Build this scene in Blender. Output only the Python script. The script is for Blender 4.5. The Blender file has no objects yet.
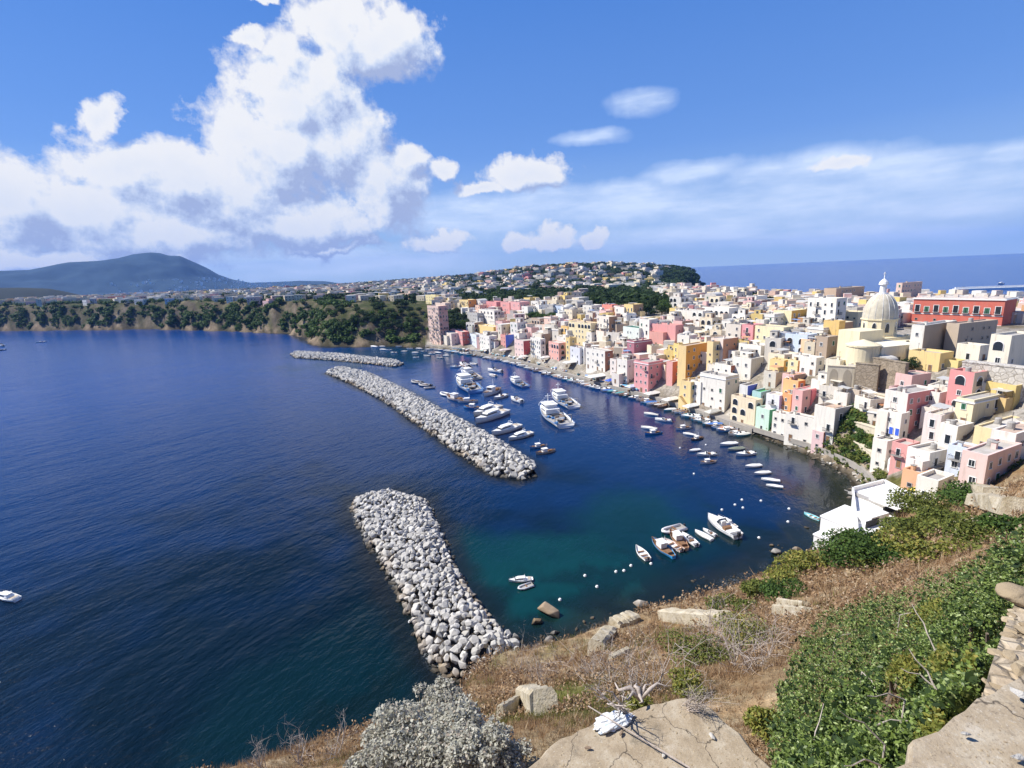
import bpy, bmesh, math, random
import numpy as np
from mathutils import Vector, Matrix
random.seed(7); RNG = np.random.default_rng(7)
R_ = math.radians
scene = bpy.context.scene
COL = scene.collection
# ------------------------------------------------------------------ camera model (used to survey the place from the photograph)
F = 500.0; HC = 60.0
PITCH = R_(12.5); ROLL = R_(2.57)
fw = np.array([0, math.cos(PITCH), -math.sin(PITCH)]); rt = np.array([1.0, 0, 0]); up = np.cross(rt, fw)
RX = rt*math.cos(ROLL) - up*math.sin(ROLL); UX = up*math.cos(ROLL) + rt*math.sin(ROLL)
CAM = np.array([0, 0, HC])
def ray(px, py): return fw + RX*((px-512)/F) + UX*((384-py)/F)
def P(px, py, z=0.0):
    d = ray(px, py); t = (z-HC)/d[2]
    return CAM + d*t
def proj(p):
    v = np.asarray(p, float) - CAM; f = v@fw
    return 512+F*(v@RX)/f, 384-F*(v@UX)/f
def at(px, r):
    d = ray(px, 262+(1024-px)*0.035); a = math.atan2(d[0], d[1])
    return (r*math.sin(a), r*math.cos(a))
# ------------------------------------------------------------------ numpy noise
def _h(ix, iy, s):
    n = (ix.astype(np.int64)*374761393 + iy.astype(np.int64)*668265263 + s*1442695041) & 0x7fffffff
    n = (n ^ (n >> 13))*1274126177 & 0x7fffffff
    return ((n ^ (n >> 16)) & 0xffff)/65535.0
def vnoise(x, y, s=0):
    x = np.asarray(x, float); y = np.asarray(y, float)
    ix = np.floor(x); iy = np.floor(y); fx = x-ix; fy = y-iy
    fx = fx*fx*(3-2*fx); fy = fy*fy*(3-2*fy)
    a = _h(ix, iy, s); b = _h(ix+1, iy, s); c = _h(ix, iy+1, s); d = _h(ix+1, iy+1, s)
    return (a*(1-fx)+b*fx)*(1-fy)+(c*(1-fx)+d*fx)*fy
def fbm(x, y, s=0, o=4):
    t = 0; a = 0.5; f = 1.0
    for k in range(o):
        t = t + a*(vnoise(x*f, y*f, s+k)-0.5); a *= 0.5; f *= 2.03
    return t
def sstep(a, b, x):
    t = np.clip((x-a)/(b-a), 0, 1); return t*t*(3-2*t)
# ------------------------------------------------------------------ land: coastline and heights
COAST_PX = [(475,672),(505,668),(530,664),(560,648),(590,632),(625,618),(665,606),(705,594),(760,572),(792,556),(822,538),(846,520),(853,500),(851,486),(844,475),(826,465),(800,453),(775,443),(752,433),(722,423),(700,415),(675,407),(640,396),(600,386),(560,375),(520,363),(490,357),(455,351),(430,348),(405,347),(380,346),(345,347),(322,347),(306,341),(292,334),(250,332),(215,331),(150,329.5),(60,330.5),(0,331)]
coast = [(-80,-90),(-62,-30),(-40,6),(-24,24),(-17,36),(-13,48),(-12,58)]
coast += [tuple(P(x, y)[:2]) for x, y in COAST_PX]
coast += [(-1700,900),(-2600,1500),(-2600,2300),(-1200,2700),at(420,2500),at(520,2300),at(600,1900),at(660,1620),at(700,1480),at(709,1400),at(708,1250),at(700,1000),at(706,760),at(722,640),at(770,575),at(830,540),at(900,500),at(960,470),at(1024,450),(560,280),(640,60),(560,-160),(200,-200),(-20,-160)]
coast = np.array(coast)
def sdist(x, y, poly=coast):
    x = np.asarray(x, float); y = np.asarray(y, float)
    d2 = np.full(x.shape, 1e18); inside = np.zeros(x.shape, bool)
    n = len(poly)
    for i in range(n):
        ax, ay = poly[i]; bx, by = poly[(i+1) % n]
        ex, ey = bx-ax, by-ay
        t = np.clip(((x-ax)*ex+(y-ay)*ey)/(ex*ex+ey*ey+1e-9), 0, 1)
        dx = x-ax-t*ex; dy = y-ay-t*ey
        d2 = np.minimum(d2, dx*dx+dy*dy)
        c = ((ay > y) != (by > y)) & (x < (bx-ax)*(y-ay)/((by-ay) if abs(by-ay) > 1e-9 else 1e-9)+ax)
        inside ^= c
    d = np.sqrt(d2)
    return np.where(inside, d, -d)
CP = [  # (px, py, z) surveyed ground points
 # quay
 (430,346,1.6),(455,349,1.6),(480,353,1.6),(520,360,1.6),(560,371,1.6),(600,382,1.6),(640,392,1.6),(670,400,1.6),(700,409,1.6),(750,426,2.0),(780,436,2.4),(815,446,2.8),(850,460,3.6),(880,474,4.6),
 (440,342.5,2),(480,349,2),(520,356.5,2),(560,363,2),(600,373,2),(640,386,2),(690,403,2.2),(724,412,2.2),(750,421,2.6),
 # slope of the town
 (470,340,7),(470,325,17),(470,314,25),(520,350,7),(520,335,16),(520,322,24),(520,312,28),
 (560,360,7),(560,345,14),(560,330,22),(560,318,27),(600,368,8),(600,352,14),(600,338,20),(600,322,27),
 (640,376,8),(640,362,13),(640,345,20),(640,326,27),(700,392,8),(700,372,14),(700,350,21),(700,332,26),(700,318,28),
 (750,408,7),(750,385,13),(750,362,20),(750,342,25),(800,432,4.5),(800,412,10),(800,388,17),(800,364,22.5),(800,342,26),
 (850,446,6),(850,420,13),(850,395,18),(850,374,23),(880,452,8),(900,425,14.5),(900,400,18.5),(890,382,22),(900,366,26),
 (935,470,12.5),(940,440,16),(950,415,19.5),(955,392,24),(960,365,27.5),(985,465,18),(1000,435,21),(1010,408,24.5),(1020,385,27),(1000,362,30),
 # plateau
 (430,305,28),(380,303,33),(340,305,35),(600,300,29),(700,298,29),(760,300,30),(800,310,29),(850,330,28),(900,335,28),(950,340,29),(1000,335,30),
 # near slope
 (912,500,9),(940,500,13),(960,480,15),(985,500,22),(1020,470,24),(1020,505,33),(1000,540,38),(880,545,8),(850,556,10),(905,540,13),(920,565,22),(870,575,18),(820,560,8),(790,575,8),(760,590,9),(800,600,19),(850,600,26),
 (705,604,8),(740,615,16),(690,622,13),(690,650,25),(690,675,36),(740,650,28),(740,680,37),(770,640,30),(640,622,8),(650,640,17),(600,650,16),(610,675,29),(560,668,12),(540,680,17),(545,700,29),(500,690,14),(600,695,38),
 (640,740,44),(560,735,40),(500,720,30),(460,700,20),(430,720,27),(400,735,33),(350,755,38),(290,765,40),(230,790,42),(480,760,42),(420,765,41),
 (600,790,43.5),(680,790,44.5),(540,790,43),(740,800,45),(650,850,45),(560,850,44),(780,720,42.5),(830,640,38),(900,600,41),(950,590,45),(1010,590,49),(870,680,45),(900,730,48.5),(950,700,50),(1015,640,52),(860,760,49),
]
ctrl = [tuple(P(*c)) for c in CP]
ctrl += [(0,0,57.5),(5,-6,58),(-6,-6,57),(-14,-4,52),(-30,-10,42),(12,2,56.5),(22,6,57),(30,14,57),(45,20,57),(70,45,50),(30,-30,60),(120,0,55),(110,70,37),(160,60,40),(200,100,35),(250,0,45),(-8,8,46),(3,6,47),
 (170,150,30),(220,200,30),(300,250,29),(250,350,30),(330,420,28),(180,500,30),(50,500,30),(-60,600,32),(-150,600,35),(-110,510,34),(-200,560,35),(-250,760,38),(-400,850,40),(-600,950,42),(-900,1100,44),(-1200,1200,44),(-600,1400,40),(-200,1200,36),(100,900,32),(300,800,30),(420,850,28),
 (at(560,1500)+(76,)),(at(600,1520)+(72,)),(at(520,1500)+(70,)),(at(480,1550)+(56,)),(at(440,1600)+(50,)),(at(640,1500)+(66,)),(at(560,1150)+(46,)),(at(480,1250)+(44,)),(at(640,1150)+(46,)),(at(560,2000)+(60,)),
 (at(665,1420)+(54,)),(at(690,1400)+(50,)),(at(675,1050)+(28,)),(at(702,1390)+(32,)),(at(640,2000)+(40,)),(-1000,2000,40),(-2000,1600,40)]
ctrl = np.array(ctrl)
def _fit(c):
    n = len(c); d = np.sqrt(((c[:, None, :2]-c[None, :, :2])**2).sum(-1))
    A = np.zeros((n+1, n+1)); A[:n, :n] = d - np.eye(n)*0.6; A[:n, n] = 1; A[n, :n] = 1
    b = np.zeros(n+1); b[:n] = c[:, 2]
    return np.linalg.solve(A, b)
W_ = _fit(ctrl)
def rbf(x, y):
    out = np.full(x.shape, W_[-1])
    for (cx, cy, _), w in zip(ctrl, W_[:-1]):
        out += w*np.sqrt((x-cx)**2+(y-cy)**2)
    return out
QUAY_A = np.array([P(430,348)[:2], P(853,500)[:2]])
def height(x, y, detail=True):
    x = np.asarray(x, float); y = np.asarray(y, float)
    sd = sdist(x, y)
    r = np.hypot(x, y)
    cliff = ((x < -75) & (y > 380))
    far = sstep(300, 700, r)
    wn = np.where(cliff, 1.0, 0.0)
    if detail:
        sdn = sd + wn*(fbm(x/22, y/22, 3)*26 + fbm(x/7, y/7, 5)*6)
    else: sdn = sd
    town = (r < 480) & (x > -75) & (y > 118)
    w = np.where(town, np.where((y < 186) & (x > 80), 5.5, 1.2), np.where(cliff, 36.0, np.where(r < 160, 7.0, 40.0)))
    base = rbf(x, y)
    base = np.clip(base, 1.2, 92)
    h = base*sstep(0, 1, sdn/w)**np.where(cliff, 0.7, 1.0)
    if detail:
        amp = np.where(town, 0.12, 1.0)*np.minimum(1, np.maximum(sdn, 0)/6)
        h = h + amp*(fbm(x/9, y/9, 9)*np.where(r < 160, 2.0, 3.0) + fbm(x/2.2, y/2.2, 13)*np.where(r < 130, 0.7, 0.0))
        h = h + np.where(cliff, 1, 0)*sstep(3, 30, sdn)*(1-sstep(30, 60, sdn))*fbm(x/12, y/12, 21)*9
    return np.where(sdn <= 0, np.maximum(-3, sdn*0.4-0.3), np.maximum(h, 0.05))
_T = np.concatenate([np.linspace(2, 60, 120), np.geomspace(61, 3500, 900)])
def hit(px, py, zoff=0.0):
    d = ray(px, py); d = d/np.linalg.norm(d)
    pts = CAM[None, :] + d[None, :]*_T[:, None]
    hz = height(pts[:, 0], pts[:, 1], False) + zoff
    below = np.where(pts[:, 2] <= hz)[0]
    if len(below) == 0: return P(px, py, 0) if d[2] < 0 else None
    i = below[0]
    if i == 0: return pts[0]
    a = pts[i-1, 2]-hz[i-1]; b = pts[i, 2]-hz[i]; t = a/(a-b+1e-9)
    return pts[i-1]*(1-t)+pts[i]*t
def gz(x, y, detail=False): return float(height(np.array([x]), np.array([y]), detail)[0])
# ------------------------------------------------------------------ object helpers
def link(o): COL.objects.link(o); return o
def tag(o, label=None, cat=None, group=None, kind=None):
    if label: o['label'] = label
    if cat: o['category'] = cat
    if group: o['group'] = group
    if kind: o['kind'] = kind
    return o
def empty(name, loc, rz=0.0):
    o = bpy.data.objects.new(name, None); o.empty_display_size = 0.5
    o.location = loc; o.rotation_euler = (0, 0, rz); return link(o)
def copy_tree(o, parent=None, kids=None):
    c = o.copy(); link(c)
    if parent is not None: c.parent = parent
    for ch in list(KIDS.get(o.name, [])):
        cc = copy_tree(ch, c)
        KIDS.setdefault(c.name, []).append(cc)
    return c
KIDS = {}
def put(name, mesh, parent=None, loc=(0, 0, 0), rot=(0, 0, 0), scale=None, color=None):
    o = bpy.data.objects.new(name, mesh); link(o)
    o.location = loc; o.rotation_euler = rot
    if scale: o.scale = scale
    if parent is not None:
        o.parent = parent; KIDS.setdefault(parent.name, []).append(o)
    if color: o.color = (*color, 1)
    return o
class MB:
    def __init__(s): s.v = []; s.f = []; s.m = []; s.mats = []
    def mi(s, m):
        if m not in s.mats: s.mats.append(m)
        return s.mats.index(m)
    def add(s, vs, fs, m):
        b = len(s.v); k = s.mi(m); s.v.extend(tuple(map(float, v)) for v in vs)
        for f in fs: s.f.append(tuple(b+i for i in f)); s.m.append(k)
    def box(s, c, d, m, rz=0.0, top=True, taper=1.0):
        cx, cy, cz = c; hx, hy, hz = d[0]/2, d[1]/2, d[2]/2
        co, si = math.cos(rz), math.sin(rz); vs = []
        for dz, t in ((-hz, 1), (hz, taper)):
            for dx, dy in ((-hx, -hy), (hx, -hy), (hx, hy), (-hx, hy)):
                dx *= t; dy *= t
                vs.append((cx+dx*co-dy*si, cy+dx*si+dy*co, cz+dz))
        s.add(vs, [(3, 2, 1, 0), (4, 5, 6, 7), (0, 1, 5, 4), (1, 2, 6, 5), (2, 3, 7, 6), (3, 0, 4, 7)], m)
    def prism(s, poly, z0, z1, m, m2=None):
        n = len(poly); zt = z1 if hasattr(z1, '__len__') else [z1]*n; zb = z0 if hasattr(z0, '__len__') else [z0]*n
        vs = [(p[0], p[1], zb[i]) for i, p in enumerate(poly)]+[(p[0], p[1], zt[i]) for i, p in enumerate(poly)]
        s.add(vs, [(i, (i+1) % n, n+(i+1) % n, n+i) for i in range(n)], m)
        s.add(vs, [tuple(range(n, 2*n))], m2 or m); s.add(vs, [tuple(reversed(range(n)))], m)
    def lathe(s, c, prof, m, n=20, a0=0.0, a1=2*math.pi, sx=1.0, sy=1.0, rz=0.0):
        full = abs(a1-a0-2*math.pi) < 1e-6; k = n if full else n+1; vs = []; fs = []
        for r, z in prof:
            for i in range(k):
                a = a0+(a1-a0)*i/n; x = r*math.cos(a)*sx; y = r*math.sin(a)*sy
                vs.append((c[0]+x*math.cos(rz)-y*math.sin(rz), c[1]+x*math.sin(rz)+y*math.cos(rz), c[2]+z))
        for j in range(len(prof)-1):
            for i in range(n):
                i2 = (i+1) % k
                fs.append((j*k+i, j*k+i2, (j+1)*k+i2, (j+1)*k+i))
        s.add(vs, fs, m)
    def tube(s, pts, rad, m, n=6, cap=True):
        pts = [Vector(p) for p in pts]; rs = rad if hasattr(rad, '__len__') else [rad]*len(pts); vs = []; fs = []
        for i, p in enumerate(pts):
            d = (pts[min(i+1, len(pts)-1)]-pts[max(i-1, 0)]).normalized()
            a = d.cross(Vector((0, 0, 1)) if abs(d.z) < 0.9 else Vector((1, 0, 0))).normalized(); b = d.cross(a)
            for k in range(n):
                t = 2*math.pi*k/n; vs.append(p+(a*math.cos(t)+b*math.sin(t))*rs[i])
        for i in range(len(pts)-1):
            for k in range(n):
                k2 = (k+1) % n; fs.append((i*n+k, i*n+k2, (i+1)*n+k2, (i+1)*n+k))
        if cap: fs.append(tuple(reversed(range(n)))); fs.append(tuple(range((len(pts)-1)*n, len(pts)*n)))
        s.add(vs, fs, m)
    def mesh(s, name, smooth=False):
        me = bpy.data.meshes.new(name); me.from_pydata(s.v, [], s.f)
        for m in s.mats: me.materials.append(m)
        me.polygons.foreach_set('material_index', s.m)
        if smooth: me.polygons.foreach_set('use_smooth', [True]*len(s.f))
        me.update(); return me
    def build(s, name, parent=None, smooth=False, **k): return put(name, s.mesh(name, smooth), parent, **k)
def raw_mesh(name, v, f, mat, smooth=False):
    """v (n,3) f (m,k) numpy -> mesh"""
    me = bpy.data.meshes.new(name); k = f.shape[1]
    me.vertices.add(len(v)); me.vertices.foreach_set('co', np.ascontiguousarray(v, dtype=np.float32).ravel())
    me.loops.add(f.size); me.loops.foreach_set('vertex_index', f.astype(np.int32).ravel())
    me.polygons.add(len(f)); me.polygons.foreach_set('loop_start', np.arange(0, f.size, k, dtype=np.int32))
    me.polygons.foreach_set('use_smooth', np.full(len(f), smooth))
    me.materials.append(mat); me.update(calc_edges=True); me.validate(); return me
def set_attr(me, name, arr):
    a = me.color_attributes.new(name, 'FLOAT_COLOR', 'POINT')
    c = np.ones((len(arr), 4), np.float32); c[:, :arr.shape[1]] = arr; a.data.foreach_set('color', c.ravel())
# ------------------------------------------------------------------ materials
class NT:
    def __init__(s, nt): s.nt = nt; s.N = nt.nodes; s.L = nt.links
    def n(s, t, **k):
        o = s.N.new(t)
        for a, b in k.items(): setattr(o, a, b)
        return o
    def set(s, sock, v):
        if isinstance(v, bpy.types.NodeSocket): s.L.new(v, sock)
        elif v is not None:
            if hasattr(sock, 'default_value') and hasattr(sock.default_value, '__len__') and not hasattr(v, '__len__'): v = [v]*len(sock.default_value)
            if hasattr(v, '__len__') and len(sock.default_value) == 4 and len(v) == 3: v = (*v, 1)
            sock.default_value = v
    def math(s, op, a, b=None, c=None, clamp=False):
        m = s.n('ShaderNodeMath', operation=op, use_clamp=clamp)
        for i, v in enumerate((a, b, c)):
            if v is not None: s.set(m.inputs[i], v)
        return m.outputs[0]
    def vm(s, op, a, b=None, out=0):
        m = s.n('ShaderNodeVectorMath', operation=op); s.set(m.inputs[0], a)
        if b is not None: s.set(m.inputs[1], b)
        return m.outputs[out]
    def mix(s, f, a, b, blend='MIX'):
        m = s.n('ShaderNodeMix', data_type='RGBA', blend_type=blend); s.set(m.inputs[0], f); s.set(m.inputs[6], a); s.set(m.inputs[7], b); return m.outputs[2]
    def noise(s, vec, scale, detail=4, rough=0.55, out=0, dist=0.0):
        m = s.n('ShaderNodeTexNoise'); s.set(m.inputs['Vector'], vec); m.inputs['Scale'].default_value = scale
        m.inputs['Detail'].default_value = detail; m.inputs['Roughness'].default_value = rough; m.inputs['Distortion'].default_value = dist
        return m.outputs[out]
    def ramp(s, f, pts):
        m = s.n('ShaderNodeValToRGB'); s.set(m.inputs[0], f); e = m.color_ramp.elements
        while len(e) < len(pts): e.new(0.5)
        for i, (p, c) in enumerate(pts): e[i].position = p; e[i].color = (*c, 1) if hasattr(c, '__len__') else (c, c, c, 1)
        return m.outputs[0]
    def rng(s, f, a, b, c=0.0, d=1.0):
        m = s.n('ShaderNodeMapRange'); s.set(m.inputs[0], f)
        for i, v in enumerate((a, b, c, d)): s.set(m.inputs[i+1], v)
        return m.outputs[0]
    def bump(s, h, strength=0.4, dist=0.1):
        m = s.n('ShaderNodeBump'); s.set(m.inputs['Height'], h); s.set(m.inputs['Strength'], strength); s.set(m.inputs['Distance'], dist); return m.outputs[0]
def mat(name, fn, rough=0.8, spec=0.3):
    m = bpy.data.materials.new(name); m.use_nodes = True; t = NT(m.node_tree)
    b = m.node_tree.nodes['Principled BSDF']; b.inputs['Roughness'].default_value = rough
    b.inputs['Specular IOR Level'].default_value = spec
    fn(t, b); return m
def pos(t): return t.n('ShaderNodeNewGeometry').outputs['Position']
def obc(t): return t.n('ShaderNodeTexCoord').outputs['Object']
def isl(t): return t.n('ShaderNodeNewGeometry').outputs['Random Per Island']
def f_plain(col, var=0.15, scale=2.0, bump=0.0):
    def fn(t, b):
        p = pos(t); n = t.noise(p, scale, 5, 0.6)
        c = t.mix(n, [x*(1-var) for x in col], [min(1, x*(1+var)) for x in col]); t.set(b.inputs['Base Color'], c)
        if bump: t.set(b.inputs['Normal'], t.bump(n, bump, 0.05))
    return fn
def f_plaster(t, b):
    oi = t.n('ShaderNodeObjectInfo'); p = pos(t)
    col = oi.outputs['Color']
    n = t.noise(p, 0.35, 5, 0.65); n2 = t.noise(t.vm('MULTIPLY', p, (1.3, 1.3, 0.16)), 1.2, 4, 0.6)
    st = t.rng(n2, 0.52, 0.75); c = t.mix(t.math('MULTIPLY', st, 0.42), col, (0.30, 0.26, 0.2))
    c = t.mix(t.rng(n, 0.35, 0.7, 0.0, 0.22), c, t.mix(0.5, c, (0.6, 0.52, 0.42)))
    t.set(b.inputs['Base Color'], c); t.set(b.inputs['Normal'], t.bump(t.noise(p, 3, 4), 0.25, 0.1))
def f_attr_plaster(t, b):
    a = t.n('ShaderNodeVertexColor', layer_name='Col'); p = pos(t); n = t.noise(p, 0.3, 4)
    t.set(b.inputs['Base Color'], t.mix(t.rng(n, 0.4, 0.75, 0, 0.4), a.outputs[0], (0.33, 0.28, 0.22)))
def f_objcol(var=0.12, scale=3.0):
    def fn(t, b):
        oi = t.n('ShaderNodeObjectInfo'); n = t.noise(pos(t), scale, 5, 0.6)
        c = t.mix(t.rng(n, 0.3, 0.75, 0, var*2), oi.outputs['Color'], t.mix(1.0, oi.outputs['Color'], (0.55, 0.5, 0.45), 'MULTIPLY'))
        t.set(b.inputs['Base Color'], c)
    return fn
def f_leaf(a, bb, c=None):
    def fn(t, b):
        r = isl(t); pts = [(0.0, a), (0.75, bb)] + ([(1.0, c)] if c else [])
        col = t.ramp(r, pts)
        t.set(b.inputs['Base Color'], col)
        tr = t.n('ShaderNodeBsdfTranslucent'); t.set(tr.inputs[0], col)
        mx = t.n('ShaderNodeMixShader'); mx.inputs[0].default_value = 0.3
        t.L.new(b.outputs[0], mx.inputs[1]); t.L.new(tr.outputs[0], mx.inputs[2])
        t.L.new(mx.outputs[0], t.N['Material Output'].inputs[0])
    return fn
def f_rock(a, bb, wet=True, sc=0.8):
    def fn(t, b):
        p = pos(t); oi = t.n('ShaderNodeObjectInfo').outputs['Random']
        r = t.math('FRACT', t.math('ADD', isl(t), oi)); n = t.noise(p, sc, 6, 0.65)
        c = t.mix(r, a, bb); c = t.mix(t.rng(n, 0.4, 0.7, 0, 0.45), c, [x*0.55 for x in a])
        if wet:
            z = t.n('ShaderNodeSeparateXYZ'); t.L.new(p, z.inputs[0])
            zz = t.math('ADD', z.outputs[2], t.math('MULTIPLY', t.noise(p, 0.25, 3), 1.2))
            w = t.rng(zz, 0.7, 1.7, 1.0, 0.0); w2 = t.rng(zz, 1.3, 2.6, 0.8, 0.0)
            c = t.mix(t.math('MULTIPLY', w2, t.rng(t.noise(p, 0.12, 3), 0.42, 0.6)), c, (0.33, 0.23, 0.12))
            c = t.mix(w, c, (0.045, 0.04, 0.03))
        t.set(b.inputs['Base Color'], c); t.set(b.inputs['Normal'], t.bump(t.noise(p, sc*3, 6, 0.7), 0.7, 0.15))
    return fn
M = {}
M['plaster'] = mat('plaster', f_plaster, 0.9, 0.2)
M['aplaster'] = mat('plaster_far', f_attr_plaster, 0.9, 0.2)
M['roof'] = mat('roof_surface', f_objcol(0.3, 0.7), 0.9, 0.2)
M['paint'] = mat('paint', f_objcol(0.1, 2.0), 0.45, 0.5)
M['canvas'] = mat('canvas', f_objcol(0.15, 1.0), 0.9, 0.1)
M['glass'] = mat('window_glass', f_plain((0.025, 0.03, 0.035), 0.4, 1.5), 0.15, 0.6)
M['white'] = mat('white_paint', f_plain((0.78, 0.77, 0.74), 0.08, 1.0), 0.6)
M['grey'] = mat('grey_trim', f_plain((0.35, 0.33, 0.3), 0.2, 1.0), 0.8)
M['dark'] = mat('dark_gear', f_plain((0.03, 0.03, 0.035), 0.4, 2.0), 0.6)
M['shutter'] = mat('green_shutter', f_plain((0.04, 0.13, 0.07), 0.2, 2.0), 0.6)
M['wood'] = mat('wood', f_plain((0.22, 0.12, 0.06), 0.3, 2.0), 0.7)
M['bark'] = mat('bark', f_plain((0.16, 0.12, 0.09), 0.3, 6.0, 0.4), 0.9)
M['deadwood'] = mat('dead_wood', f_plain((0.42, 0.36, 0.31), 0.3, 9.0, 0.4), 0.9)
M['boulder'] = mat('boulder_stone', f_rock((0.40, 0.38, 0.34), (0.62, 0.59, 0.53)), 0.9, 0.2)
M['brownrock'] = mat('brown_rock', f_rock((0.22, 0.15, 0.10), (0.34, 0.27, 0.2), True), 0.9, 0.2)
M['drock'] = mat('dark_rock', f_plain((0.05, 0.04, 0.03), 0.4, 1.0, 0.5), 0.8)
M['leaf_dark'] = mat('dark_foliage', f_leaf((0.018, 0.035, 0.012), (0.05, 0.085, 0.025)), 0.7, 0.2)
M['leaf_mid'] = mat('mid_foliage', f_leaf((0.03, 0.065, 0.015), (0.09, 0.15, 0.03)), 0.7, 0.2)
M['leaf_fig'] = mat('green_leaves', f_leaf((0.06, 0.10, 0.022), (0.21, 0.29, 0.06), (0.42, 0.50, 0.20)), 0.45, 0.4)
M['leaf_yel'] = mat('yellow_leaves', f_leaf((0.10, 0.13, 0.025), (0.27, 0.27, 0.05), (0.34, 0.26, 0.07)), 0.6, 0.3)
M['leaf_silver'] = mat('silver_leaves', f_leaf((0.30, 0.29, 0.23), (0.58, 0.57, 0.48), (0.42, 0.35, 0.28)), 0.85, 0.1)
M['leaf_olive'] = mat('olive_leaves', f_leaf((0.07, 0.09, 0.02), (0.16, 0.19, 0.04), (0.25, 0.25, 0.06)), 0.7, 0.2)
M['grass_dry'] = mat('dry_grass_blades', f_leaf((0.24, 0.14, 0.075), (0.44, 0.30, 0.17), (0.56, 0.46, 0.30)), 0.9, 0.1)
M['grass_grn'] = mat('green_grass_blades', f_leaf((0.09, 0.10, 0.02), (0.22, 0.22, 0.05), (0.3, 0.27, 0.09)), 0.8, 0.1)
def f_concrete(t, b):
    p = pos(t); n = t.noise(p, 1.3, 7, 0.7); n2 = t.noise(p, 9, 5, 0.7); vo = t.n('ShaderNodeTexVoronoi'); t.set(vo.inputs['Vector'], p); vo.inputs['Scale'].default_value = 5
    c = t.ramp(n, [(0.25, (0.24, 0.185, 0.12)), (0.5, (0.36, 0.29, 0.20)), (0.7, (0.47, 0.41, 0.31))])
    c = t.mix(t.rng(n2, 0.62, 0.72, 0, 0.6), c, (0.55, 0.52, 0.45)); c = t.mix(t.rng(n2, 0.40, 0.30, 0, 0.5), c, (0.12, 0.10, 0.07))
    c = t.mix(t.rng(vo.outputs[0], 0.12, 0.03, 0, 0.6), c, (0.5, 0.46, 0.38))
    nl = t.noise(p, 0.9, 6, 0.75); c = t.mix(t.rng(nl, 0.54, 0.66, 0, 0.65), c, (0.15, 0.125, 0.09)); c = t.mix(t.rng(nl, 0.40, 0.30, 0, 0.5), c, (0.55, 0.5, 0.42)); cr = t.n('ShaderNodeTexVoronoi'); cr.feature = 'DISTANCE_TO_EDGE'; t.set(cr.inputs['Vector'], t.vm('ADD', p, t.vm('MULTIPLY', t.noise(p, 2.0, 4, out=1), (0.7, 0.7, 0.7)))); cr.inputs['Scale'].default_value = 0.55; c = t.mix(t.rng(cr.outputs[0], 0.012, 0.002, 0, 0.85), c, (0.06, 0.05, 0.04))
    n3 = t.noise(p, 28, 4, 0.7); c = t.mix(t.rng(n3, 0.60, 0.70, 0, 0.55), c, (0.58, 0.54, 0.46)); c = t.mix(t.rng(n3, 0.42, 0.32, 0, 0.6), c, (0.13, 0.10, 0.07))
    t.set(b.inputs['Base Color'], c); t.set(b.inputs['Normal'], t.bump(t.math('ADD', n2, t.math('MULTIPLY', n3, 0.35)), 0.55, 0.035))
M['concrete'] = mat('weathered_screed', f_concrete, 0.95, 0.1)
def f_stone(c1, c2, sc):
    def fn(t, b):
        p = pos(t); vo = t.n('ShaderNodeTexVoronoi'); vo.feature = 'DISTANCE_TO_EDGE'
        t.set(vo.inputs['Vector'], t.vm('ADD', p, t.vm('MULTIPLY', t.noise(p, 1.0, 3, out=1), (0.4, 0.4, 0.4)))); vo.inputs['Scale'].default_value = sc
        v2 = t.n('ShaderNodeTexVoronoi'); t.set(v2.inputs['Vector'], p); v2.inputs['Scale'].default_value = sc
        s3 = t.n('ShaderNodeSeparateColor'); t.L.new(v2.outputs['Color'], s3.inputs[0])
        n = t.noise(p, 2, 6, 0.7); c = t.mix(s3.outputs[0], c1, c2); c = t.mix(t.rng(n, 0.4, 0.8, 0, 0.6), c, [x*0.5 for x in c1])
        c = t.mix(t.rng(vo.outputs[0], 0.06, 0.0, 0, 0.8), c, (0.16, 0.13, 0.09))
        t.set(b.inputs['Base Color'], c); t.set(b.inputs['Normal'], t.bump(t.math('ADD', t.math('MINIMUM', vo.outputs[0], 0.15), t.math('MULTIPLY', n, 0.2)), 0.9, 0.3))
    return fn
M['rubble'] = mat('rubble_masonry', f_stone((0.42, 0.33, 0.22), (0.58, 0.49, 0.36), 3.0), 0.95, 0.1)
M['tuff'] = mat('tuff_masonry', f_stone((0.26, 0.21, 0.15), (0.38, 0.31, 0.23), 0.9), 0.95, 0.1)
M['palestone'] = mat('pale_masonry', f_stone((0.5, 0.46, 0.4), (0.66, 0.62, 0.55), 0.8), 0.95, 0.1)
M['pave'] = mat('quay_paving', f_plain((0.33, 0.30, 0.26), 0.25, 0.8, 0.2), 0.9, 0.2)
HAZE_D = 5e-5; EXPOSURE = 0.68; HAZE_C = (0.20, 0.42, 1.0, 1)
CLOUDC = [(0.0, (2.6, 3.1, 4.6)), (0.35, (3.7, 4.3, 5.6)), (0.62, (4.9, 5.3, 6.0)), (0.95, (6.1, 6.1, 6.1))]
SKYMUL = (0.52, 0.66, 0.94)
# ------------------------------------------------------------------ sun direction
SUN_AZ = math.atan2(-0.97, 0.22); SUN_EL = R_(47)      # azimuth measured from +Y towards +X
SUNV = Vector((math.sin(SUN_AZ)*math.cos(SUN_EL), math.cos(SUN_AZ)*math.cos(SUN_EL), math.sin(SUN_EL)))
sl = bpy.data.lights.new('sun', 'SUN'); sl.energy = 4.6; sl.angle = R_(0.5); sl.color = (1.0, 0.955, 0.88)
so = bpy.data.objects.new('sun', sl); link(so); so.rotation_euler = SUNV.to_track_quat('Z', 'Y').to_euler(); so.location = (0, 0, 300)
def px_azel(px, py):
    d = ray(px, py); d = d/np.linalg.norm(d)
    return math.degrees(math.atan2(d[0], d[1])), math.degrees(math.asin(d[2]))
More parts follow.
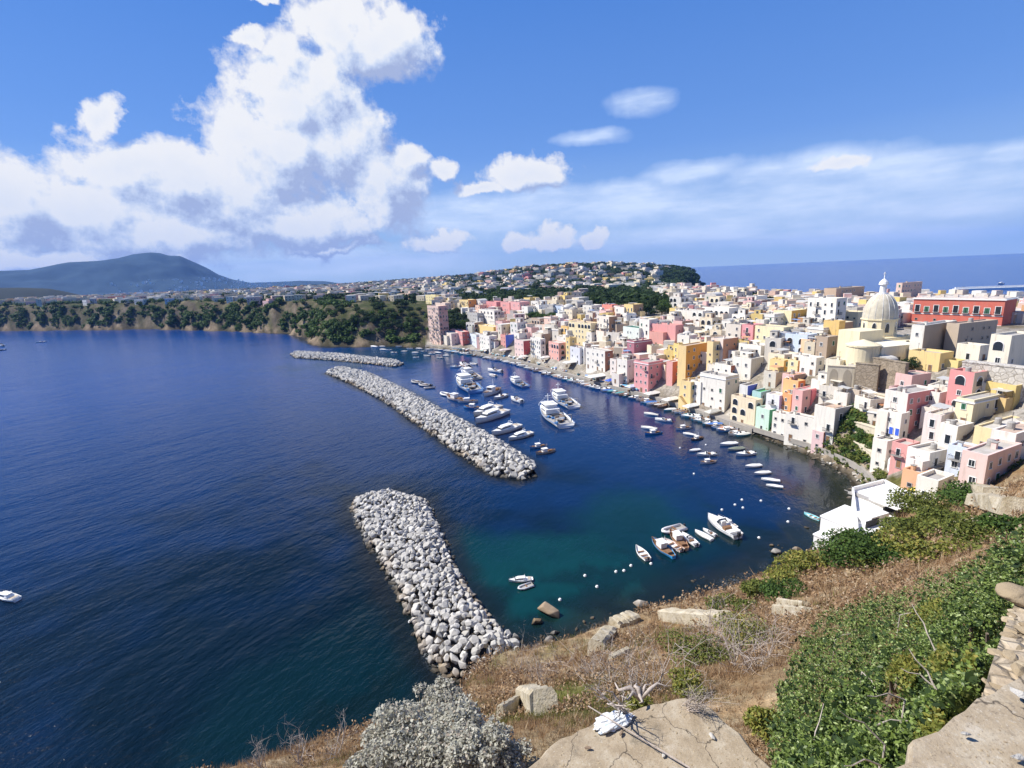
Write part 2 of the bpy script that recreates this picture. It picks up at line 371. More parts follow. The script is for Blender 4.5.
# ------------------------------------------------------------------ sky with clouds (world)
def build_world():
    w = bpy.data.worlds.new('World'); scene.world = w; w.use_nodes = True; t = NT(w.node_tree)
    bg = w.node_tree.nodes['Background']
    sky = t.n('ShaderNodeTexSky'); sky.sky_type = 'NISHITA'; sky.sun_disc = False
    sky.sun_elevation = SUN_EL; sky.sun_rotation = SUN_AZ; sky.altitude = 60; sky.air_density = 1.0; sky.dust_density = 0.15; sky.ozone_density = 3.0
    # node group: cloud density at (azimuth, elevation)
    CL = [(372,38,62,46),(335,20,42,34),(300,95,64,52),(278,150,72,62),(345,150,50,60),(385,190,40,52),(235,195,64,50),(125,170,62,34),(103,112,20,34),(185,185,75,44),(95,215,110,42),(150,235,150,30),(10,205,75,52),(40,258,120,14),(290,222,110,28),(404,160,26,22),(437,172,18,16),
          (525,173,50,22),(483,190,30,10),(440,241,40,11),(515,242,20,11),(550,236,28,15),(592,240,17,9),(330,243,60,6),(262,2,12,8),(250,45,22,12),
          (620,140,-1,-1),(835,166,40,10)]
    CL = [(c[0], c[1], c[2]*1.14, c[3]*1.12) if c[2] > 30 and c[0] < 420 else c for c in CL if c[2] > 0]
    TH = [(830,165,90,24),(770,178,60,18),(620,190,60,16),(690,172,60,14),(560,200,80,22),(592,138,44,10),(644,103,40,17),(760,205,190,34),(950,195,170,42),(620,205,120,26),(1010,150,70,16),(480,215,90,30),(900,165,120,20),(680,235,330,16),(840,235,220,14),(330,262,200,18)]
    def group(name, blobs, warp, scale, amp, k):
        g = bpy.data.node_groups.new(name, 'ShaderNodeTree')
        g.interface.new_socket('P', in_out='INPUT', socket_type='NodeSocketVector')
        g.interface.new_socket('D', in_out='OUTPUT', socket_type='NodeSocketFloat')
        s = NT(g); gi = s.n('NodeGroupInput'); go = s.n('NodeGroupOutput'); p0 = gi.outputs[0]
        nz = s.noise(p0, scale, 7, 0.60, out=1)
        p = s.vm('ADD', p0, s.vm('MULTIPLY', s.vm('SUBTRACT', nz, (0.5, 0.5, 0.5)), warp))
        m = None
        for (x, y, rx, ry) in blobs:
            a, e = px_azel(x, y); a2, e2 = px_azel(x+rx, y); a3, e3 = px_azel(x, y-ry)
            ra = math.hypot(a2-a, e2-e); re = math.hypot(a3-a, e3-e)
            L = s.vm('LENGTH', s.vm('MULTIPLY', s.vm('SUBTRACT', p, (a, e, 0)), (1/ra, 1/re, 0)), out=1)
            if m is None: m = L
            else:
                m = s.math('SMOOTH_MIN', m, L, k)
        n2 = s.noise(p0, scale*2.3, 10, 0.64)
        d = s.math('ADD', s.math('SUBTRACT', 1.0, m), s.math('MULTIPLY', s.math('SUBTRACT', n2, 0.5), amp))
        s.L.new(d, go.inputs[0]); return g
    g1 = group('cumulus_density', CL, (6.0, 6.0, 0), 0.14, 1.5, 0.2)
    g2 = group('veil_density', TH, (7.0, 2.5, 0), 0.06, 1.1, 0.35)
    tc = t.n('ShaderNodeTexCoord').outputs['Generated']
    sp = t.n('ShaderNodeSeparateXYZ'); t.L.new(tc, sp.inputs[0])
    az = t.math('MULTIPLY', t.math('ARCTAN2', sp.outputs[0], sp.outputs[1]), 57.29578)
    el = t.math('MULTIPLY', t.math('ARCSINE', sp.outputs[2]), 57.29578)
    cb = t.n('ShaderNodeCombineXYZ'); t.L.new(az, cb.inputs[0]); t.L.new(el, cb.inputs[1]); Pv = cb.outputs[0]
    def ev(g, v):
        n = t.n('ShaderNodeGroup'); n.node_tree = g; t.set(n.inputs[0], v); return n.outputs[0]
    d0 = ev(g1, Pv); d1 = ev(g1, t.vm('ADD', Pv, (-1.3, 1.5, 0)))
    a1 = t.math('SMOOTH_MIN', t.rng(d0, -0.03, 0.30), 1.0, 0.3)
    d2 = ev(g1, t.vm('ADD', Pv, (-3.2, 3.4, 0)))
    lit = t.math('ADD', t.math('ADD', t.math('MULTIPLY', t.math('SUBTRACT', d0, d1), 1.5), t.math('MULTIPLY', t.math('SUBTRACT', d0, d2), 0.55)), 0.58, clamp=True)
    lit = t.math('MULTIPLY', lit, t.rng(el, 0, 13, 0.86, 1.0))
    thick = t.rng(d0, 0.3, 1.2, 1.0, 0.78)
    lit = t.math('MULTIPLY', lit, thick)
    ccol = t.ramp(lit, CLOUDC)
    # colour ramps clamp at 1, so scale: store /12
    e = t.N[ccol.node.name].color_ramp.elements
    for q in e: q.color = (q.color[0]/12, q.color[1]/12, q.color[2]/12, 1)
    cc = t.vm('MULTIPLY', ccol, (12, 12, 12))
    dv = ev(g2, Pv)
    st = t.noise(t.vm('MULTIPLY', Pv, (0.10, 0.5, 0)), 1.0, 6, 0.6)
    a2 = t.math('MULTIPLY', t.rng(dv, -0.05, 0.6), t.rng(st, 0.32, 0.62, 0.35, 0.92))
    skyc = sky.outputs[0]
    hs = t.n('ShaderNodeHueSaturation'); hs.inputs['Saturation'].default_value = 1.18; t.L.new(skyc, hs.inputs['Color'])
    base = t.vm('MULTIPLY', hs.outputs[0], SKYMUL)
    hz = t.math('MULTIPLY', t.rng(el, 15, 0, 0.0, 1.0), 0.45)
    base = t.mix(hz, base, (4.6, 5.8, 7.6))
    lowsky = t.ramp(t.rng(el, 0, 30), [(0.0, (.60, .80, 1.0)), (0.14, (.42, .64, 1.0)), (0.4, (.20, .42, .95)), (0.95, (.085, .28, .84))]); lowsky = t.vm('MULTIPLY', lowsky, (5.3, 5.3, 5.3))
    base = t.mix(t.math('MULTIPLY', t.rng(el, 30, 60, 1.0, 0.0), 0.8), base, lowsky)
    col = t.mix(a2, base, (4.9, 5.7, 7.0)); col = t.mix(a1, col, cc)
    t.L.new(col, bg.inputs[0]); bg.inputs[1].default_value = SKY_STRENGTH
    w.cycles.sampling_method = 'MANUAL'; w.cycles.sample_map_resolution = 512
SKY_STRENGTH = 0.1
build_world()
# ------------------------------------------------------------------ terrain
def polar(r0, r1, nr, a0, a1, na):
    r = np.geomspace(r0, r1, nr); a = np.radians(np.linspace(a0, a1, na))
    Rr, A = np.meshgrid(r, a, indexing='ij')
    x = (Rr*np.sin(A)).ravel(); y = (Rr*np.cos(A)).ravel()
    i, j = np.meshgrid(np.arange(nr-1), np.arange(na-1), indexing='ij')
    k = (i*na+j).ravel(); f = np.stack([k, k+1, k+na+1, k+na], 1)[:, ::-1]
    return x, y, f
def slope_of(x, y, e=1.5):
    h0 = height(x, y); hx = height(x+e, y); hy = height(x, y+e)
    return h0, np.hypot(hx-h0, hy-h0)/e
x, y, f = polar(1.2, 3300, 400, -100, 120, 620)
z, slp = slope_of(x, y)
r = np.hypot(x, y); sd = sdist(x, y)
col = np.empty((len(x), 3)); nz1 = fbm(x/15, y/15, 31)+0.0; nz2 = fbm(x/4, y/4, 41); nz3 = fbm(x/1.1, y/1.1, 51)
dry = np.array([0.34, 0.235, 0.13]); straw = np.array([0.46, 0.38, 0.25]); grn = np.array([0.13, 0.135, 0.04]); rock = np.array([0.42, 0.36, 0.28])
townc = np.array([0.44, 0.42, 0.38]); green = np.array([0.07, 0.085, 0.03]); cl1 = np.array([0.10, 0.085, 0.065]); cl2 = np.array([0.27, 0.225, 0.17])
def L(a, b, t): return a[None]*(1-t[:, None])+b[None]*t[:, None] if a.ndim == 1 else a*(1-t[:, None])+b[None]*t[:, None]
fore = L(dry, straw, sstep(-0.15, 0.25, nz2+0.5*nz3)); fore = L(fore, grn, sstep(0.0, 0.18, nz1+0.3*nz2)); fore = L(fore, rock, sstep(1.0, 1.9, slp+nz3))
tw = L(townc, np.array([0.24, 0.21, 0.15]), sstep(-0.1, 0.25, nz2)); tw = L(tw, cl2*1.2, sstep(0.9, 1.6, slp))
flat = L(green, np.array([0.22, 0.19, 0.12]), sstep(0.0, 0.3, nz1)); 
cf = L(cl1, cl2, sstep(-0.15, 0.2, nz2+nz1)); cf = L(cf, green*.8, sstep(-0.12, 0.12, nz2+nz3)*0.65)
farc = flat*(1-sstep(0.35, 0.8, slp))[:, None]+cf*sstep(0.35, 0.8, slp)[:, None]
beach = sstep(5, 2, sd)*(x < -75)*.7; farc = farc*(1-beach[:, None])+np.array([0.36, 0.28, 0.2])[None]*beach[:, None]
istown = ((r < 620) & (x > -75) & ((y > 150) | (x > 92+0*y)))
k1 = sstep(118, 150, np.where(x > 60, y-(x-60)*-0.0, 0))
tmask = istown*1.0
fmask = ((r < 170) & ~istown)*1.0
fm2 = ((x > 70) & (y < 118) & (y > 60) & (r < 190))*1.0
col = np.where(fmask[:, None] > 0, fore, np.where(tmask[:, None] > 0, tw, farc))
wet = sstep(1.3, 0.3, z)[:, None]; col = col*(1-wet)+np.array([0.05, 0.045, 0.03])[None]*wet
def f_ground(t, b):
    a = t.n('ShaderNodeVertexColor', layer_name='Col'); p = pos(t)
    n = t.noise(p, 0.9, 7, 0.7); n2 = t.noise(p, 6, 5, 0.7)
    c = t.mix(t.rng(n, 0.35, 0.65, 0, 1), t.mix(1.0, a.outputs[0], (0.62, 0.6, 0.55), 'MULTIPLY'), t.mix(1.0, a.outputs[0], (1.25, 1.2, 1.15), 'MULTIPLY'))
    n0 = t.noise(t.vm('MULTIPLY', p, (1, 1, 0.5)), 0.14, 6, 0.7); c = t.mix(t.rng(n0, 0.42, 0.62, 0, 1), t.mix(1.0, c, (0.62, 0.6, 0.58), 'MULTIPLY'), c)
    c = t.mix(t.rng(n2, 0.5, 0.75, 0, 0.35), c, t.mix(1.0, c, (1.5, 1.45, 1.4), 'MULTIPLY'))
    t.set(b.inputs['Base Color'], c); t.set(b.inputs['Normal'], t.bump(t.math('ADD', n, t.math('MULTIPLY', n2, 0.25)), 0.8, 0.5))
M['ground'] = mat('ground', f_ground, 0.95, 0.1)
me = raw_mesh('ground', np.stack([x, y, z], 1), f, M['ground'], True); set_attr(me, 'Col', col)
tag(put('ground', me), kind='structure')
# ------------------------------------------------------------------ water
x, y, f = polar(8, 14000, 420, -120, 130, 520)
sd = -sdist(x, y)
BW = {}
def pxpoly(pts, z=0.0): return np.array([P(a, b, z)[:2] for a, b in pts])
BW['near'] = pxpoly([(353,508),(358,500),(392,494),(425,503),(440,535),(452,568),(472,600),(497,630),(527,655),(515,672),(482,680),(448,676),(428,655),(410,612),(392,575),(368,540)])
BW['mid'] = pxpoly([(326,373),(345,370),(372,376),(404,391),(440,411),(470,427),(505,447),(534,466),(536,474),(520,479),(492,474),(455,450),(420,425),(385,401),(355,385)])
BW['far'] = pxpoly([(291,354.5),(300,353),(345,356),(400,362.5),(403,365),(395,367),(345,361.5),(296,358)])
db = np.minimum(np.minimum(-sdist(x, y, BW['near']), -sdist(x, y, BW['mid'])), 1e9)
r = np.hypot(x, y)
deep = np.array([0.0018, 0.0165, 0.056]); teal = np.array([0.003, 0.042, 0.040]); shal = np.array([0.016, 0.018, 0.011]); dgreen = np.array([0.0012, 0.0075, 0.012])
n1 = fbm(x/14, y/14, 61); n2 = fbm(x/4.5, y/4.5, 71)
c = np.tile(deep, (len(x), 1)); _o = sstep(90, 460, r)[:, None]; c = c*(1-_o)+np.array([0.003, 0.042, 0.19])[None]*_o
def blob(c, col, px, py, rad, w=1.0, st=0.35):
    q = P(px, py); d = np.hypot(x-q[0], y-q[1])/rad + n1*0.8 + n2*0.3
    t = (sstep(1.0, st, d)*w)[:, None]; return c*(1-t)+col[None]*t
c = blob(c, dgreen, 300, 720, 120, 0.95, .2); c = blob(c, dgreen, 650, 600, 60, 0.8)
c = blob(c, teal, 560, 590, 26, 0.85); c = blob(c, teal, 640, 520, 26, 0.5); c = blob(c, teal, 500, 560, 20, 0.6); c = blob(c, teal*0.8, 400, 353, 110, 0.6)
c = blob(c, teal*0.8, 330, 700, 22, 0.25)
t = sstep(9, 1, sd+n1*8+n2*4)*(r < 700)*0.9; c = c*(1-t[:, None])+shal[None]*t[:, None]
t = sstep(16, 4, sd+n1*14+n2*5)*(x > 60)*(r < 230)*0.8; c = c*(1-t[:, None])+(shal*1.3)[None]*t[:, None]
t = sstep(6.5, 0.5, db+n1*5+n2*4)*0.85; c = c*(1-t[:, None])+np.array([0.009, 0.010, 0.008])[None]*t[:, None]
t = (sstep(-0.02, -0.2, n2+n1)*sstep(30, 12, sd)*(r < 160)*0.6); c = c*(1-t[:, None])+np.array([0.003, 0.010, 0.010])[None]*t[:, None]
har = ((x > -100) & (x < 110) & (y > 95) & (y < 440)); lee = -sdist(x, y, np.array([P(330,368)[:2], P(535,466)[:2], P(400,560)[:2], P(520,650)[:2], P(850,560)[:2], P(870,460)[:2], P(430,340)[:2]]))
calm = sstep(15, -15, lee)
foam = np.maximum(sstep(1.6, 0.2, np.abs(db)+n2*2), sstep(1.8, 0.2, np.abs(sd)+n2*2)*(r < 200))*(1-calm)*sstep(-0.05, 0.15, n2)
c4 = np.concatenate([c, calm[:, None]], 1)
def f_water(t, b):
    a = t.n('ShaderNodeVertexColor', layer_name='Col'); p = pos(t)
    q = t.vm('MULTIPLY', p, (1.0, 0.55, 1.0)); rot = t.n('ShaderNodeVectorRotate'); rot.rotation_type = 'Z_AXIS'; rot.inputs['Angle'].default_value = 0.6; t.L.new(p, rot.inputs['Vector'])
    q = t.vm('MULTIPLY', rot.outputs[0], (1.0, 0.5, 1.0))
    w1 = t.noise(q, 0.16, 3, 0.6); w2 = t.noise(q, 0.75, 3, 0.6); w3 = t.noise(p, 3.0, 2, 0.5); w4 = t.noise(q, 0.03, 2, 0.5)
    s = t.math('ADD', t.math('MULTIPLY', w1, 0.55), t.math('ADD', t.math('MULTIPLY', w2, 0.24), t.math('MULTIPLY', w3, 0.045)))
    s = t.math('ADD', s, t.math('MULTIPLY', w4, 1.0))
    st = t.math('MULTIPLY_ADD', a.outputs[1], -0.65, 1.0)
    t.set(b.inputs['Normal'], t.bump(s, st, 1.0))
    sc = t.noise(p, 0.02, 4, 0.6); fo = t.n('ShaderNodeVertexColor', layer_name='Foam')
    fsep = t.n('ShaderNodeSeparateColor'); t.L.new(fo.outputs[0], fsep.inputs[0])
    col = t.mix(t.rng(sc, 0.35, 0.7, 0, 0.35), a.outputs[0], t.mix(1.0, a.outputs[0], (0.55, 0.6, 0.7), 'MULTIPLY'))
    fm = t.math('MULTIPLY', fsep.outputs[0], t.rng(t.noise(p, 2.2, 5, 0.7), 0.5, 0.62))
    col = t.mix(fm, col, (0.6, 0.64, 0.66))
    t.set(b.inputs['Base Color'], col); b.inputs['IOR'].default_value = 1.333; t.set(b.inputs['Specular IOR Level'], t.math('MULTIPLY_ADD', a.outputs[1], 0.2, 0.3))
    t.set(b.inputs['Roughness'], t.math('ADD', t.math('MULTIPLY_ADD', a.outputs[1], -0.08, 0.18), t.math('MULTIPLY', fm, 0.5)))
M['water'] = mat('sea_water', f_water, 0.12, 0.5)
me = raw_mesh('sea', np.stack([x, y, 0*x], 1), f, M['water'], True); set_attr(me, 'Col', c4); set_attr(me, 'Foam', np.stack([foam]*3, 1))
tag(put('sea', me), kind='structure')
# ------------------------------------------------------------------ far hills
def hill_mesh(name, prof, rc, halfw, colr, seed, na=160, nr=60):
    az = [px_azel(px, 262+(1024-px)*0.0)[0] for px, py in prof]
    hh = []
    for px, py in prof:
        d = ray(px, py); r = math.hypot(d[0], d[1]); hh.append(max(-8, HC+d[2]/r*rc))
    azs = [math.degrees(math.atan2(ray(px, py)[0], ray(px, py)[1])) for px, py in prof]
    A = np.linspace(azs[0], azs[-1], na); H = np.interp(A, azs, hh)
    Rr = np.linspace(rc-halfw, rc+halfw, nr)
    RR, AA = np.meshgrid(Rr, A, indexing='ij'); HH = np.tile(H, (nr, 1))
    x = RR*np.sin(np.radians(AA)); y = RR*np.cos(np.radians(AA)); t = (RR-rc)/halfw
    ridge = np.exp(-(t*1.9)**2)-0.026
    z = HH*ridge + fbm(x/900, y/900, seed, 6)*HH*0.55*np.abs(t)**0.6 + fbm(x/200, y/200, seed+3, 5)*HH*0.22*np.clip(np.abs(t)*3, 0, 1)
    z = np.where(ridge < 0.01, -20, z)
    i, j = np.meshgrid(np.arange(nr-1), np.arange(na-1), indexing='ij'); k = (i*na+j).ravel()
    f = np.stack([k, k+1, k+na+1, k+na], 1)[:, ::-1]
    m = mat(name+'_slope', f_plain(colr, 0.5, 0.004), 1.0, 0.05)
    me = raw_mesh(name, np.stack([x.ravel(), y.ravel(), z.ravel()], 1), f, m, True)
    tag(put(name, me), kind='structure'); return x, y, z
EP = hill_mesh('mountain', [(-260,292),(-160,283),(-60,274),(0,270),(28,269.5),(50,265),(68,261.5),(100,260),(118,257.5),(136,253.5),(150,251.5),(160,252),(168,254.5),(180,255),(195,262),(208,268),(218,274),(232,279),(250,282.5),(270,282),(300,280.5),(325,281),(345,284)], 7000, 1750, (0.045, 0.075, 0.10), 5)  # bluish slope colour has some distance haze painted into it
hill_mesh('low_hill', [(-180,300),(-100,291),(-30,287.5),(20,287),(48,288),(62,290.5),(78,294),(92,298)], 3100, 420, (0.045, 0.05, 0.035), 15, 100, 40)
# a town of pale houses at the foot of the mountain (too far and too many to count)
vs = []; fs = []; nb = 0
ex, ey, ez = EP
for k in range(420):
    i = random.randint(5, 26); j = int(random.gauss(random.choice([88, 100, 118, 128]), 7)); j = max(2, min(150, j))
    if ez[i, j] < 4 or ez[i, j] > 155: continue
    cx, cy, cz = ex[i, j]+random.uniform(-60, 60), ey[i, j]+random.uniform(-60, 60), ez[i, j]; s = random.uniform(4, 9); h = random.uniform(5, 10)
    for dz in (-30, h):
        for dx, dy in ((-s, -s), (s, -s), (s, s), (-s, s)): vs.append((cx+dx, cy+dy, cz+dz))
    for q in ((4, 5, 6, 7), (0, 1, 5, 4), (1, 2, 6, 5), (2, 3, 7, 6), (3, 0, 4, 7)): fs.append([nb+a for a in q])
    nb += 8
tag(put('mountain_foot_town', raw_mesh('mountain_foot_town', np.array(vs), np.array(fs), M['white'])), 'pale houses of the town at the foot of the blue mountain', 'town', kind='stuff')
# ------------------------------------------------------------------ haze
hm = bpy.data.materials.new('haze'); hm.use_nodes = True; hm.node_tree.nodes.clear()
vo = hm.node_tree.nodes.new('ShaderNodeVolumePrincipled'); out = hm.node_tree.nodes.new('ShaderNodeOutputMaterial')
vo.inputs['Density'].default_value = HAZE_D; vo.inputs['Color'].default_value = HAZE_C; vo.inputs['Anisotropy'].default_value = 0.0
hm.node_tree.links.new(vo.outputs[0], out.inputs['Volume'])
b = MB(); b.box((0, 0, 308), (28200, 28200, 624), hm)
if HAZE_D > 0: tag(b.build('haze'), 'thin pale sea haze', 'haze', kind='stuff')
# ------------------------------------------------------------------ camera
cd = bpy.data.cameras.new('camera'); cd.sensor_width = 36; cd.lens = F/1024*36; cd.clip_start = 0.1; cd.clip_end = 90000
co = bpy.data.objects.new('camera', cd); link(co); scene.camera = co
back = -fw; mw = Matrix(((RX[0], UX[0], back[0], 0), (RX[1], UX[1], back[1], 0), (RX[2], UX[2], back[2], HC), (0, 0, 0, 1)))
co.matrix_world = mw
scene.view_settings.view_transform = 'Standard'; scene.view_settings.look = 'None'; scene.view_settings.exposure = EXPOSURE; scene.view_settings.gamma = 1.0
scene.cycles.use_denoising = True; scene.cycles.max_bounces = 6; scene.cycles.volume_bounces = 0; scene.cycles.transparent_max_bounces = 8
scene.cycles.caustics_reflective = False; scene.cycles.caustics_refractive = False; scene.cycles.sample_clamp_indirect = 6
# ------------------------------------------------------------------ boulders
def rock_mesh(name, m, seed, flat=0.8, n=16):
    rg = random.Random(seed); bm = bmesh.new()
    for i in range(n):
        a = Vector((rg.gauss(0, 1), rg.gauss(0, 1), rg.gauss(0, 1))).normalized()
        a = Vector((a.x*rg.uniform(0.85, 1.15), a.y*rg.uniform(0.7, 1.0), a.z*flat)); bm.verts.new(a*0.5)
    bmesh.ops.convex_hull(bm, input=bm.verts[:])
    bmesh.ops.delete(bm, geom=[v for v in bm.verts if not v.link_faces], context='VERTS')
    bmesh.ops.bevel(bm, geom=bm.edges[:]+bm.verts[:], offset=0.035, segments=1, affect='EDGES', clamp_overlap=True)
    me = bpy.data.meshes.new(name); bm.to_mesh(me); bm.free(); me.materials.append(m); return me
ROCKS = [rock_mesh('boulder', M['boulder'], i, 0.8) for i in range(10)]
BROCKS = [rock_mesh('boulder', M['brownrock'], 40+i, 0.75) for i in range(4)]
def mesh_np(me):
    v = np.empty(len(me.vertices)*3, np.float32); me.vertices.foreach_get('co', v); v = v.reshape(-1, 3)
    me.calc_loop_triangles(); f = np.empty(len(me.loop_triangles)*3, np.int32); me.loop_triangles.foreach_get('vertices', f)
    return v, f.reshape(-1, 3)
def rotm(a, b, c):
    return np.array(Matrix.Rotation(a, 3, 'X') @ Matrix.Rotation(b, 3, 'Y') @ Matrix.Rotation(c, 3, 'Z'))
def merged(name, items, mat_, smooth=False):
    """items: (v, f, R, scale(3), loc) -> one mesh"""
    V = []; Fs = []; b = 0
    for v, f, Rm, s, l in items:
        V.append((v*np.asarray(s))@Rm.T+np.asarray(l)); Fs.append(f+b); b += len(v)
    return raw_mesh(name, np.concatenate(V), np.concatenate(Fs), mat_, smooth)
RNP = [mesh_np(m) for m in ROCKS]; BNP = [mesh_np(m) for m in BROCKS]
def mound(poly, x, y, h, w):
    d = sdist(np.array([x]), np.array([y]), poly)[0]; return h*min(1, max(0, d)/w)**0.6, d
def fill_rocks(key, h, w, smin, smax, spacing, layers=1.0):
    poly = BW[key]; mn, mx = poly.min(0), poly.max(0); out = []
    nx = int((mx[0]-mn[0])/spacing); ny = int((mx[1]-mn[1])/spacing)
    gx, gy = np.meshgrid(np.arange(nx+1), np.arange(ny+1)); gx = mn[0]+gx.ravel()*spacing; gy = mn[1]+gy.ravel()*spacing
    gx = gx+RNG.uniform(-.45, .45, len(gx))*spacing; gy = gy+RNG.uniform(-.45, .45, len(gy))*spacing
    d = sdist(gx, gy, poly); k = d > -1.1; gx, gy, d = gx[k], gy[k], d[k]
    zz = h*np.clip((d+.6)/w, 0, 1)**0.6
    for X, Y, Z, D in zip(gx, gy, zz, d):
        s = random.uniform(smin, smax)*(1.15 if D < 2 else 1.0)
        out.append((X, Y, Z-0.25*s+random.uniform(-0.2, 0.35), s, D))
    return out
nr_ = fill_rocks('near', 3.2, 4.5, 1.0, 2.25, 1.05)
nr_.sort(key=lambda q: math.hypot(q[0], q[1])/q[3])
stuff = []
for i, (X, Y, Z, s, D) in enumerate(nr_):
    rx, ry, rz = random.uniform(-.4, .4), random.uniform(-.4, .4), random.uniform(0, 6.28); sc = (s, s*random.uniform(.7, 1), s*random.uniform(.75, 1.1))
    if i < 285:
        o = put('boulder', ROCKS[i % 10], None, (X, Y, Z), (rx, ry, rz), sc)
        tag(o, 'pale grey quarried boulder piled on the near breakwater that joins the foreground slope', 'boulder', 'boulders of the near breakwater')
    else:
        v, f = RNP[i % 10]; stuff.append((v, f, rotm(rx, ry, rz), sc, (X, Y, Z)))
tag(put('breakwater_boulders', merged('breakwater_boulders', stuff, M['boulder'])), 'heaped grey boulders of the near breakwater, its outer end in the water', 'boulders', kind='stuff')
for key, h, w, a, b_, sp, nm, lab in (('mid', 4.2, 6.0, 1.6, 3.0, 1.35, 'harbour_breakwater', 'long dark and pale boulder breakwater in front of the moored yachts'), ('far', 3.0, 5.0, 1.6, 3.2, 1.5, 'outer_breakwater', 'thin far boulder breakwater below the wooded cliff')):
    it = []
    for i, (X, Y, Z, s, D) in enumerate(fill_rocks(key, h, w, a, b_, sp)):
        v, f = RNP[i % 10]; it.append((v, f, rotm(random.uniform(-.5, .5), random.uniform(-.5, .5), random.uniform(0, 6)), (s, s*random.uniform(.7, 1), s*random.uniform(.8, 1.2)), (X, Y, Z)))
    tag(put(nm, merged(nm, it, M['boulder'])), lab, 'breakwater', kind='stuff')
# mound cores under the boulders (rubble bed)
for key, h in (('near', .5), ('mid', .6), ('far', .4)):
    poly = BW[key]; c = poly.mean(0); n = len(poly)
    b = MB(); inner = [tuple(p+(c-p)/np.linalg.norm(c-p)*3.0) for p in poly]
    vs = [(p[0], p[1], -1) for p in poly]+[(p[0], p[1], h) for p in inner]
    b.add(vs, [(i, (i+1) % n, n+(i+1) % n, n+i) for i in range(n)]+[tuple(range(n, 2*n))], M['drock']); tag(b.build('breakwater_bed'), kind='structure')
# lone rocks by the shore
def lone(px, py, lpx, brown, label, zs=0.6, rot=0.3, zo=0.1):
    p = P(px, py); s = lpx/F*np.linalg.norm(p-CAM)
    o = put('shore_rock', (BROCKS if brown else ROCKS)[int(px) % 4], None, (p[0], p[1], zo*s), (0.1, 0.2, rot), (s, s*0.7, s*zs))
    tag(o, label, 'rock')
lone(549, 613, 26, True, 'largest brown rock standing in the shallows beside the near breakwater foot', 0.55, -0.5)
lone(537, 623, 12, True, 'small brown rock just left of the largest shore rock', 0.8)
lone(554, 633, 11, False, 'pale rock below the largest brown shore rock')
lone(549, 641, 13, False, 'pale split rock nearest the foot of the slope', 0.5, 1.2)
lone(641, 606, 16, False, 'pale boulder alone in dark water below the dry slope', 0.6, 0.3)
lone(776, 553, 12, False, 'small pale boulder in the water near the beach house', 0.6)
lone(797, 551, 10, False, 'round pale boulder closest to the beach house shore', 0.7)
lone(560, 645, 8, False, 'tiny pale rock at the waterline below the stone blocks', 0.7)
lone(507, 652, 14, True, 'brown block at the landward corner of the near breakwater', 0.7)
# rocks along the harbour embankment
it = []
em = [(752,433),(775,443),(800,453),(826,465),(844,475),(851,486),(853,499)]
for i in range(len(em)-1):
    a = P(*em[i]); b = P(*em[i+1]); n = int(np.linalg.norm(a-b)/0.5)
    for k in range(n):
        q = a+(b-a)*k/n; off = random.uniform(-1.5, 4.0); d = (b-a)[:2]/np.linalg.norm((b-a)[:2]); X = q[0]+(-d[1])*off*1.0; Y = q[1]+d[0]*off; s = random.uniform(0.8, 2.0)
        v, f = RNP[random.randrange(10)]; it.append((v, f, rotm(random.uniform(-.5, .5), random.uniform(-.5, .5), random.uniform(0, 6)), (s, s*.8, s*.75), (X, Y, max(gz(X, Y), 0)+random.uniform(-0.3, 0.2))))
tag(put('embankment_rocks', merged('embankment_rocks', it, M['boulder'])), 'white rocks of the embankment below the curved harbour path', 'rocks', kind='stuff')
it = []
for (px, py, spread, n, smax) in ((530,650,16,60,1.6),(560,640,14,40,1.2),(600,628,20,30,1.2),(660,608,25,30,1.0),(740,580,30,40,1.0),(800,552,20,40,1.3),(835,530,10,40,1.6),(470,676,25,40,1.6)):
    for k in range(n):
        q = P(px+random.gauss(0, spread), py+random.gauss(0, 4)); s = random.uniform(0.4, smax); v, f = BNP[random.randrange(4)]
        if sdist(np.array([q[0]]), np.array([q[1]]))[0] < -5: continue
        it.append((v, f, rotm(0.2, random.uniform(-.5, .5), random.uniform(0, 6)), (s, s*.8, s*.7), (q[0], q[1], max(0.0, gz(q[0], q[1]))+random.uniform(-0.3, 0.1))))
tag(put('shore_rubble', merged('shore_rubble', it, M['brownrock'])), 'dark rubble scattered in the shallows along the foot of the slope', 'rubble', kind='stuff')
# ------------------------------------------------------------------ quay and path
def strip(name, pts, width, m, kerb=0.0, side=1, down=2.5):
    """pts: world (x,y,z); sheet of given width to the landward side, with a wall towards the water"""
    b = MB(); n = len(pts); A = []; B = []
    for i in range(n):
        d = np.array(pts[min(i+1, n-1)])[:2]-np.array(pts[max(i-1, 0)])[:2]; d /= np.linalg.norm(d); nn = np.array([-d[1], d[0]])*side
        A.append(np.array(pts[i])[:2]); B.append(A[-1]+nn*width)
    for i in range(n-1):
        za, zb = pts[i][2], pts[i+1][2]
        b.add([(*A[i], za), (*A[i+1], zb), (*B[i+1], zb), (*B[i], za)], [(0, 1, 2, 3)], m)
        b.add([(*A[i], za), (*A[i+1], zb), (*A[i+1], zb-down), (*A[i], za-down)], [(0, 1, 2, 3)], m)
        b.add([(*B[i], za), (*B[i+1], zb), (*B[i+1], zb-down), (*B[i], za-down)], [(3, 2, 1, 0)], m)
        if kerb:
            c = 0.35; e0 = A[i]+(B[i]-A[i])*c/width; e1 = A[i+1]+(B[i+1]-A[i+1])*c/width
            b.prism([A[i]+(A[i]-e0)*0.1, A[i+1]+(A[i+1]-e1)*0.1, e1, e0], [za+.003, zb+.003, zb+.003, za+.003], [za+kerb, zb+kerb, zb+kerb, za+kerb], m)
    return b.build(name)
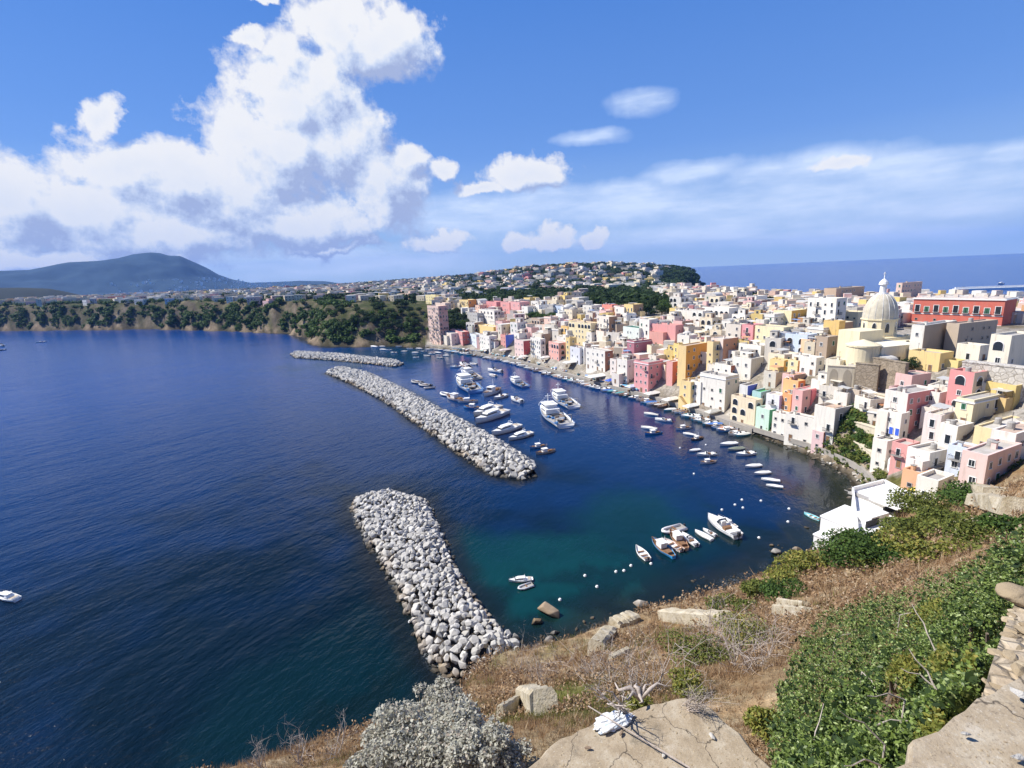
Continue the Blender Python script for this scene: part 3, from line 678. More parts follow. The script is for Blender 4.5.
qp = [(*P(x, y, 1.9)[:2], 1.9) for x, y in [(425,345),(440,346.5),(455,348),(490,355),(520,361),(560,372),(600,383),(640,393),(675,403),(700,411),(722,419),(752,429)]]
tag(strip('quay', qp, 14, M['pave'], 0.12, 1), kind='structure')
pp = [(*P(x, y, z)[:2], z) for x, y, z in [(745,426,2.0),(762,431,2.2),(785,438,2.5),(806,444,2.7),(828,452,3.0),(848,461,3.5),(862,470,3.9),(872,480,4.1),(880,490,4.2)]]
tag(strip('path', pp, 4.2, M['pave'], 0.5, 1, 1.2), kind='structure')
# ------------------------------------------------------------------ houses
def win_mesh(kind):
    b = MB(); w, h = {'window': (1.0, 1.4), 'tall': (1.1, 2.2), 'arch': (2.2, 2.4), 'small': (0.8, 0.8), 'shut': (1.1, 1.7), 'door': (1.1, 2.2)}[kind]
    fr = M['white'] if kind in ('window', 'tall', 'shut') else M['grey']
    if kind == 'arch':
        n = 9; pts = [(-w/2, 0), (w/2, 0)]+[(w/2*math.cos(math.pi*i/n), h-w/2+w/2*math.sin(math.pi*i/n)) for i in range(n+1)]
        b.add([(p[0], -0.03, p[1]) for p in pts], [tuple(range(len(pts)))], M['glass'])
        for i in range(1, len(pts)-1):
            a, c = pts[i], pts[i+1]; b.tube([(a[0], -0.05, a[1]), (c[0], -0.05, c[1])], 0.11, M['white'], 4)
    else:
        pm = M['glass'] if kind != 'door' else M['wood']
        b.box((0, -0.02, h/2), (w, 0.05, h), pm)
        for sx in (-1, 1): b.box((sx*(w/2+0.06), -0.04, h/2), (0.12, 0.10, h+0.12), fr)
        b.box((0, -0.04, h+0.06), (w+0.24, 0.10, 0.12), fr); b.box((0, -0.08, -0.05), (w+0.36, 0.2, 0.1), fr)
        if kind == 'window': b.box((0, -0.055, h/2), (0.06, 0.03, h), fr)
        if kind == 'shut':
            for sx in (-1, 1): b.box((sx*w*0.27, -0.07, h/2), (w*0.42, 0.05, h*0.98), M['shutter'])
    return b.mesh('door' if kind == 'door' else 'window')
WIN = {k: win_mesh(k) for k in ('window', 'tall', 'arch', 'small', 'shut', 'door')}
def balcony_mesh(w=2.4):
    b = MB(); b.box((0, -0.5, -0.06), (w, 1.0, 0.14), M['grey'])
    b.box((0, -0.98, 0.95), (w, 0.05, 0.06), M['dark'])
    for i in range(13): b.box((-w/2+0.03+i*(w-0.06)/12, -0.98, 0.47), (0.035, 0.035, 0.95), M['dark'])
    for sx in (-1, 1): b.box((sx*(w/2-0.03), -0.5, 0.95), (0.05, 0.95, 0.05), M['dark'])
    return b.mesh('balcony')
BALC = balcony_mesh()
def chim_mesh():
    b = MB(); b.box((0, 0, 0.6), (0.7, 0.7, 1.2), M['plaster']); b.box((0, 0, 1.28), (0.95, 0.95, 0.12), M['grey']); return b.mesh('chimney')
CHIM = chim_mesh()
def tank_mesh():
    b = MB(); b.lathe((0, 0, 0.25), [(0.01, 0), (0.55, 0), (0.6, 0.1), (0.6, 1.0), (0.5, 1.15), (0.01, 1.2)], M['grey'], 12); b.box((0, 0, 0.12), (1.2, 1.2, 0.24), M['grey']); return b.mesh('water_tank')
TANK = tank_mesh()
def ant_mesh():
    b = MB(); b.tube([(0, 0, 0), (0, 0, 2.8)], 0.035, M['dark'], 4); b.tube([(-0.5, 0, 2.6), (0.5, 0, 2.6)], 0.025, M['dark'], 4); b.tube([(-0.35, 0, 2.3), (0.35, 0, 2.3)], 0.025, M['dark'], 4); return b.mesh('antenna')
ANT = ant_mesh()
HOUSES = []   # (cx, cy, radius, pos px, name)
def house(px_c, L, W, H, rz, c1, label, roofc=(0.45, 0.42, 0.37), opts='', name='house', group=None, c2=None, seed=0, detail=True, cat='house', floors=None):
    """px_c: world near corner (x,y,z). L along local x (right face), W along local y (left face)."""
    rg = random.Random(seed*977+int(px_c[0]*13+px_c[1]*7)); cx, cy = L/2, W/2
    co, si = math.cos(rz), math.sin(rz)
    wx = px_c[0]+cx*co-cy*si; wy = px_c[1]+cx*si+cy*co; bz = px_c[2]
    root = empty(name, (wx, wy, bz), rz); tag(root, label, cat, group); ROOT_.append(root)
    b = MB(); pr = 0.0 if 'tile' in opts or 'vault' in opts else rg.uniform(0.35, 0.9)
    dn = 7.0; t = 0.35
    # walls with parapet ring
    b.box((0, 0, (H-dn)/2), (L, W, H+dn), M['plaster'])
    if pr:
        for (X, Y, sx, sy) in ((0, -W/2+t/2, L, t), (0, W/2-t/2, L, t), (-L/2+t/2, 0, t, W-2*t), (L/2-t/2, 0, t, W-2*t)):
            b.box((X, Y, H+pr/2), (sx, sy, pr), M['plaster'])
    if 'cornice' in opts: b.box((0, 0, H-0.35), (L+0.5, W+0.5, 0.3), M['white'])
    if 'plinth' in opts: b.box((0, 0, 0.3), (L+0.16, W+0.16, 1.4), M['grey'])
    b.build('wall', root, color=c1)
    if c2:   # right-hand face in its own colour, which holds painted shade on some houses
        q = MB(); q.box((0, -W/2-0.03, H/2-1.5), (L-0.02, 0.06, H+2.9+2*pr), M['plaster']); q.build('toned_right_wall', root, color=c2)
    b = MB()
    if 'tile' in opts:
        o = 0.4; r = min(L, W)*0.22
        b.add([(-L/2-o, -W/2-o, H), (L/2+o, -W/2-o, H), (L/2+o, W/2+o, H), (-L/2-o, W/2+o, H), (-L/4, 0, H+r), (L/4, 0, H+r)], [(3, 2, 1, 0), (0, 1, 5, 4), (1, 2, 5), (2, 3, 4, 5), (3, 0, 4)], M['roof'])
    elif 'vault' in opts:
        n = 10; R = W/2*0.98; vs = []
        for i in range(n+1):
            a = math.pi*i/n
            for X in (-L/2, L/2): vs.append((X, -R*math.cos(a), H+R*0.45*math.sin(a)))
        b.add(vs, [(2*i, 2*i+1, 2*i+3, 2*i+2) for i in range(n)]+[tuple(range(0, 2*n+2, 2)), tuple(reversed(range(1, 2*n+2, 2)))], M['roof'])
    else: b.box((0, 0, H+0.02), (L-2*t-0.01, W-2*t-0.01, 0.1), M['roof'])
    if 'dome' in opts: b.lathe((0, 0, H), [(min(L, W)*0.4*math.cos(a*math.pi/16), min(L, W)*0.28*math.sin(a*math.pi/16)) for a in range(9)], M['roof'], 16)
    b.build('roof', root, color=roofc, smooth=False)
    area = L*W
    if not detail: HOUSES.append((wx, wy, 0.5*math.hypot(L, W), rz, L, W)); return root
    if 'up' in opts and L > 5 and W > 5:
        uh = rg.uniform(2.4, 3.0); ul, uw = L*rg.uniform(.4, .6), W*rg.uniform(.4, .65); ux, uy = L/2-ul/2-0.5, W/2-uw/2-0.5
        q = MB(); q.box((ux, uy, H+uh/2), (ul, uw, uh), M['plaster']); q.box((ux, uy, H+uh+0.06), (ul+0.3, uw+0.3, 0.12), M['grey'])
        u = q.build('upper_storey', root, color=c1)
        put('window', WIN['door'], u, (ux, uy-uw/2, H+0.12)); put('window', WIN['small'], u, (ux-ul/2, uy, H+1.2), (0, 0, -math.pi/2))
    if rg.random() < .55: put('chimney', CHIM, root, (rg.uniform(-.35, .1)*L, rg.uniform(-.1, .35)*W, H), color=c1)
    if rg.random() < .3: put('water_tank', TANK, root, (rg.uniform(-.3, .1)*L, rg.uniform(-.1, .2)*W, H+0.06))
    if rg.random() < .45: put('antenna', ANT, root, (rg.uniform(-.4, .4)*L, rg.uniform(-.4, .4)*W, H+0.06))
    if 'awn' in opts:
        ac = rg.choice([(0.75, 0.72, 0.65), (0.5, 0.5, 0.48), (0.6, 0.35, 0.2), (0.2, 0.3, 0.5), (0.7, 0.66, 0.55)])
        q = MB(); aw = min(4, L*0.5)
        for sx, sy in ((-1, -1), (1, -1), (1, 1), (-1, 1)): q.tube([(-L/4+sx*aw/2, -W/8+sy*1.3, H), (-L/4+sx*aw/2, -W/8+sy*1.3, H+2.3)], 0.05, M['white'], 4)
        q.add([(-L/4-aw/2-.2, -W/8-1.5, H+2.2), (-L/4+aw/2+.2, -W/8-1.5, H+2.2), (-L/4+aw/2+.2, -W/8+1.5, H+2.5), (-L/4-aw/2-.2, -W/8+1.5, H+2.5)], [(0, 1, 2, 3)], M['canvas'])
        q.build('roof_canopy', root, color=ac)
    nf = floors or max(1, int(round(H/3.3))); fh = H/nf
    styles = ['window', 'window', 'small', 'tall', 'window', 'shut'] if 'arch' not in opts else ['arch', 'arch', 'window']
    st = rg.choice(styles[:3]+['tall']) if 'arch' not in opts else 'arch'
    for face, ln in (('r', L), ('l', W)):
        if face == 'r' and 'blindr' in opts: continue
        if face == 'l' and 'blindl' in opts: continue
        nc = max(1, int(ln/rg.uniform(2.5, 3.6))); 
        if nc > 9: nc = 9
        for fl in range(nf):
            for k in range(nc):
                if rg.random() < (0.22 if nc > 1 else 0.05): continue
                u = -ln/2+ln*(k+0.5)/nc+rg.uniform(-.25, .25); z0 = fl*fh+0.95+rg.uniform(-.1, .1); kd = st if rg.random() < .65 else rg.choice(styles)
                if fl == 0 and rg.random() < .3: kd = 'door'; z0 = 0.1
                if 'arch' in opts and fl < nf-1 and rg.random() < .5: kd = 'window'
                if kd == 'arch' and (fh < 3.0 or ln/nc < 2.6): kd = 'window'
                if kd == 'arch': z0 = fl*fh+0.3
                if kd == 'tall': z0 = fl*fh+0.35
                hgt = {'window': 1.4, 'tall': 2.2, 'arch': 2.4, 'small': .8, 'shut': 1.7, 'door': 2.2}[kd]
                if z0+hgt > H-0.15: z0 = max(0.1, H-0.2-hgt)
                nm = 'door' if kd == 'door' else 'window'
                off = 0.06 if (c2 and face == 'r') else 0
                ws = rg.uniform(.72, 1.0) if kd != 'arch' else 1.0
                if face == 'r': w = put(nm, WIN[kd], root, (u, -W/2-off, z0), scale=(ws, 1, ws))
                else: w = put(nm, WIN[kd], root, (-L/2, -u, z0), (0, 0, -math.pi/2), scale=(ws, 1, ws))
                if kd == 'tall' and fl > 0 and rg.random() < .6:
                    if face == 'r': put('balcony', BALC, root, (u, -W/2-off, z0))
                    else: put('balcony', BALC, root, (-L/2, -u, z0), (0, 0, -math.pi/2))
    if L > 5 and W > 4.5 and rg.random() < (.22 if 'hero' in opts else .75) and 'tile' not in opts:
        ah = H*rg.uniform(.35, .75); aw = rg.uniform(2.2, 3.6); q = MB(); al = rg.uniform(.4, .75)
        if rg.random() < .5: ac, asz, side = (rg.uniform(-.2, .2)*L, -W/2-aw/2+.05), (L*al, aw), 'r'
        else: ac, asz, side = (-L/2-aw/2+.05, rg.uniform(-.2, .2)*W), (aw, W*al), 'l'
        if 'door' not in opts and 'stair' not in opts:
            q.box((ac[0], ac[1], (ah-dn)/2), (asz[0], asz[1], ah+dn), M['plaster'])
            for (X, Y, sx, sy) in ((0, -asz[1]/2+.12, asz[0], .24), (0, asz[1]/2-.12, asz[0], .24), (-asz[0]/2+.12, 0, .24, asz[1]-.48), (asz[0]/2-.12, 0, .24, asz[1]-.48)): q.box((ac[0]+X, ac[1]+Y, ah+.4), (sx, sy, .8), M['plaster'])
            q.box((ac[0], ac[1], ah+.03), (asz[0]-.5, asz[1]-.5, .1), M['roof'])
            k_ = rg.uniform(.85, 1.0); an = q.build('annex', root, color=tuple(v*k_+(.03 if rg.random() < .5 else 0) for v in c1))
            if side == 'r': put('window', WIN[rg.choice(['small', 'window', 'door'])], an, (ac[0]+rg.uniform(-.2, .2)*asz[0], -W/2-aw+.05, .15), scale=(.9, 1, .9))
            else: put('window', WIN[rg.choice(['small', 'window', 'door'])], an, (-L/2-aw+.05, ac[1], .15), (0, 0, -math.pi/2), scale=(.9, 1, .9))
            if rg.random() < .4:
                cc_ = rg.choice([(.7, .68, .6), (.5, .48, .42), (.45, .22, .12), (.3, .36, .5), (.62, .55, .45)]); q = MB(); q.box((ac[0], ac[1], ah+2.4), (asz[0]*.9, asz[1]*.9, .08), M['canvas'])
                for sx, sy in ((-1, -1), (1, -1), (1, 1), (-1, 1)): q.tube([(ac[0]+sx*asz[0]*.43, ac[1]+sy*asz[1]*.43, ah), (ac[0]+sx*asz[0]*.43, ac[1]+sy*asz[1]*.43, ah+2.4)], .05, M['wood'], 4)
                q.build('terrace_canopy', root, color=cc_)
    if 'stair' in opts:
        q = MB(); ns = 10; sh = min(H*0.6, 4.5)
        for i in range(ns): q.box((-L/2-0.75, -W/2+0.5+i*W*0.8/ns, (i+1)*sh/ns/2-1), (1.4, W*0.8/ns+0.01, (i+1)*sh/ns+2), M['plaster'])
        q.build('outside_stair', root, color=c1)
    HOUSES.append((wx, wy, 0.5*math.hypot(L, W), rz, L, W))
    return root
def solve_len(C, e, px, lo, hi):
    v = C-CAM; k = (px-512)/F; den = e@RX-k*(e@fw)
    if abs(den) < 1e-6: return lo
    L = (k*(v@fw)-v@RX)/den
    return max(lo, min(hi, L if L > 0 else lo))
def solve_h(C, py):
    v = C-CAM; k = (384-py)/F; e = np.array([0, 0, 1.0]); den = e@UX-k*(e@fw); return max(2.6, (k*(v@fw)-v@UX)/den)
def yaw_for(px):
    return R_(np.interp(px, [420, 480, 560, 700, 860, 1024], [30, 28, 27, 27, 24, 20]))
Wt = (0.76, 0.72, 0.64); Cr = (0.72, 0.63, 0.44); Yl = (0.76, 0.55, 0.20); Or = (0.72, 0.36, 0.09); Pk = (0.70, 0.27, 0.26); Lp = (0.74, 0.50, 0.45); Tn = (0.45, 0.34, 0.23)
HERO = [  # corner px, base py, left width, right width, height, colour, label, options, right face colour
 (634,364,7,27,22,(.34,.07,.13),'dark magenta flat-roofed house above the pink quay house','cornice',None),
 (675,348,27,8,21,Pk,'wide rose pink house behind the dark magenta one','blindl',None),
 (648,394,14,17,30,(.72,.27,.29),'pink quay house with white window surrounds, left of the yellow tower house','cornice',None),
 (672,386,6,9,23,(.70,.30,.28),'narrow red house squeezed beside the tall orange house','blindl',(.62,.18,.11)),
 (685,386,8,21,39,(.78,.55,.22),'tall house with a broad orange side wall above the quay','blindl',(.72,.34,.06)),
 (712,372,5,8,28,(.72,.55,.25),'slim yellow house attached right of the tall orange house','',None),
 (690,408,11,26,24,(.76,.55,.22),'yellow house with a long outside stair, below the tall orange house','stair',None),
 (700,406,10,7,22,Wt,'little white quay house beside the yellow stair house','up',None),
 (722,366,12,15,26,(.74,.60,.52),'house with pinkish front and terracotta side wall','',(.50,.25,.15)),
 (730,385,16,17,18,Wt,'white house with brown-red side wall behind the four-storey white quay house','awn',(.36,.12,.07)),
 (724,413,25,13,34,Wt,'four-storey white quay house with rows of dark windows','cornice',(.72,.64,.5)),
 (754,428,24,7,26,(.74,.62,.42),'cream quay house with arched windows, right of the four-storey white one','arch',None),
 (735,393,8,20,9,(.66,.62,.52),'low house with a bright green roof terrace','blindl blindr',None),
 (747,400,8,28,12,(.70,.70,.68),'terrace house with bright blue painted wall','blindr',(.10,.15,.62)),
 (760,409,6,15,15,(.30,.55,.55),'small teal house with green roof terrace','blindl',None),
 (778,416,13,9,19,(.72,.72,.74),'white house with lavender side between teal and orange houses','',(.60,.52,.74)),
 (768,433,13,11,21,(.52,.74,.60),'mint green quay house with emerald side wall','shut',(.10,.42,.20)),
 (790,413,4,9,17,(.76,.30,.08),'small bright orange house with dark opening, left of the salmon house','',None),
 (800,425,4,16,33,(.74,.36,.34),'tall salmon pink house with few windows below the crimson terrace','',None),
 (811,406,7,38,15,(.66,.10,.16),'long crimson house with a white roof terrace','blindr',None),
 (797,399,15,6,16,(.76,.42,.14),'orange house with paired dark windows','',(.72,.22,.06)),
 (791,390,9,42,14,(.74,.38,.10),'long orange house with green roof edge above the crimson terrace','blindl',None),
 (783,377,14,6,15,Yl,'golden yellow house left of the pale yellow pair','',(.70,.40,.08)),
 (797,376,10,6,14,(.76,.62,.32),'pale yellow house with orange side beside the golden one','',(.70,.34,.12)),
 (782,350,28,4,21,(.76,.66,.40),'long cream house with a row of arches under flat roof','arch',None),
 (752,348,11,3,21,(.68,.22,.26),'narrow rose red house with dark loggias, left of the arched cream house','awn',None),
 (806,355,22,3,18,(.52,.63,.76),'pale blue house with arched windows on the upper slope','arch',None),
 (818,356,18,10,13,(.76,.46,.26),'peach orange house just right of the pale blue house','',None),
 (831,352,23,3,13,Cr,'cream house behind the peach orange one','blindl',None),
 (790,334,18,15,22,(.76,.66,.38),'cream house with ochre side wall left of the tall white palazzo','',(.66,.38,.08)),
 (833,339,28,4,39,Wt,'tall white palazzo left of the domed church','tall',None),
 (856,336,20,3,22,(.72,.62,.40),'beige house with single window between palazzo and dome','',None),
 (837,347,3,6,24,(.66,.42,.10),'narrow ochre wall house at the church corner','blindl blindr',None),
 (835,304,3,28,15,(.44,.30,.20),'brown stone building on the skyline left of the dome','blindl',None),
 (900,303,4,20,19,(.60,.42,.35),'dull pink house on the skyline just right of the dome','',None),
 (938,372,31,3,16,Yl,'yellow house under the brown-walled stone house','',None),
 (978,362,3,10,14,(.72,.66,.54),'cream block below the right end of the red palace','',None),
 (920,362,12,32,34,(.70,.68,.62),'stone house with white front windows and brown side wall below the red palace','blindr',(.40,.31,.22)),
 (955,355,4,38,30,(.42,.33,.24),'large tan brick wall building directly under the red palace','blindl',None),
 (902,442,22,30,46,(.74,.66,.60),'dusty rose house with white front, tallest on the lower slope','',(.60,.26,.25)),
 (897,452,22,6,36,Wt,'white house with a row of blue arched windows','',None),
 (884,470,14,16,26,Wt,'white house at the foot of the lane by the curved stair','',None),
 (905,470,4,12,22,(.66,.26,.25),'small rose red house next to the curved stair','',None),
 (926,482,22,26,26,Wt,'long white terrace house above the beach house','',None),
 (938,442,10,22,24,(.72,.62,.58),'pink-white house right of the dusty rose house','awn',None),
 (955,447,14,16,18,Wt,'white house in the middle of the right slope','',None),
 (970,428,8,36,26,(.76,.66,.42),'pale yellow block high on the right slope below the pale masonry wall','cornice',None),
 (992,452,6,36,20,(.76,.60,.30),'low house with a deep yellow side wall','blindr',None),
 (965,475,14,10,24,(.56,.64,.76),'pale blue house in the lane behind the pink slope house','',None),
 (982,492,12,34,34,(.74,.52,.48),'pale pink house right above the green slope','',None),
 (1010,470,10,26,34,(.76,.68,.62),'pinkish white house at the right edge above the slope','',None),
 (918,494,8,14,18,(.62,.30,.14),'small orange-brown house behind the yellow awning','',None),
 (935,505,12,16,20,Wt,'small white house next to the green slope, right of the orange-brown one','',None),
 (832,444,20,22,32,Wt,'white house with a grey side wall, above the harbour path','awn',(.34,.34,.36)),
 (812,447,28,5,26,Wt,'low white house on the harbour path, left of the grey-sided one','',None),
 (822,451,7,7,17,(.72,.48,.48),'tiny pink house at the path corner','',(.5,.2,.12)),
 (785,441,14,8,24,Wt,'white house between the mint house and the path','',None),
 (985,400,22,34,14,Wt,'white house with a bright blue window on the terrace below the pale wall','',None),
 (994,397,10,26,10,(.60,.34,.28),'pavilion with brick red tiled roof and a blue door','tile',None),
 (1004,382,20,24,44,(.74,.68,.54),'cream house with a big arch above the pale masonry wall','arch',None),
 (441,345,11,9,38,(.74,.50,.40),'tall salmon beige house standing alone at the far end of the quay','',(.52,.30,.26)),
 (446,316,14,6,12,(.72,.54,.44),'rose beige house stepping above the lone tall quay house','',None),
 (469,314,9,8,13,Yl,'yellow house among the upper row at the far end','',(.70,.28,.07)),
 (480,316,2,8,10,(.74,.46,.34),'peach house touching the yellow and orange one','',None),
 (436,305,10,5,9,(.72,.62,.3),'small yellow-roofed house above the wooded cliff end','',None),
 (497,316,10,8,13,(.58,.18,.2),'dark rose house starting the long pink row','',None),
 (510,316,9,8,13,Pk,'pink house second in the long pink row','',None),
 (520,317,9,10,14,(.68,.3,.3),'pale-fronted rose house ending the long pink row','',None),
 (528,318,1,12,11,Wt,'white house right of the long pink row','',None),
 (478,328,10,4,14,(.40,.40,.40),'grey house with long shaded terraces','awn',None),
 (495,328,16,4,17,Wt,'white house with arches beside the grey terraces','arch',None),
 (494,338,18,4,10,Yl,'low yellow block above the blue and white quay houses','blindl',(.7,.5,.1)),
 (463,346,14,7,13,Pk,'pink quay house near the far end','',(.52,.12,.10)),
 (452,346,9,3,12,(.72,.60,.52),'beige low house between the salmon tower and the pink quay house','',None),
 (477,349,8,4,13,(.62,.70,.76),'pale blue-white quay house with a blue door','',None),
 (490,351,10,4,14,Wt,'white quay house next to the pale blue one','up',None),
 (506,348,5,9,12,(.66,.24,.2),'blue-walled house near the quay with red front','blindr',(.10,.17,.60)),
 (524,358,9,15,16,(.74,.52,.48),'crimson quay house with a pale pink front','',(.46,.07,.09)),
 (541,360,10,5,20,Wt,'slim white quay house between the crimson and the salmon ones','tall',None),
 (559,361,10,8,17,(.74,.34,.28),'salmon red quay house with arches left of the yellow quay house','arch',None),
 (570,361,4,7,22,Yl,'narrow yellow quay house','',None),
 (568,345,3,10,18,(.70,.42,.10),'orange house with dark arched openings up the slope','arch',None),
 (591,346,22,3,22,(.76,.64,.36),'pale yellow house with a buttressed front and arched windows','arch',None),
 (583,332,16,6,10,(.76,.58,.30),'yellow house topping the pale yellow block','dome',None),
 (580,365,10,6,16,(.60,.62,.68),'grey-blue quay house right of the yellow one','awn',None),
 (605,372,19,8,20,Wt,'white quay house with a brown side wall and tall windows','tall',(.36,.16,.10)),
 (609,345,12,8,27,(.72,.64,.54),'tall cream house with a brown side wall, mid slope','',(.42,.24,.14)),
 (612,318,10,6,12,(.68,.16,.12),'red-topped house below the blue cube','',None),
 (607,312,4,9,7,(.55,.58,.62),'small blue-walled cube on the upper slope','',(.14,.18,.5)),
 (633,324,9,10,18,Yl,'yellow house with brown side wall by the dark trees','',(.36,.24,.14)),
 (624,324,9,2,16,Wt,'white house with two tall windows left of the yellow and brown one','tall',None),
 (639,344,16,3,15,(.62,.68,.62),'pale green house with a dark green roof','',None),
 (649,343,10,3,22,Wt,'slim white house right of the green-roofed one','',None),
 (627,384,10,10,22,Wt,'white house with stacked terraces left of the pink quay house','awn up',None),
 (616,377,6,9,16,(.70,.62,.56),'beige house beside the brown-sided white quay house','',None),
 (702,330,26,3,18,Wt,'big white house with many arched loggias at the top of the slope','arch',None),
 (728,330,24,3,20,Wt,'white house with shaded loggias right of the big arched one','arch',None),
 (744,336,13,3,20,Wt,'white house in front of the upper plateau, left of the church view','arch up',None),
 (768,332,20,3,14,Wt,'low white house with square windows on the upper slope','',None),
 (760,362,22,12,14,Wt,'white house with wide shaded roof above the white terraces','awn',(.5,.48,.44)),
 (750,380,18,14,20,Wt,'white stacked house at the middle of the slope','up awn',(.62,.58,.5)),
 (815,376,16,8,16,Wt,'white house stepped in front of the peach orange house','',None),
 (838,384,14,10,22,(.72,.66,.5),'cream tall narrow house left of the round church apse','blindl',None),
 (826,398,16,12,14,Wt,'small white house beside the arcade wall','up',None),
 (803,371,12,8,14,(.74,.7,.62),'off-white house in front of the pale blue one','up',None),
 (858,404,10,16,12,(.5,.41,.31),'brown ruined house below the two stone wall panels','blindl',None),
 (846,410,14,8,14,Wt,'white house with small terrace below the arcade wall','awn',None),
 (775,388,12,18,14,(.55,.5,.42),'grey beige house with wooden roof terrace','awn',None),
]
_b = MB(); _b.box((0, -.05, 1.05), (1.0, .1, 2.1), mat('blue_paint', f_plain((.05, .12, .55), .1, 2.0), .5)); _b.box((0, -.03, 1.08), (1.25, .07, 2.3), M['white']); BLUE = _b.mesh('blue_door')
ROOT_ = []
GREEN_ROOF = {12: (0.08, 0.42, 0.10), 14: (0.10, 0.36, 0.14), 21: (0.18, 0.33, 0.16)}
NAMES = []
for i, (px, pyb, wl, wr, hp, c, lab, op, c2) in enumerate(HERO):
    c = tuple(v*.86+q*.14 for v, q in zip(c, (.74, .66, .54))); C = hit(px, pyb); rz = yaw_for(px)+R_(random.uniform(-5, 5))
    er = np.array([math.cos(rz), math.sin(rz), 0]); el_ = np.array([-math.sin(rz), math.cos(rz), 0])
    Lr = solve_len(C, er, px+wr, 3.5, 42); Ll = solve_len(C, el_, px-wl, 3.5, 30); Hh = solve_h(C, pyb-hp)
    if wl <= 3: Ll = max(6, min(9, Lr))
    if wr <= 4: Lr = 6.5
    rc = GREEN_ROOF.get(i, random.choice([(0.5, 0.47, 0.42), (0.42, 0.4, 0.37), (0.62, 0.58, 0.5), (0.55, 0.42, 0.33)]))
    if 'tile' in op: rc = (0.36, 0.08, 0.06)
    if 'white roof' in lab: rc = (0.75, 0.73, 0.7)
    if 'dark green roof' in lab: rc = (0.04, 0.16, 0.12)
    house(C, Lr, Ll, Hh, rz, c, lab, rc, op+' hero', c2=c2, seed=i)
    NAMES.append((px, pyb-hp/2, lab, C[0], C[1])); Lh, Wh = HOUSES[-1][4:6]
    if 'blue door' in lab: put('door', BLUE, ROOT_[-1], (-Lh/2-.03, 0, .1), (0, 0, -math.pi/2), scale=(1.3, 1, 1.05))
    if 'blue window' in lab: put('window', BLUE, ROOT_[-1], (-Lh/2-.03, 0, 1.2), (0, 0, -math.pi/2), scale=(1.5, 1, .7))
    if 'blue arched' in lab:
        for k in range(4): put('window', BLUE, ROOT_[-1], (-Lh/2-.06, (k-1.5)*1.5, Hh*.45), (0, 0, -math.pi/2), scale=(.9, 1, .9))
# ------------------------------------------------------------------ the red palace, the domed church and other landmarks
def two_point(a, b, z):
    A = P(a[0], a[1], z); B = P(b[0], b[1], z); d = B-A; L = float(np.linalg.norm(d)); return A, L, math.atan2(d[1], d[0])
# red palace
C = P(911, 323, 29.0); _B = P(1009, 328, 29.0); rz = math.atan2(_B[1]-C[1], _B[0]-C[0]); er = np.array([math.cos(rz), math.sin(rz), 0]); L = solve_len(C, er, 1001, 10, 60); H = solve_h(C, 299)
root = empty('palace', (C[0], C[1], C[2]), rz); tag(root, 'long red palace with white-framed tall windows behind the church', 'palace')
b = MB(); b.box((L/2, 7, H/2-3), (L, 14, H+6), M['plaster']); b.build('wall', root, color=(0.56, 0.13, 0.09))
b = MB(); b.box((L/2, 7, H+0.25), (L+0.9, 14.9, 0.5), M['white']); b.box((L/2, -0.08, H*0.42), (L, 0.16, 0.35), M['white']); b.box((L/2, -0.09, 0.6), (L, 0.18, 0.4), M['white']); b.build('cornice', root)
b = MB(); b.box((L/2, 7, H+0.62), (L-0.4, 13.6, 0.25), M['roof'])
for k in range(6): b.box((L*(0.1+0.16*k), 7, H+1.3), (1.4, 1.2, 1.2), M['roof'])
b.build('roof', root, color=(0.62, 0.55, 0.48))
n = 9
for k in range(n):
    u = L*(k+0.5)/n; s = H*0.27/2.2
    put('window', WIN['shut' if k % 2 else 'tall'], root, (u, 0, H*0.50), scale=(s*1.15, 1, s*1.0)); put('balcony', BALC, root, (u, -0.0, H*0.49), scale=(1.0, .8, 1))
    if k % 2 == 0: put('window', WIN['small'], root, (u, 0, H*0.15))
HOUSES.append((C[0]+er[0]*L/2, C[1]+er[1]*L/2+6, L/2, rz, L, 14))
# domed church
C = P(876, 352, 25.5); R0 = 1.0; dist = np.linalg.norm(C-CAM); k = 1.0
def szx(px_): return px_/F*float((C-CAM)@fw)
root = empty('church', (C[0], C[1], C[2]), R_(15)); tag(root, 'cream baroque church with a large ribbed grey dome and lantern', 'church')
ztop = solve_h(C, 276); rD = szx(33)/2/1.12; zs = solve_h(C, 318); zd = solve_h(C, 334); zl = solve_h(C, 293); zl2 = solve_h(C, 284)
crm = (0.77, 0.67, 0.44)
b = MB(); b.lathe((0, 0, 0), [(rD*1.06, zd-1.0), (rD*1.06, zd), (rD*1.0, zd+.05), (rD*1.0, zs-0.5), (rD*1.08, zs-0.45), (rD*1.08, zs), (0.1, zs+0.02)], M['plaster'], 8); dr = b.build('drum', root, color=crm)
for a in range(8):
    an = math.pi/8+a*math.pi/4+math.pi/2; rr = rD*math.cos(math.pi/8)
    put('window', WIN['arch'], dr, (rr*math.cos(an-math.pi/2), rr*math.sin(an-math.pi/2), zd+(zs-zd)*0.18), (0, 0, an), scale=(0.6, 1, (zs-zd)*0.6/2.4))
b = MB(); prof = [(rD*0.99*math.cos(t*math.pi/2/14)**0.9 if t < 14 else 0.9, zs+(zl-zs)*math.sin(t*math.pi/2/14)) for t in range(15)]
b.lathe((0, 0, 0), prof, M['roof'], 32); b.build('dome', root, smooth=True, color=(0.60, 0.55, 0.43))
b = MB()
for a in range(16):
    an = a*math.pi/8; b.tube([(p[0]*1.01*math.cos(an), p[0]*1.01*math.sin(an), p[1]+0.02) for p in prof[:-1]], 0.05, M['roof'], 4)
b.build('dome_ribs', root)
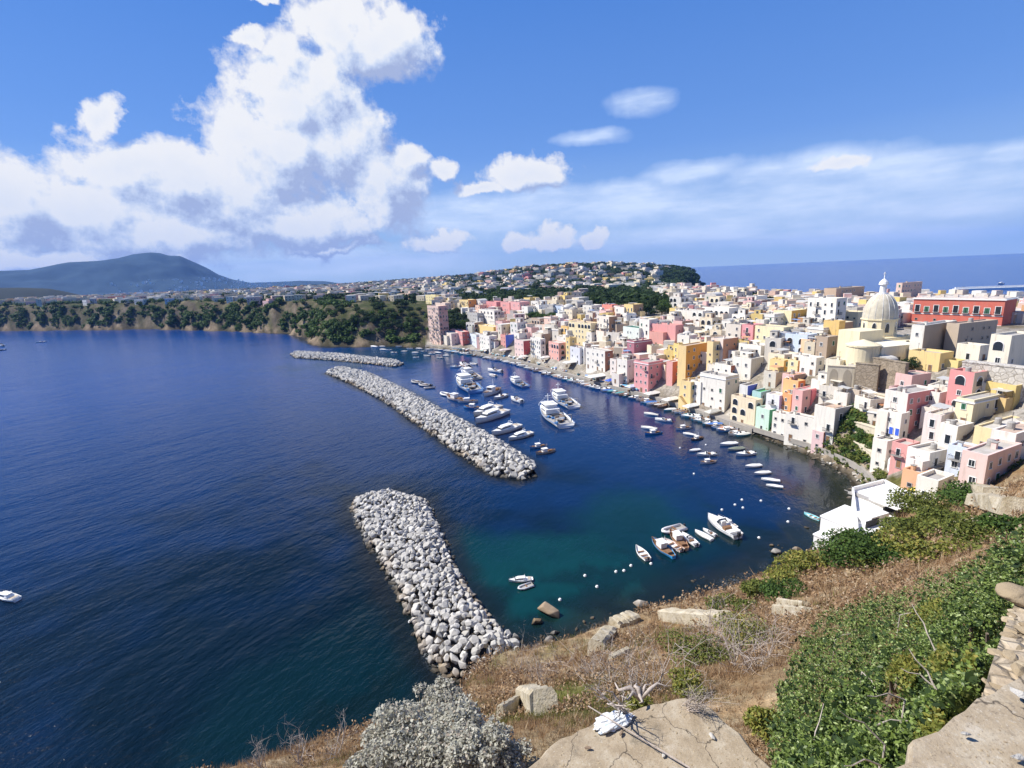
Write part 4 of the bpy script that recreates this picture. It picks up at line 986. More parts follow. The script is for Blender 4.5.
lr = szx(3.6); b = MB(); b.lathe((0, 0, 0), [(lr*1.25, zl-0.4), (lr*1.25, zl), (lr*0.8, zl+.05), (lr*0.75, zl2-0.3), (lr*1.15, zl2-0.2), (lr*1.15, zl2), (lr*0.95, zl2+0.8), (lr*0.5, zl2+1.5), (0.15, zl2+1.9), (0.12, ztop)], M['white'], 12); la = b.build('lantern', root)
q = MB(); q.box((0, 0, ztop+0.5), (0.22, 0.22, 1.8), M['white']); q.box((0, 0, ztop+0.8), (1.1, 0.2, 0.22), M['white']); q.build('cross', la)
# body: apse drum, nave blocks, curved gable
b = MB(); wB = szx(30)
b.box((0, 0, zd/2-3), (rD*2.5, rD*2.5, zd+6-1.0), M['plaster']); b.box((0, 0, zd-1.2), (rD*2.65, rD*2.65, 0.5), M['plaster'])
b.lathe((-rD*1.15, -rD*0.35, 0), [(rD*0.98, -14), (rD*0.98, zd-5.2), (rD*1.06, zd-5.1), (rD*1.06, zd-4.6), (0.1, zd-3.4)], M['plaster'], 24)
b.box((rD*0.3, -rD*1.25, -2), (rD*2.4, rD*1.6, 14), M['plaster']); b.box((rD*0.3, -rD*1.25, 5.1), (rD*2.5, rD*1.7, 0.35), M['plaster'])
b.box((rD*2.0, 0.5, zd/2-4), (rD*2.2, rD*2.0, zd+2), M['plaster'])
for s in (-1, 1): b.box((s*rD*1.12, -rD*1.12, zd/2), (1.4, 1.4, zd), M['plaster'])
b.build('wall', root, color=crm)
def loc_(px, py, z): q = P(px, py, z)-C; c_, s__ = math.cos(R_(-15)), math.sin(R_(-15)); return (q[0]*c_-q[1]*s__, q[0]*s__+q[1]*c_)
q_ = loc_(860, 374, 23); b = MB(); ra = szx(17)*.72; hA = solve_h(np.array([*P(860, 374, 23)[:2], 23.0]), 343)-2.5
b.lathe((q_[0], q_[1], 0), [(ra, -16), (ra, hA-1), (ra*1.06, hA-.9), (ra*1.06, hA-.4), (0.1, hA+1.2)], M['plaster'], 28); b.build('apse', root, color=crm)
q_ = loc_(893, 372, 23); b = MB(); hB = solve_h(np.array([*P(893, 372, 23)[:2], 23.0]), 345)-2.5
b.box((q_[0]-1, q_[1]+3, hB/2-5), (15, 10, hB+10), M['plaster']); b.box((q_[0]-1, q_[1]+3, hB+.1), (15.5, 10.5, .3), M['plaster']); sq = b.build('sacristy', root, color=(.76, .70, .55))
for u_ in (-5, 0, 4.5): put('window', WIN['small'], sq, (q_[0]-1+u_, q_[1]-2, 1.5), scale=(1.3, 1, 1.6))
q_ = loc_(876, 370, 23); b = MB(); b.box((q_[0], q_[1]+7, hB/2-3+2), (10, 8, hB+10), M['plaster']); b.build('transept', root, color=crm)
b = MB(); gx = rD*2.3; gp = []
gw = szx(9); gh0 = solve_h(C, 352); gh = solve_h(C, 327)
for t in range(17):
    a = t/16*2-1; gp.append((a*gw*(1-0.35*(1-abs(a))**0.6*0), gh*(0.62+0.38*math.cos(a*math.pi/2)**1.6)+(0.9 if t in (0, 16) else 0)))
pts = [(-gw, 0)]+[(p[0], p[1]) for p in gp]+[(gw, 0)]
vs = [(gx+p[0], -rD*1.15, p[1]) for p in pts]+[(gx+p[0], -rD*1.15+1.0, p[1]) for p in pts]; n = len(pts)
b.add(vs, [tuple(range(n)), tuple(reversed(range(n, 2*n)))]+[(i, n+i, n+(i+1) % n, (i+1) % n) for i in range(n)], M['plaster'])
for s in (-1, 1): b.lathe((gx+s*gw, -rD*1.1, 0), [(0.5, gh*0.5), (0.5, gh*0.7), (0.75, gh*0.73), (0.3, gh*0.8), (0.1, gh*0.92)], M['plaster'], 8)
g = b.build('curved_gable', root, color=(0.75, 0.7, 0.55)); put('window', WIN['arch'], g, (gx, -rD*1.15, gh*0.3))
for (u, z) in ((-rD*0.4, 1.5), (rD*0.7, 1.5), (rD*1.2, 1.2), (-rD*0.1, 4.2)): put('window', WIN['small'], root, (u, -rD*2.05, z), scale=(1.3, 1, 1.6))
put('window', WIN['arch'], root, (-rD*2.0, -rD*.9, 3), (0, 0, R_(-30)), scale=(.6, 1, 1.4)); put('door', WIN['door'], root, (rD*1.35, -rD*2.05, -1.2), scale=(1.4, 1, 1.3))
HOUSES.append((C[0], C[1], rD*2.5, 0, rD*5, rD*4))
_b = MB(); _p = [(-1.1, 0), (1.1, 0)]+[(1.1*math.cos(math.pi*i/10), 1.3+1.1*math.sin(math.pi*i/10)) for i in range(11)]; _b.add([(p[0], -.04, p[1]) for p in _p], [tuple(range(len(_p)))], M['plaster']); NICHE = _b.mesh('blind_arch')
# masonry retaining walls
def rwall(a, b_, z0, h, m, name, label, th=1.2, arches=0, cat='wall'):
    if cat == 'wall' and name in ('garden_wall', 'terrace_wall'):
        A = hit(*a); B = hit(*b_); A[2] = min(A[2], B[2]); h = min(h, 2.4)
    else: A = P(a[0], a[1], z0); B = P(b_[0], b_[1], z0)
    d = (B-A)[:2]; L = float(np.hypot(*d)); rz = math.atan2(d[1], d[0])
    root = empty(name, tuple(A), rz); tag(root, label, cat)
    q = MB(); q.box((L/2, th/2, h/2-3), (L, th, h+6), m); q.box((L/2, th/2, h+0.12), (L+0.2, th+0.3, 0.24), m); q.build('masonry', root, color=(.62,.54,.4))
    for i in range(arches): put('blind_arch', NICHE, root, (L*(i+0.5)/arches, 0, 0.3), color=(.4,.34,.25), scale=(L/arches*0.62/2.2, 1.5, (h-1.2)/2.4))  # flat arch panels in darkened wall tone, recess shade put into the colour
    return root
rwall((958,392), (1034,404), 24.5, 8.0, M['palestone'], 'masonry_wall', 'broad pale masonry wall under the cream house with the arch', 3)
rwall((854,381), (877,384), 22.5, 5.6, M['tuff'], 'stone_wall', 'brown stone wall panel below the church, left of two')
rwall((871,379), (903,386), 23, 6.6, M['tuff'], 'stone_wall', 'slanted brown stone wall panel below the church, right of two')
rwall((944,392), (966,400), 21, 7.0, M['tuff'], 'stone_wall', 'tan plastered stone wall in the middle of the right slope')
rwall((826,386), (853,388), 20, 6.6, M['plaster'], 'arcade_wall', 'cream retaining wall with two tall blind arches', 1.2, 2)
rwall((852,448), (884,470), 8, 3.2, M['plaster'], 'garden_wall', 'low cream garden wall along the planted terraces above the path')
rwall((846,424), (884,440), 11.5, 4.0, M['plaster'], 'garden_wall', 'cream terrace wall above the planted garden')
rwall((866,398), (900,408), 19, 2.4, M['plaster'], 'terrace_wall', 'brown and cream wall stepping down below the church', 1.0)
# tiered old roofs and terraces below the church
for i, (px, py, w_, lab) in enumerate(((868,398,26,'upper long tiered shed roof below the church walls'), (874,406,26,'middle long tiered shed roof below the church walls'), (880,414,24,'lowest long tiered shed with orange-brown tiles'))):
    C = hit(px, py); rz = R_(12); L = w_/F*np.linalg.norm(C-CAM)
    root = empty('shed', tuple(C), rz); tag(root, lab, 'shed')
    q = MB(); q.box((L/2, 2, 0.8), (L, 4, 4), M['plaster']); q.build('wall', root, color=(0.5, 0.42, 0.32))
    q = MB(); q.add([(-.3, -.6, 2.6), (L+.3, -.6, 2.6), (L+.3, 4.2, 3.5), (-.3, 4.2, 3.5), (-.3, -.6, 2.75), (L+.3, -.6, 2.75), (L+.3, 4.2, 3.65), (-.3, 4.2, 3.65)], [(3, 2, 1, 0), (4, 5, 6, 7), (0, 1, 5, 4), (1, 2, 6, 5), (2, 3, 7, 6), (3, 0, 4, 7)], M['roof']); q.build('roof', root, color=(0.42, 0.38, 0.33) if i < 2 else (0.5, 0.24, 0.12))
    for k in range(3): put('window', WIN['small'], root, (L*(k+.5)/3, 0, 0.8))
    HOUSES.append((C[0]+L/2, C[1]+2, L/2, rz, L, 4))
# beach house (white, with roof terraces)
A = P(853, 489, 9.0); B = P(884, 481, 9.0); Cc = P(914, 497, 9.0); D = P(903, 528, 8.6); E_ = P(858, 540, 8.6)
root = empty('beach_house', (*((A+Cc)/2)[:2], 2.0)); tag(root, 'large white beach house with roof terraces at the end of the harbour path', 'house')
o2 = np.array([*((A+Cc)/2)[:2]]); pl = [tuple(q[:2]-o2) for q in (E_, D, Cc, B, A)]
b = MB(); b.prism(pl, -4, 6.6, M['white']); n = len(pl)
for i in range(n):
    a = Vector(pl[i]); c = Vector(pl[(i+1) % n]); d = (c-a); m_ = (a+c)/2; b.box((m_.x, m_.y, 7.0), (d.length+0.3, 0.3, 0.9), M['white'], math.atan2(d.y, d.x))
b.build('wall', root)
def bx(px, py, z, w, dd, h, m, nm, rz=R_(20)):
    q = P(px, py, z+2.0); o = MB(); o.box((q[0]-o2[0], q[1]-o2[1], z+h/2), (w, dd, h), m, rz); return o.build(nm, root)
bx(893, 503, 6.6, 7.0, 4.5, 2.4, M['white'], 'roof_room'); bx(896, 501, 9.02, 8.0, 5.6, 0.2, M['white'], 'pergola_roof'); bx(894, 511, 6.62, 6.6, 0.3, 1.5, M['dark'], 'terrace_opening'); bx(872, 520, 6.6, 5.0, 3.0, 1.7, M['white'], 'roof_room'); bx(872, 526, 6.62, 3.6, 0.2, 1.3, M['dark'], 'terrace_opening')
bx(868, 500, 6.6, 1.4, 8, 0.35, M['grey'], 'roof_step')
rb = MB()
for k in range(9):
    q = P(858+k*4.6, 494+k*2.2, 8.6); rb.box((q[0]-o2[0], q[1]-o2[1]-2.0, 6.66), (.12, 9, .12), M['grey'], R_(20))
rb.build('roof_ribs', root)
q = P(838, 540, 3.0); ax = MB(); 
for (px, py, w, d_, h, nm) in ((846, 532, 9, 6, 5.0, 'white_annex'), (832, 541, 5.5, 4.5, 2.6, 'white_annex')):
    q = P(px, py, 2.5); ax = MB(); ax.box((q[0]-o2[0], q[1]-o2[1], -2+(h+1)/2), (w, d_, h+1), M['white'], R_(28)); ax.box((q[0]-o2[0], q[1]-o2[1], -0.8+h), (w+.3, d_+.3, 0.3), M['white'], R_(28)); a_ = ax.build(nm, root)
for (px, py) in ((868, 533), (880, 529), (893, 524)):
    q = P(px, py, 6.5); put('window', WIN['window'], root, (q[0]-o2[0], q[1]-o2[1]-0.4, 1.8), (0, 0, math.atan2((D-E_)[1], (D-E_)[0])))
HOUSES.append((o2[0], o2[1], 12, 0, 20, 20))
# curved white stair
C = hit(897, 470); b = MB()
for i in range(14):
    a = R_(200-i*11); r_ = 4.2; b.box((C[0]+4+r_*math.cos(a), C[1]+r_*math.sin(a), C[2]+0.2*i-0.8), (1.8, 1.1, 2.0), M['white'], a)
tag(b.build('curved_stair'), 'curved white stair beside the small rose red house', 'stair')
# yellow awning
def awning(px, py, w, d_, colr, label, hh=2.5, rz=None, cat='awning', name='awning'):
    C = hit(px, py); rz = yaw_for(px) if rz is None else rz
    root = empty(name, tuple(C), rz); tag(root, label, cat, 'awnings and parasols along the quay' if 'quay' in label else None)
    q = MB(); h2 = hh+0.9
    q.add([(-w/2, -d_/2, hh), (w/2, -d_/2, hh), (w/2, d_/2, hh), (-w/2, d_/2, hh), (-w/6, 0, h2), (w/6, 0, h2), (-w/2, -d_/2, hh-.25), (w/2, -d_/2, hh-.25), (w/2, d_/2, hh-.25), (-w/2, d_/2, hh-.25)], [(0, 1, 5, 4), (1, 2, 5), (2, 3, 4, 5), (3, 0, 4), (0, 6, 7, 1), (1, 7, 8, 2), (2, 8, 9, 3), (3, 9, 6, 0)], M['canvas']); q.build('canvas_top', root, color=colr)
    for sx, sy in ((-1, -1), (1, -1), (1, 1), (-1, 1)):
        q = MB(); q.tube([(sx*w*.46, sy*d_*.46, 0), (sx*w*.46, sy*d_*.46, hh)], 0.05, M['grey'], 4); q.build('pole', root)
    q = MB(); 
    for k in range(3): q.box((-w/3+k*w/3, 0, 0.4), (1.0, 0.8, 0.7), M['wood'])
    q.build('table', root)
wc = (0.76, 0.73, 0.66)
for (px, py, w, d_, c_, l) in ((924,502,5,4,(.76,.60,.12),'yellow awning beside the small orange-brown house'),(598,380,13,6,wc,'largest cream awning on the quay before the brown-sided white house'),(571,366,9,5,wc,'pale awning on the quay before the yellow quay house'),(546,361,7,4,wc,'small pale awning on the quay before the slim white house'),(653,398,8,4,wc,'white parasol roof on the quay before the pink quay house'),(672,404,9,4,wc,'white awning on the quay before the yellow stair house'),(692,411,8,3.5,(.7,.7,.66),'white awning on the quay before the little white and blue house'),(505,353,8,4,(.72,.6,.55),'pinkish awning on the quay near the blue-walled house'),(486,352,7,4,wc,'pale awning on the quay at the white quay house'),(632,391,6,4,(.55,.6,.7),'bluish awning on the quay left of the pink quay house'),(610,385,4,3,(.08,.15,.6),'blue tarpaulin shelter on the quay edge'),(713,417,7,3,(.6,.58,.5),'grey-brown awning on the quay before the four-storey house'),(524,360,6,4,wc,'pale awning on the quay before the crimson house')):
    awning(px, py, w, d_, c_, l)
# ------------------------------------------------------------------ the rest of the town
FOREST = [(455,325,14,16),(520,296,60,9),(628,303,40,13),(654,310,24,12),(600,300,20,10),(545,318,26,4),(445,312,8,8),(684,276,26,10),(480,300,25,7),(640,288,18,4),(760,300,16,4),(400,296,18,4),(570,290,40,4)]
def inforest(px, py):
    return any(((px-a)/c)**2+((py-b)/d)**2 < 1 for a, b, c, d in FOREST)
def clash(x, y, r_):
    for (hx, hy, hr, *_q) in HOUSES:
        if (hx-x)**2+(hy-y)**2 < (0.58*(hr+r_))**2: return True
    return False
PAL = [((.76,.72,.64), 'white', 30), ((.70,.64,.54), 'off-white', 20), ((.72,.62,.45), 'cream', 20), ((.74,.52,.42), 'peach', 8), ((.72,.46,.42), 'pale pink', 8), ((.66,.27,.26), 'rose', 3), ((.72,.54,.2), 'yellow', 6), ((.44,.34,.25), 'brown', 7), ((.55,.51,.44), 'grey beige', 8), ((.7,.4,.2), 'orange', 2), ((.52,.6,.7), 'pale blue', 2)]
def pick(rg):
    t = rg.uniform(0, sum(p[2] for p in PAL))
    for p in PAL:
        t -= p[2]
        if t <= 0: return p
    return PAL[0]
cands = []
rg = random.Random(5)
def try_ring(r0, r1, az0, az1, n, size, hmin, hmax):
    for k in range(n):
        r_ = math.sqrt(rg.uniform(r0*r0, r1*r1)); a = R_(rg.uniform(az0, az1)); X, Y = r_*math.sin(a), r_*math.cos(a)
        cands.append((X, Y, rg.uniform(*size), rg.uniform(*size), rg.uniform(hmin, hmax)))
try_ring(150, 330, 5, 50, 6000, (4.6, 8.2), 3.2, 9.0)
try_ring(150, 340, 5, 50, 6000, (3.6, 6), 2.8, 6)
try_ring(330, 620, -8, 50, 5500, (6, 11), 4, 9.5)
try_ring(620, 1000, -35, 30, 1600, (9, 17), 5, 9)
try_ring(1000, 1700, -48, 22, 3200, (10, 22), 5, 10)
cx = np.array([c[0] for c in cands]); cy = np.array([c[1] for c in cands])
hz = height(cx, cy, False); sdv = sdist(cx, cy); sl_ = np.abs(height(cx+5, cy, False)-hz)+np.abs(height(cx, cy+5, False)-hz)
FILL = []
GRID = {}
for (X, Y, a, b_, h), z, s, sl1 in zip(cands, hz, sdv, sl_):
    r_ = math.hypot(X, Y)
    if s < (13 if r_ < 500 and X > -75 else 20): continue
    if Y < 118 and X < 150: continue
    if Y < 150 and X < 100: continue
    px, py = proj((X, Y, z))
    if not (-30 < px < 1060): continue
    if X < -75 and s < 60 and Y < 650: continue
    if inforest(px, py-2) and (r_ < 620 or px > 640): continue
    if px > 760 and r_ > 300: h = min(h, 4.5)
    if px > 890 and 292 < py < 392 and r_ < 300: continue
    if px > 893 and py > 470+(px-893)*-0.18: continue
    if 740 < px < 900 and py > 440+(px-740)*0.22: continue
    if 838 < px < 905 and 330 < py < 374: continue
    if 905 < px < 1024 and 320 < py < 385 : 
        if rg.random() < .8: continue
    if px < 330 and py > 305: continue
    if r_ > 620:
        dens = 0.62 if not (440 < px < 700 and py < 285) else 0.45
        if px < 430: dens = 0.85
        if fbm(np.array([X/130]), np.array([Y/130]), 88)[0] < -0.16+0.2*(0.6-dens) or rg.random() > dens: continue
        rr = 0.5*math.hypot(a, b_); key = (int(X//22), int(Y//22)); ok = True
        for i in (-1, 0, 1):
            for j in (-1, 0, 1):
                for (hx, hy, hr) in GRID.get((key[0]+i, key[1]+j), ()):
                    if (hx-X)**2+(hy-Y)**2 < (0.8*(hr+rr))**2: ok = False
        if not ok: continue
        GRID.setdefault(key, []).append((X, Y, rr))
    else:
        rr = 0.5*math.hypot(a, b_)
        if clash(X, Y, rr): continue
        HOUSES.append((X, Y, rr, 0, a, b_))
    FILL.append([X, Y, z, a, b_, h, px, py, r_, sl1])
FILL.sort(key=lambda q: -q[5]*q[4]/q[8]**2)
NIND = 285-len(HERO)
ind, far_ = FILL[:NIND], FILL[NIND:]
print('fill houses', len(FILL), 'individual', len(ind))
used = {}
ORD = ['first', 'second', 'third', 'fourth', 'fifth', 'sixth', 'seventh', 'eighth', 'ninth', 'tenth']
HS = {}
for i, lab_ in enumerate(h[6] for h in HERO): HS[i] = lab_
def short(l):
    for sep in (' with ', ' above ', ' below ', ' between ', ' beside ', ' left of ', ' right of ', ' behind ', ' under ', ' just ', ' at ', ' on ', ' in ', ' near ', ' among ', ' next ', ',', ' squeezed', ' attached', ' standing', ' stepping', ' starting', ' second', ' ending', ' touching', ' directly', ' topping'):
        l = l.split(sep)[0]
    return l
SH = {}
for i, l in HS.items(): SH.setdefault(short(l), []).append(i)
lab_jobs = {}
for q in ind:
    X, Y, z, a, b_, h, px, py, r_, s1 = q; c, cn, _ = pick(rg)
    best = min(range(len(NAMES)), key=lambda i: (NAMES[i][0]-px)**2+((NAMES[i][1]-py)*1.5)**2+(400 if len(HS[i].split()) > 11 else 0))
    dx, dy = px-NAMES[best][0], (py-h/r_*250)-NAMES[best][1]
    rel = ('left of' if dx < 0 else 'right of') if abs(dx) > abs(dy) else ('above' if dy < 0 else 'below')
    big = 'tall' if h > 7.5 else ('low' if h < 5 else 'mid-height')
    sh = HS[best]
    sh = ' '.join(sh.replace(',', '').split()[:8])
    while sh.split()[-1] in ('a', 'the', 'with', 'and', 'of', 'by', 'at', 'its', 'right', 'left', 'behind', 'between', 'on', 'in', 'above', 'below', 'dark', 'big', 'long', 'wide', 'pale', 'bright', 'under', 'beside', 'deep', 'stair', 'black', 'flat', 'small', 'to', 'single', 'curved', 'outside', 'upper', 'slim', 'white', 'beside', 'tall', 'four-storey', 'next', 'just'): sh = ' '.join(sh.split()[:-1])
    lab_jobs.setdefault((big, cn, rel, sh), []).append((q, c))
for (big, cn, rel, sh), L_ in lab_jobs.items():
    L_.sort(key=lambda t: t[0][6])
    for j, (q, c) in enumerate(L_):
        X, Y, z, a, b_, h, px, py, r_, s1 = q
        pre = '' if len(L_) == 1 else (('leftmost ' if j == 0 else 'rightmost ') if len(L_) == 2 else (ORD[j]+'-from-left ' if j < 10 else 'far '))
        lab = f'{pre}{big} {cn} house {rel} the {sh}'
        jit = c; k = random.uniform(.88, 1.06); jit = tuple(min(.8, v*k) for v in c)
        rz = yaw_for(px)+R_(random.choice([0, 0, 0, -20, 15, 8])+random.uniform(-6, 6))
        op = random.choice(['', '', 'up', 'awn', 'arch', 'vault', 'up awn', 'stair', 'dome', 'arch up', 'cornice'])
        c2 = random.choice([None]*6+[(.42, .28, .2), (.6, .5, .4)])
        z0 = min(gz(X-a/2, Y-b_/2), gz(X+a/2, Y-b_/2), z)
        co_, si_ = math.cos(rz), math.sin(rz); corner = (X-(a/2*co_-b_/2*si_), Y-(a/2*si_+b_/2*co_), max(z0, z-3))
        HOUSES_keep = len(HOUSES)
        house(corner, a, b_, h+(z-max(z0, z-3))*0.5, rz, jit, lab, random.choice([(0.5, 0.47, 0.42), (0.62, 0.6, 0.55), (0.42, 0.38, 0.33), (0.5, 0.33, 0.24), (0.66, 0.63, 0.58)]), op, c2=c2, seed=j, detail=True)
        del HOUSES[HOUSES_keep:]
# the remaining houses, past the number built singly, in one mesh
V = []; Fc = []; Cc_ = []; nb = 0
def fbox(cx, cy, z0, z1, a, b_, rz, c, ctop, inset=0):
    global nb
    co_, si_ = math.cos(rz), math.sin(rz)
    # sides and top get separate vertices so that each keeps its own paint
    ring = [(-a/2, -b_/2), (a/2, -b_/2), (a/2, b_/2), (-a/2, b_/2)]; w = [(cx+x_*co_-y_*si_, cy+x_*si_+y_*co_) for x_, y_ in ring]
    for zz in (z0, z1): V.extend([(p[0], p[1], zz) for p in w])
    Cc_.extend([c]*8); Fc.extend([(nb, nb+1, nb+5, nb+4), (nb+1, nb+2, nb+6, nb+5), (nb+2, nb+3, nb+7, nb+6), (nb+3, nb, nb+4, nb+7)]); nb += 8
    V.extend([(p[0], p[1], z1) for p in w]); Cc_.extend([ctop]*4); Fc.append((nb, nb+1, nb+2, nb+3)); nb += 4
for q in far_:
    X, Y, z, a, b_, h, px, py, r_, s1 = q; c, cn, _ = pick(rg); k = random.uniform(.85, 1.05); c = tuple(v*k for v in c)
    rz = R_(random.uniform(0, 90)); top = random.choice([(.62, .6, .55), (.5, .46, .4), (.45, .3, .22), (.66, .64, .6)])
    fbox(X, Y, z-8, z+h, a, b_, rz, c, top)
    if random.random() < .4: fbox(X, Y, z+h, z+h+2.6, a*.5, b_*.5, rz, c, top)
    if r_ < 1300:
        co_, si_ = math.cos(rz), math.sin(rz)
        for fl in range(max(1, int(h/3.2))):
            for fc in range(4):
                ln = a if fc % 2 == 0 else b_; nw = max(1, int(ln/3.6)); ang = rz-math.pi/2*fc*1.0; hd = (b_ if fc % 2 == 0 else a)/2+0.04
                ang = rz+math.pi/2*fc; ux, uy = math.cos(ang), math.sin(ang); nx_, ny_ = uy, -ux
                if nx_*(-X)+ny_*(-Y) < 0: continue
                for w_ in range(nw):
                    if random.random() < .3: continue
                    u = -ln/2+ln*(w_+.5)/nw; bx_, by_ = X+nx_*hd+ux*u, Y+ny_*hd+uy*u; zz = z+fl*3.2+.9
                    V.extend([(bx_-ux*.6, by_-uy*.6, zz), (bx_+ux*.6, by_+uy*.6, zz), (bx_+ux*.6, by_+uy*.6, zz+1.5), (bx_-ux*.6, by_-uy*.6, zz+1.5)]); Cc_.extend([(.03, .03, .03)]*4); Fc.append((nb, nb+1, nb+2, nb+3)); nb += 4
me = raw_mesh('distant_houses', np.array(V), np.array(Fc), M['aplaster']); set_attr(me, 'Col', np.array(Cc_))
tag(put('distant_houses', me), 'small pale houses packed between the larger ones and over the plateau and far hill', 'houses', kind='stuff')
# the harbour mole on the far right
A = P(955, 289.5, 2.0); B = P(1060, 286, 2.0); d = B-A; b = MB(); m_ = (A+B)/2
b.box((m_[0], m_[1], 1.0), (float(np.hypot(d[0], d[1])), 14, 4), M['white'], math.atan2(d[1], d[0])); b.box((m_[0], m_[1], 4.0), (float(np.hypot(d[0], d[1])), 3, 3), M['white'], math.atan2(d[1], d[0])); tag(b.build('harbour_mole'), 'thin white harbour mole reaching into the sea at the right edge', 'mole')
# ------------------------------------------------------------------ trees
def crown_np(seed, n, leaf, lump=6, flat=0.8):
    rg_ = np.random.default_rng(seed); cs = rg_.normal(size=(lump, 3)); cs /= np.linalg.norm(cs, axis=1)[:, None]; cs *= rg_.uniform(.25, .62, (lump, 1)); cs[:, 2] *= .7; rad = rg_.uniform(.32, .55, lump)
    k = rg_.integers(0, lump, n); d = rg_.normal(size=(n, 3)); d /= np.linalg.norm(d, axis=1)[:, None]; p = cs[k]+d*(rad[k]*rg_.uniform(.6, 1.0, n)**0.5)[:, None]
    p[:, 2] *= flat; return leaves(p, leaf, rg_, d)
def leaves(p, leaf, rg_, nrm=None, aspect=0.6):
    n = len(p); a = rg_.normal(size=(n, 3)); a /= np.linalg.norm(a, axis=1)[:, None]
    nn = rg_.normal(size=(n, 3))*0.7+(nrm if nrm is not None else 0)+np.array([0, 0, .5]); nn /= np.linalg.norm(nn, axis=1)[:, None]
    u = np.cross(nn, a); u /= np.linalg.norm(u, axis=1)[:, None]+1e-9; w = np.cross(nn, u); s = (leaf if np.isscalar(leaf) else leaf[:, None])*rg_.uniform(.6, 1.25, (n, 1))
    v = np.stack([p-u*s, p-w*s*aspect, p+u*s, p+w*s*aspect], 1).reshape(-1, 3); f = np.arange(4*n).reshape(n, 4); return v, f
CROWNS = {k: [raw_mesh('crown', *crown_np(s+i*7, 700, .085), M[m]) for i in range(3)] for k, m, s in (('dark', 'leaf_dark', 1), ('mid', 'leaf_mid', 50), ('olive', 'leaf_olive', 90))}
def trunk_mesh():
    b = MB(); b.tube([(0, 0, -.6), (.02, 0, -.2), (0.05, .03, .3)], [.07, .055, .03], M['bark'], 6)
    for a in range(4): b.tube([(0.03, .01, .0), (.22*math.cos(a*1.6), .22*math.sin(a*1.6), .35)], [.03, .012], M['bark'], 5)
    return b.mesh('trunk')
TRUNK = trunk_mesh()
TREES = 0
def tree(X, Y, w, h, kind, label, name='tree', group=None, cat='tree'):
    global TREES
    z = gz(X, Y); root = empty(name, (X, Y, z), random.uniform(0, 6.28)); tag(root, label, cat, group); TREES += 1
    put('crown', random.choice(CROWNS[kind]), root, (0, 0, h*.58), scale=(w/1.7, w/1.7, h/1.5)); put('trunk', TRUNK, root, (0, 0, h*.30), scale=(w*.8, w*.8, h*.5))
GR = [('dense dark evergreen tree in the wood behind the upper town', 'trees of the wood behind the upper town', (628,303,36,11), 46, 'dark'),
      ('dark tree of the small wood left of the yellow and brown house', 'trees above the big white arched house', (654,312,20,8), 16, 'dark'),
      ('dark tree in the shady gully beside the lone tall salmon house', 'trees in the gully beside the salmon house', (456,326,11,13), 22, 'dark'),
      ('dark tree in the wooded band above the pink row', 'trees of the wooded band above the pink row', (515,297,55,8), 40, 'dark'),
      ('round green bush on the road above the white slope houses', 'bushes along the upper road', (543,318,26,2.5), 16, 'mid'),
      ('tree on the wooded headland at the sea horizon', 'trees of the wooded headland', (680,275,26,5), 30, 'dark')]
for lab, grp, (a, b_, c_, d_), n, kd in GR:
    k = 0; tries = 0
    while k < n and tries < 900:
        tries += 1; t = random.uniform(0, 6.28); u = math.sqrt(random.random()); p = hit(a+c_*u*math.cos(t), b_+d_*u*math.sin(t))
        r_ = math.hypot(p[0], p[1])
        if r_ > 1700 or any((hx-p[0])**2+(hy-p[1])**2 < (hr*.9)**2 for hx, hy, hr, *_ in HOUSES): continue
        s = random.uniform(6, 10)*(1 if r_ < 700 else 1.3); s *= random.uniform(.75, 1.2); tree(p[0], p[1], s*1.1, s*.95 if kd == 'dark' else 4, kd if random.random() < .7 else 'mid', lab, group=grp); k += 1
# cliff woods: individual trees on the near cliff, mass beyond
k = 0; tries = 0
while k < 75 and tries < 2500:
    tries += 1; p = hit(random.uniform(305, 432), random.uniform(302, 340)); X, Y = p[0], p[1]
    if math.hypot(X, Y) > 720 or X > -62: continue
    nn = fbm(np.array([X/25]), np.array([p[2]/9]), 77)[0]
    if p[2] < 3 or nn < 0.08: continue
    s = random.uniform(6, 10); tree(X, Y, s, s*.8, random.choice(['dark', 'mid', 'dark']), 'bushy tree on the cliff left of the lone tall salmon house', group='trees on the wooded cliff'); k += 1
lowc = [crown_np(300+i, 70, .24) for i in range(6)]
def mass(name, label, pts, m, smin, smax, cat='wood'):
    it = []
    for (X, Y, z) in pts:
        s = random.uniform(smin, smax); v, f = lowc[random.randrange(6)]; it.append((v, f, rotm(0, 0, random.uniform(0, 6)), (s, s, s*.8), (X, Y, z+s*.32)))
    if it: tag(put(name, merged(name, it, m)), label, cat, kind='stuff')
pts = []; pts2 = []
N = 26000; rr = np.sqrt(RNG.uniform(380**2, 1900**2, N)); aa = np.radians(RNG.uniform(-55, 32, N)); X = rr*np.sin(aa); Y = rr*np.cos(aa)
K2 = [i for i in range(len(coast)) if coast[i][0] < -60 and coast[i][1] > 400]; ex_, ey_ = [], []
for a_, b2 in zip(K2[:-1], K2[1:]):
    if b2 != a_+1: continue
    d_ = coast[b2]-coast[a_]; ln_ = np.linalg.norm(d_); n_ = min(5000, int(ln_*9)); t_ = RNG.random(n_); o_ = RNG.uniform(2, 48, n_); nn_ = np.array([d_[1], -d_[0]])/ln_
    for sg in (1,):
        ex_.append(coast[a_][0]+d_[0]*t_+nn_[0]*o_); ey_.append(coast[a_][1]+d_[1]*t_+nn_[1]*o_)
X = np.concatenate([X]+ex_); Y = np.concatenate([Y]+ey_); rr = np.hypot(X, Y); N = len(X)
Zt = height(X, Y, True); S = sdist(X, Y); nn = fbm(X/130, Y/130, 88); n3 = fbm(X/30, Y/30, 99)
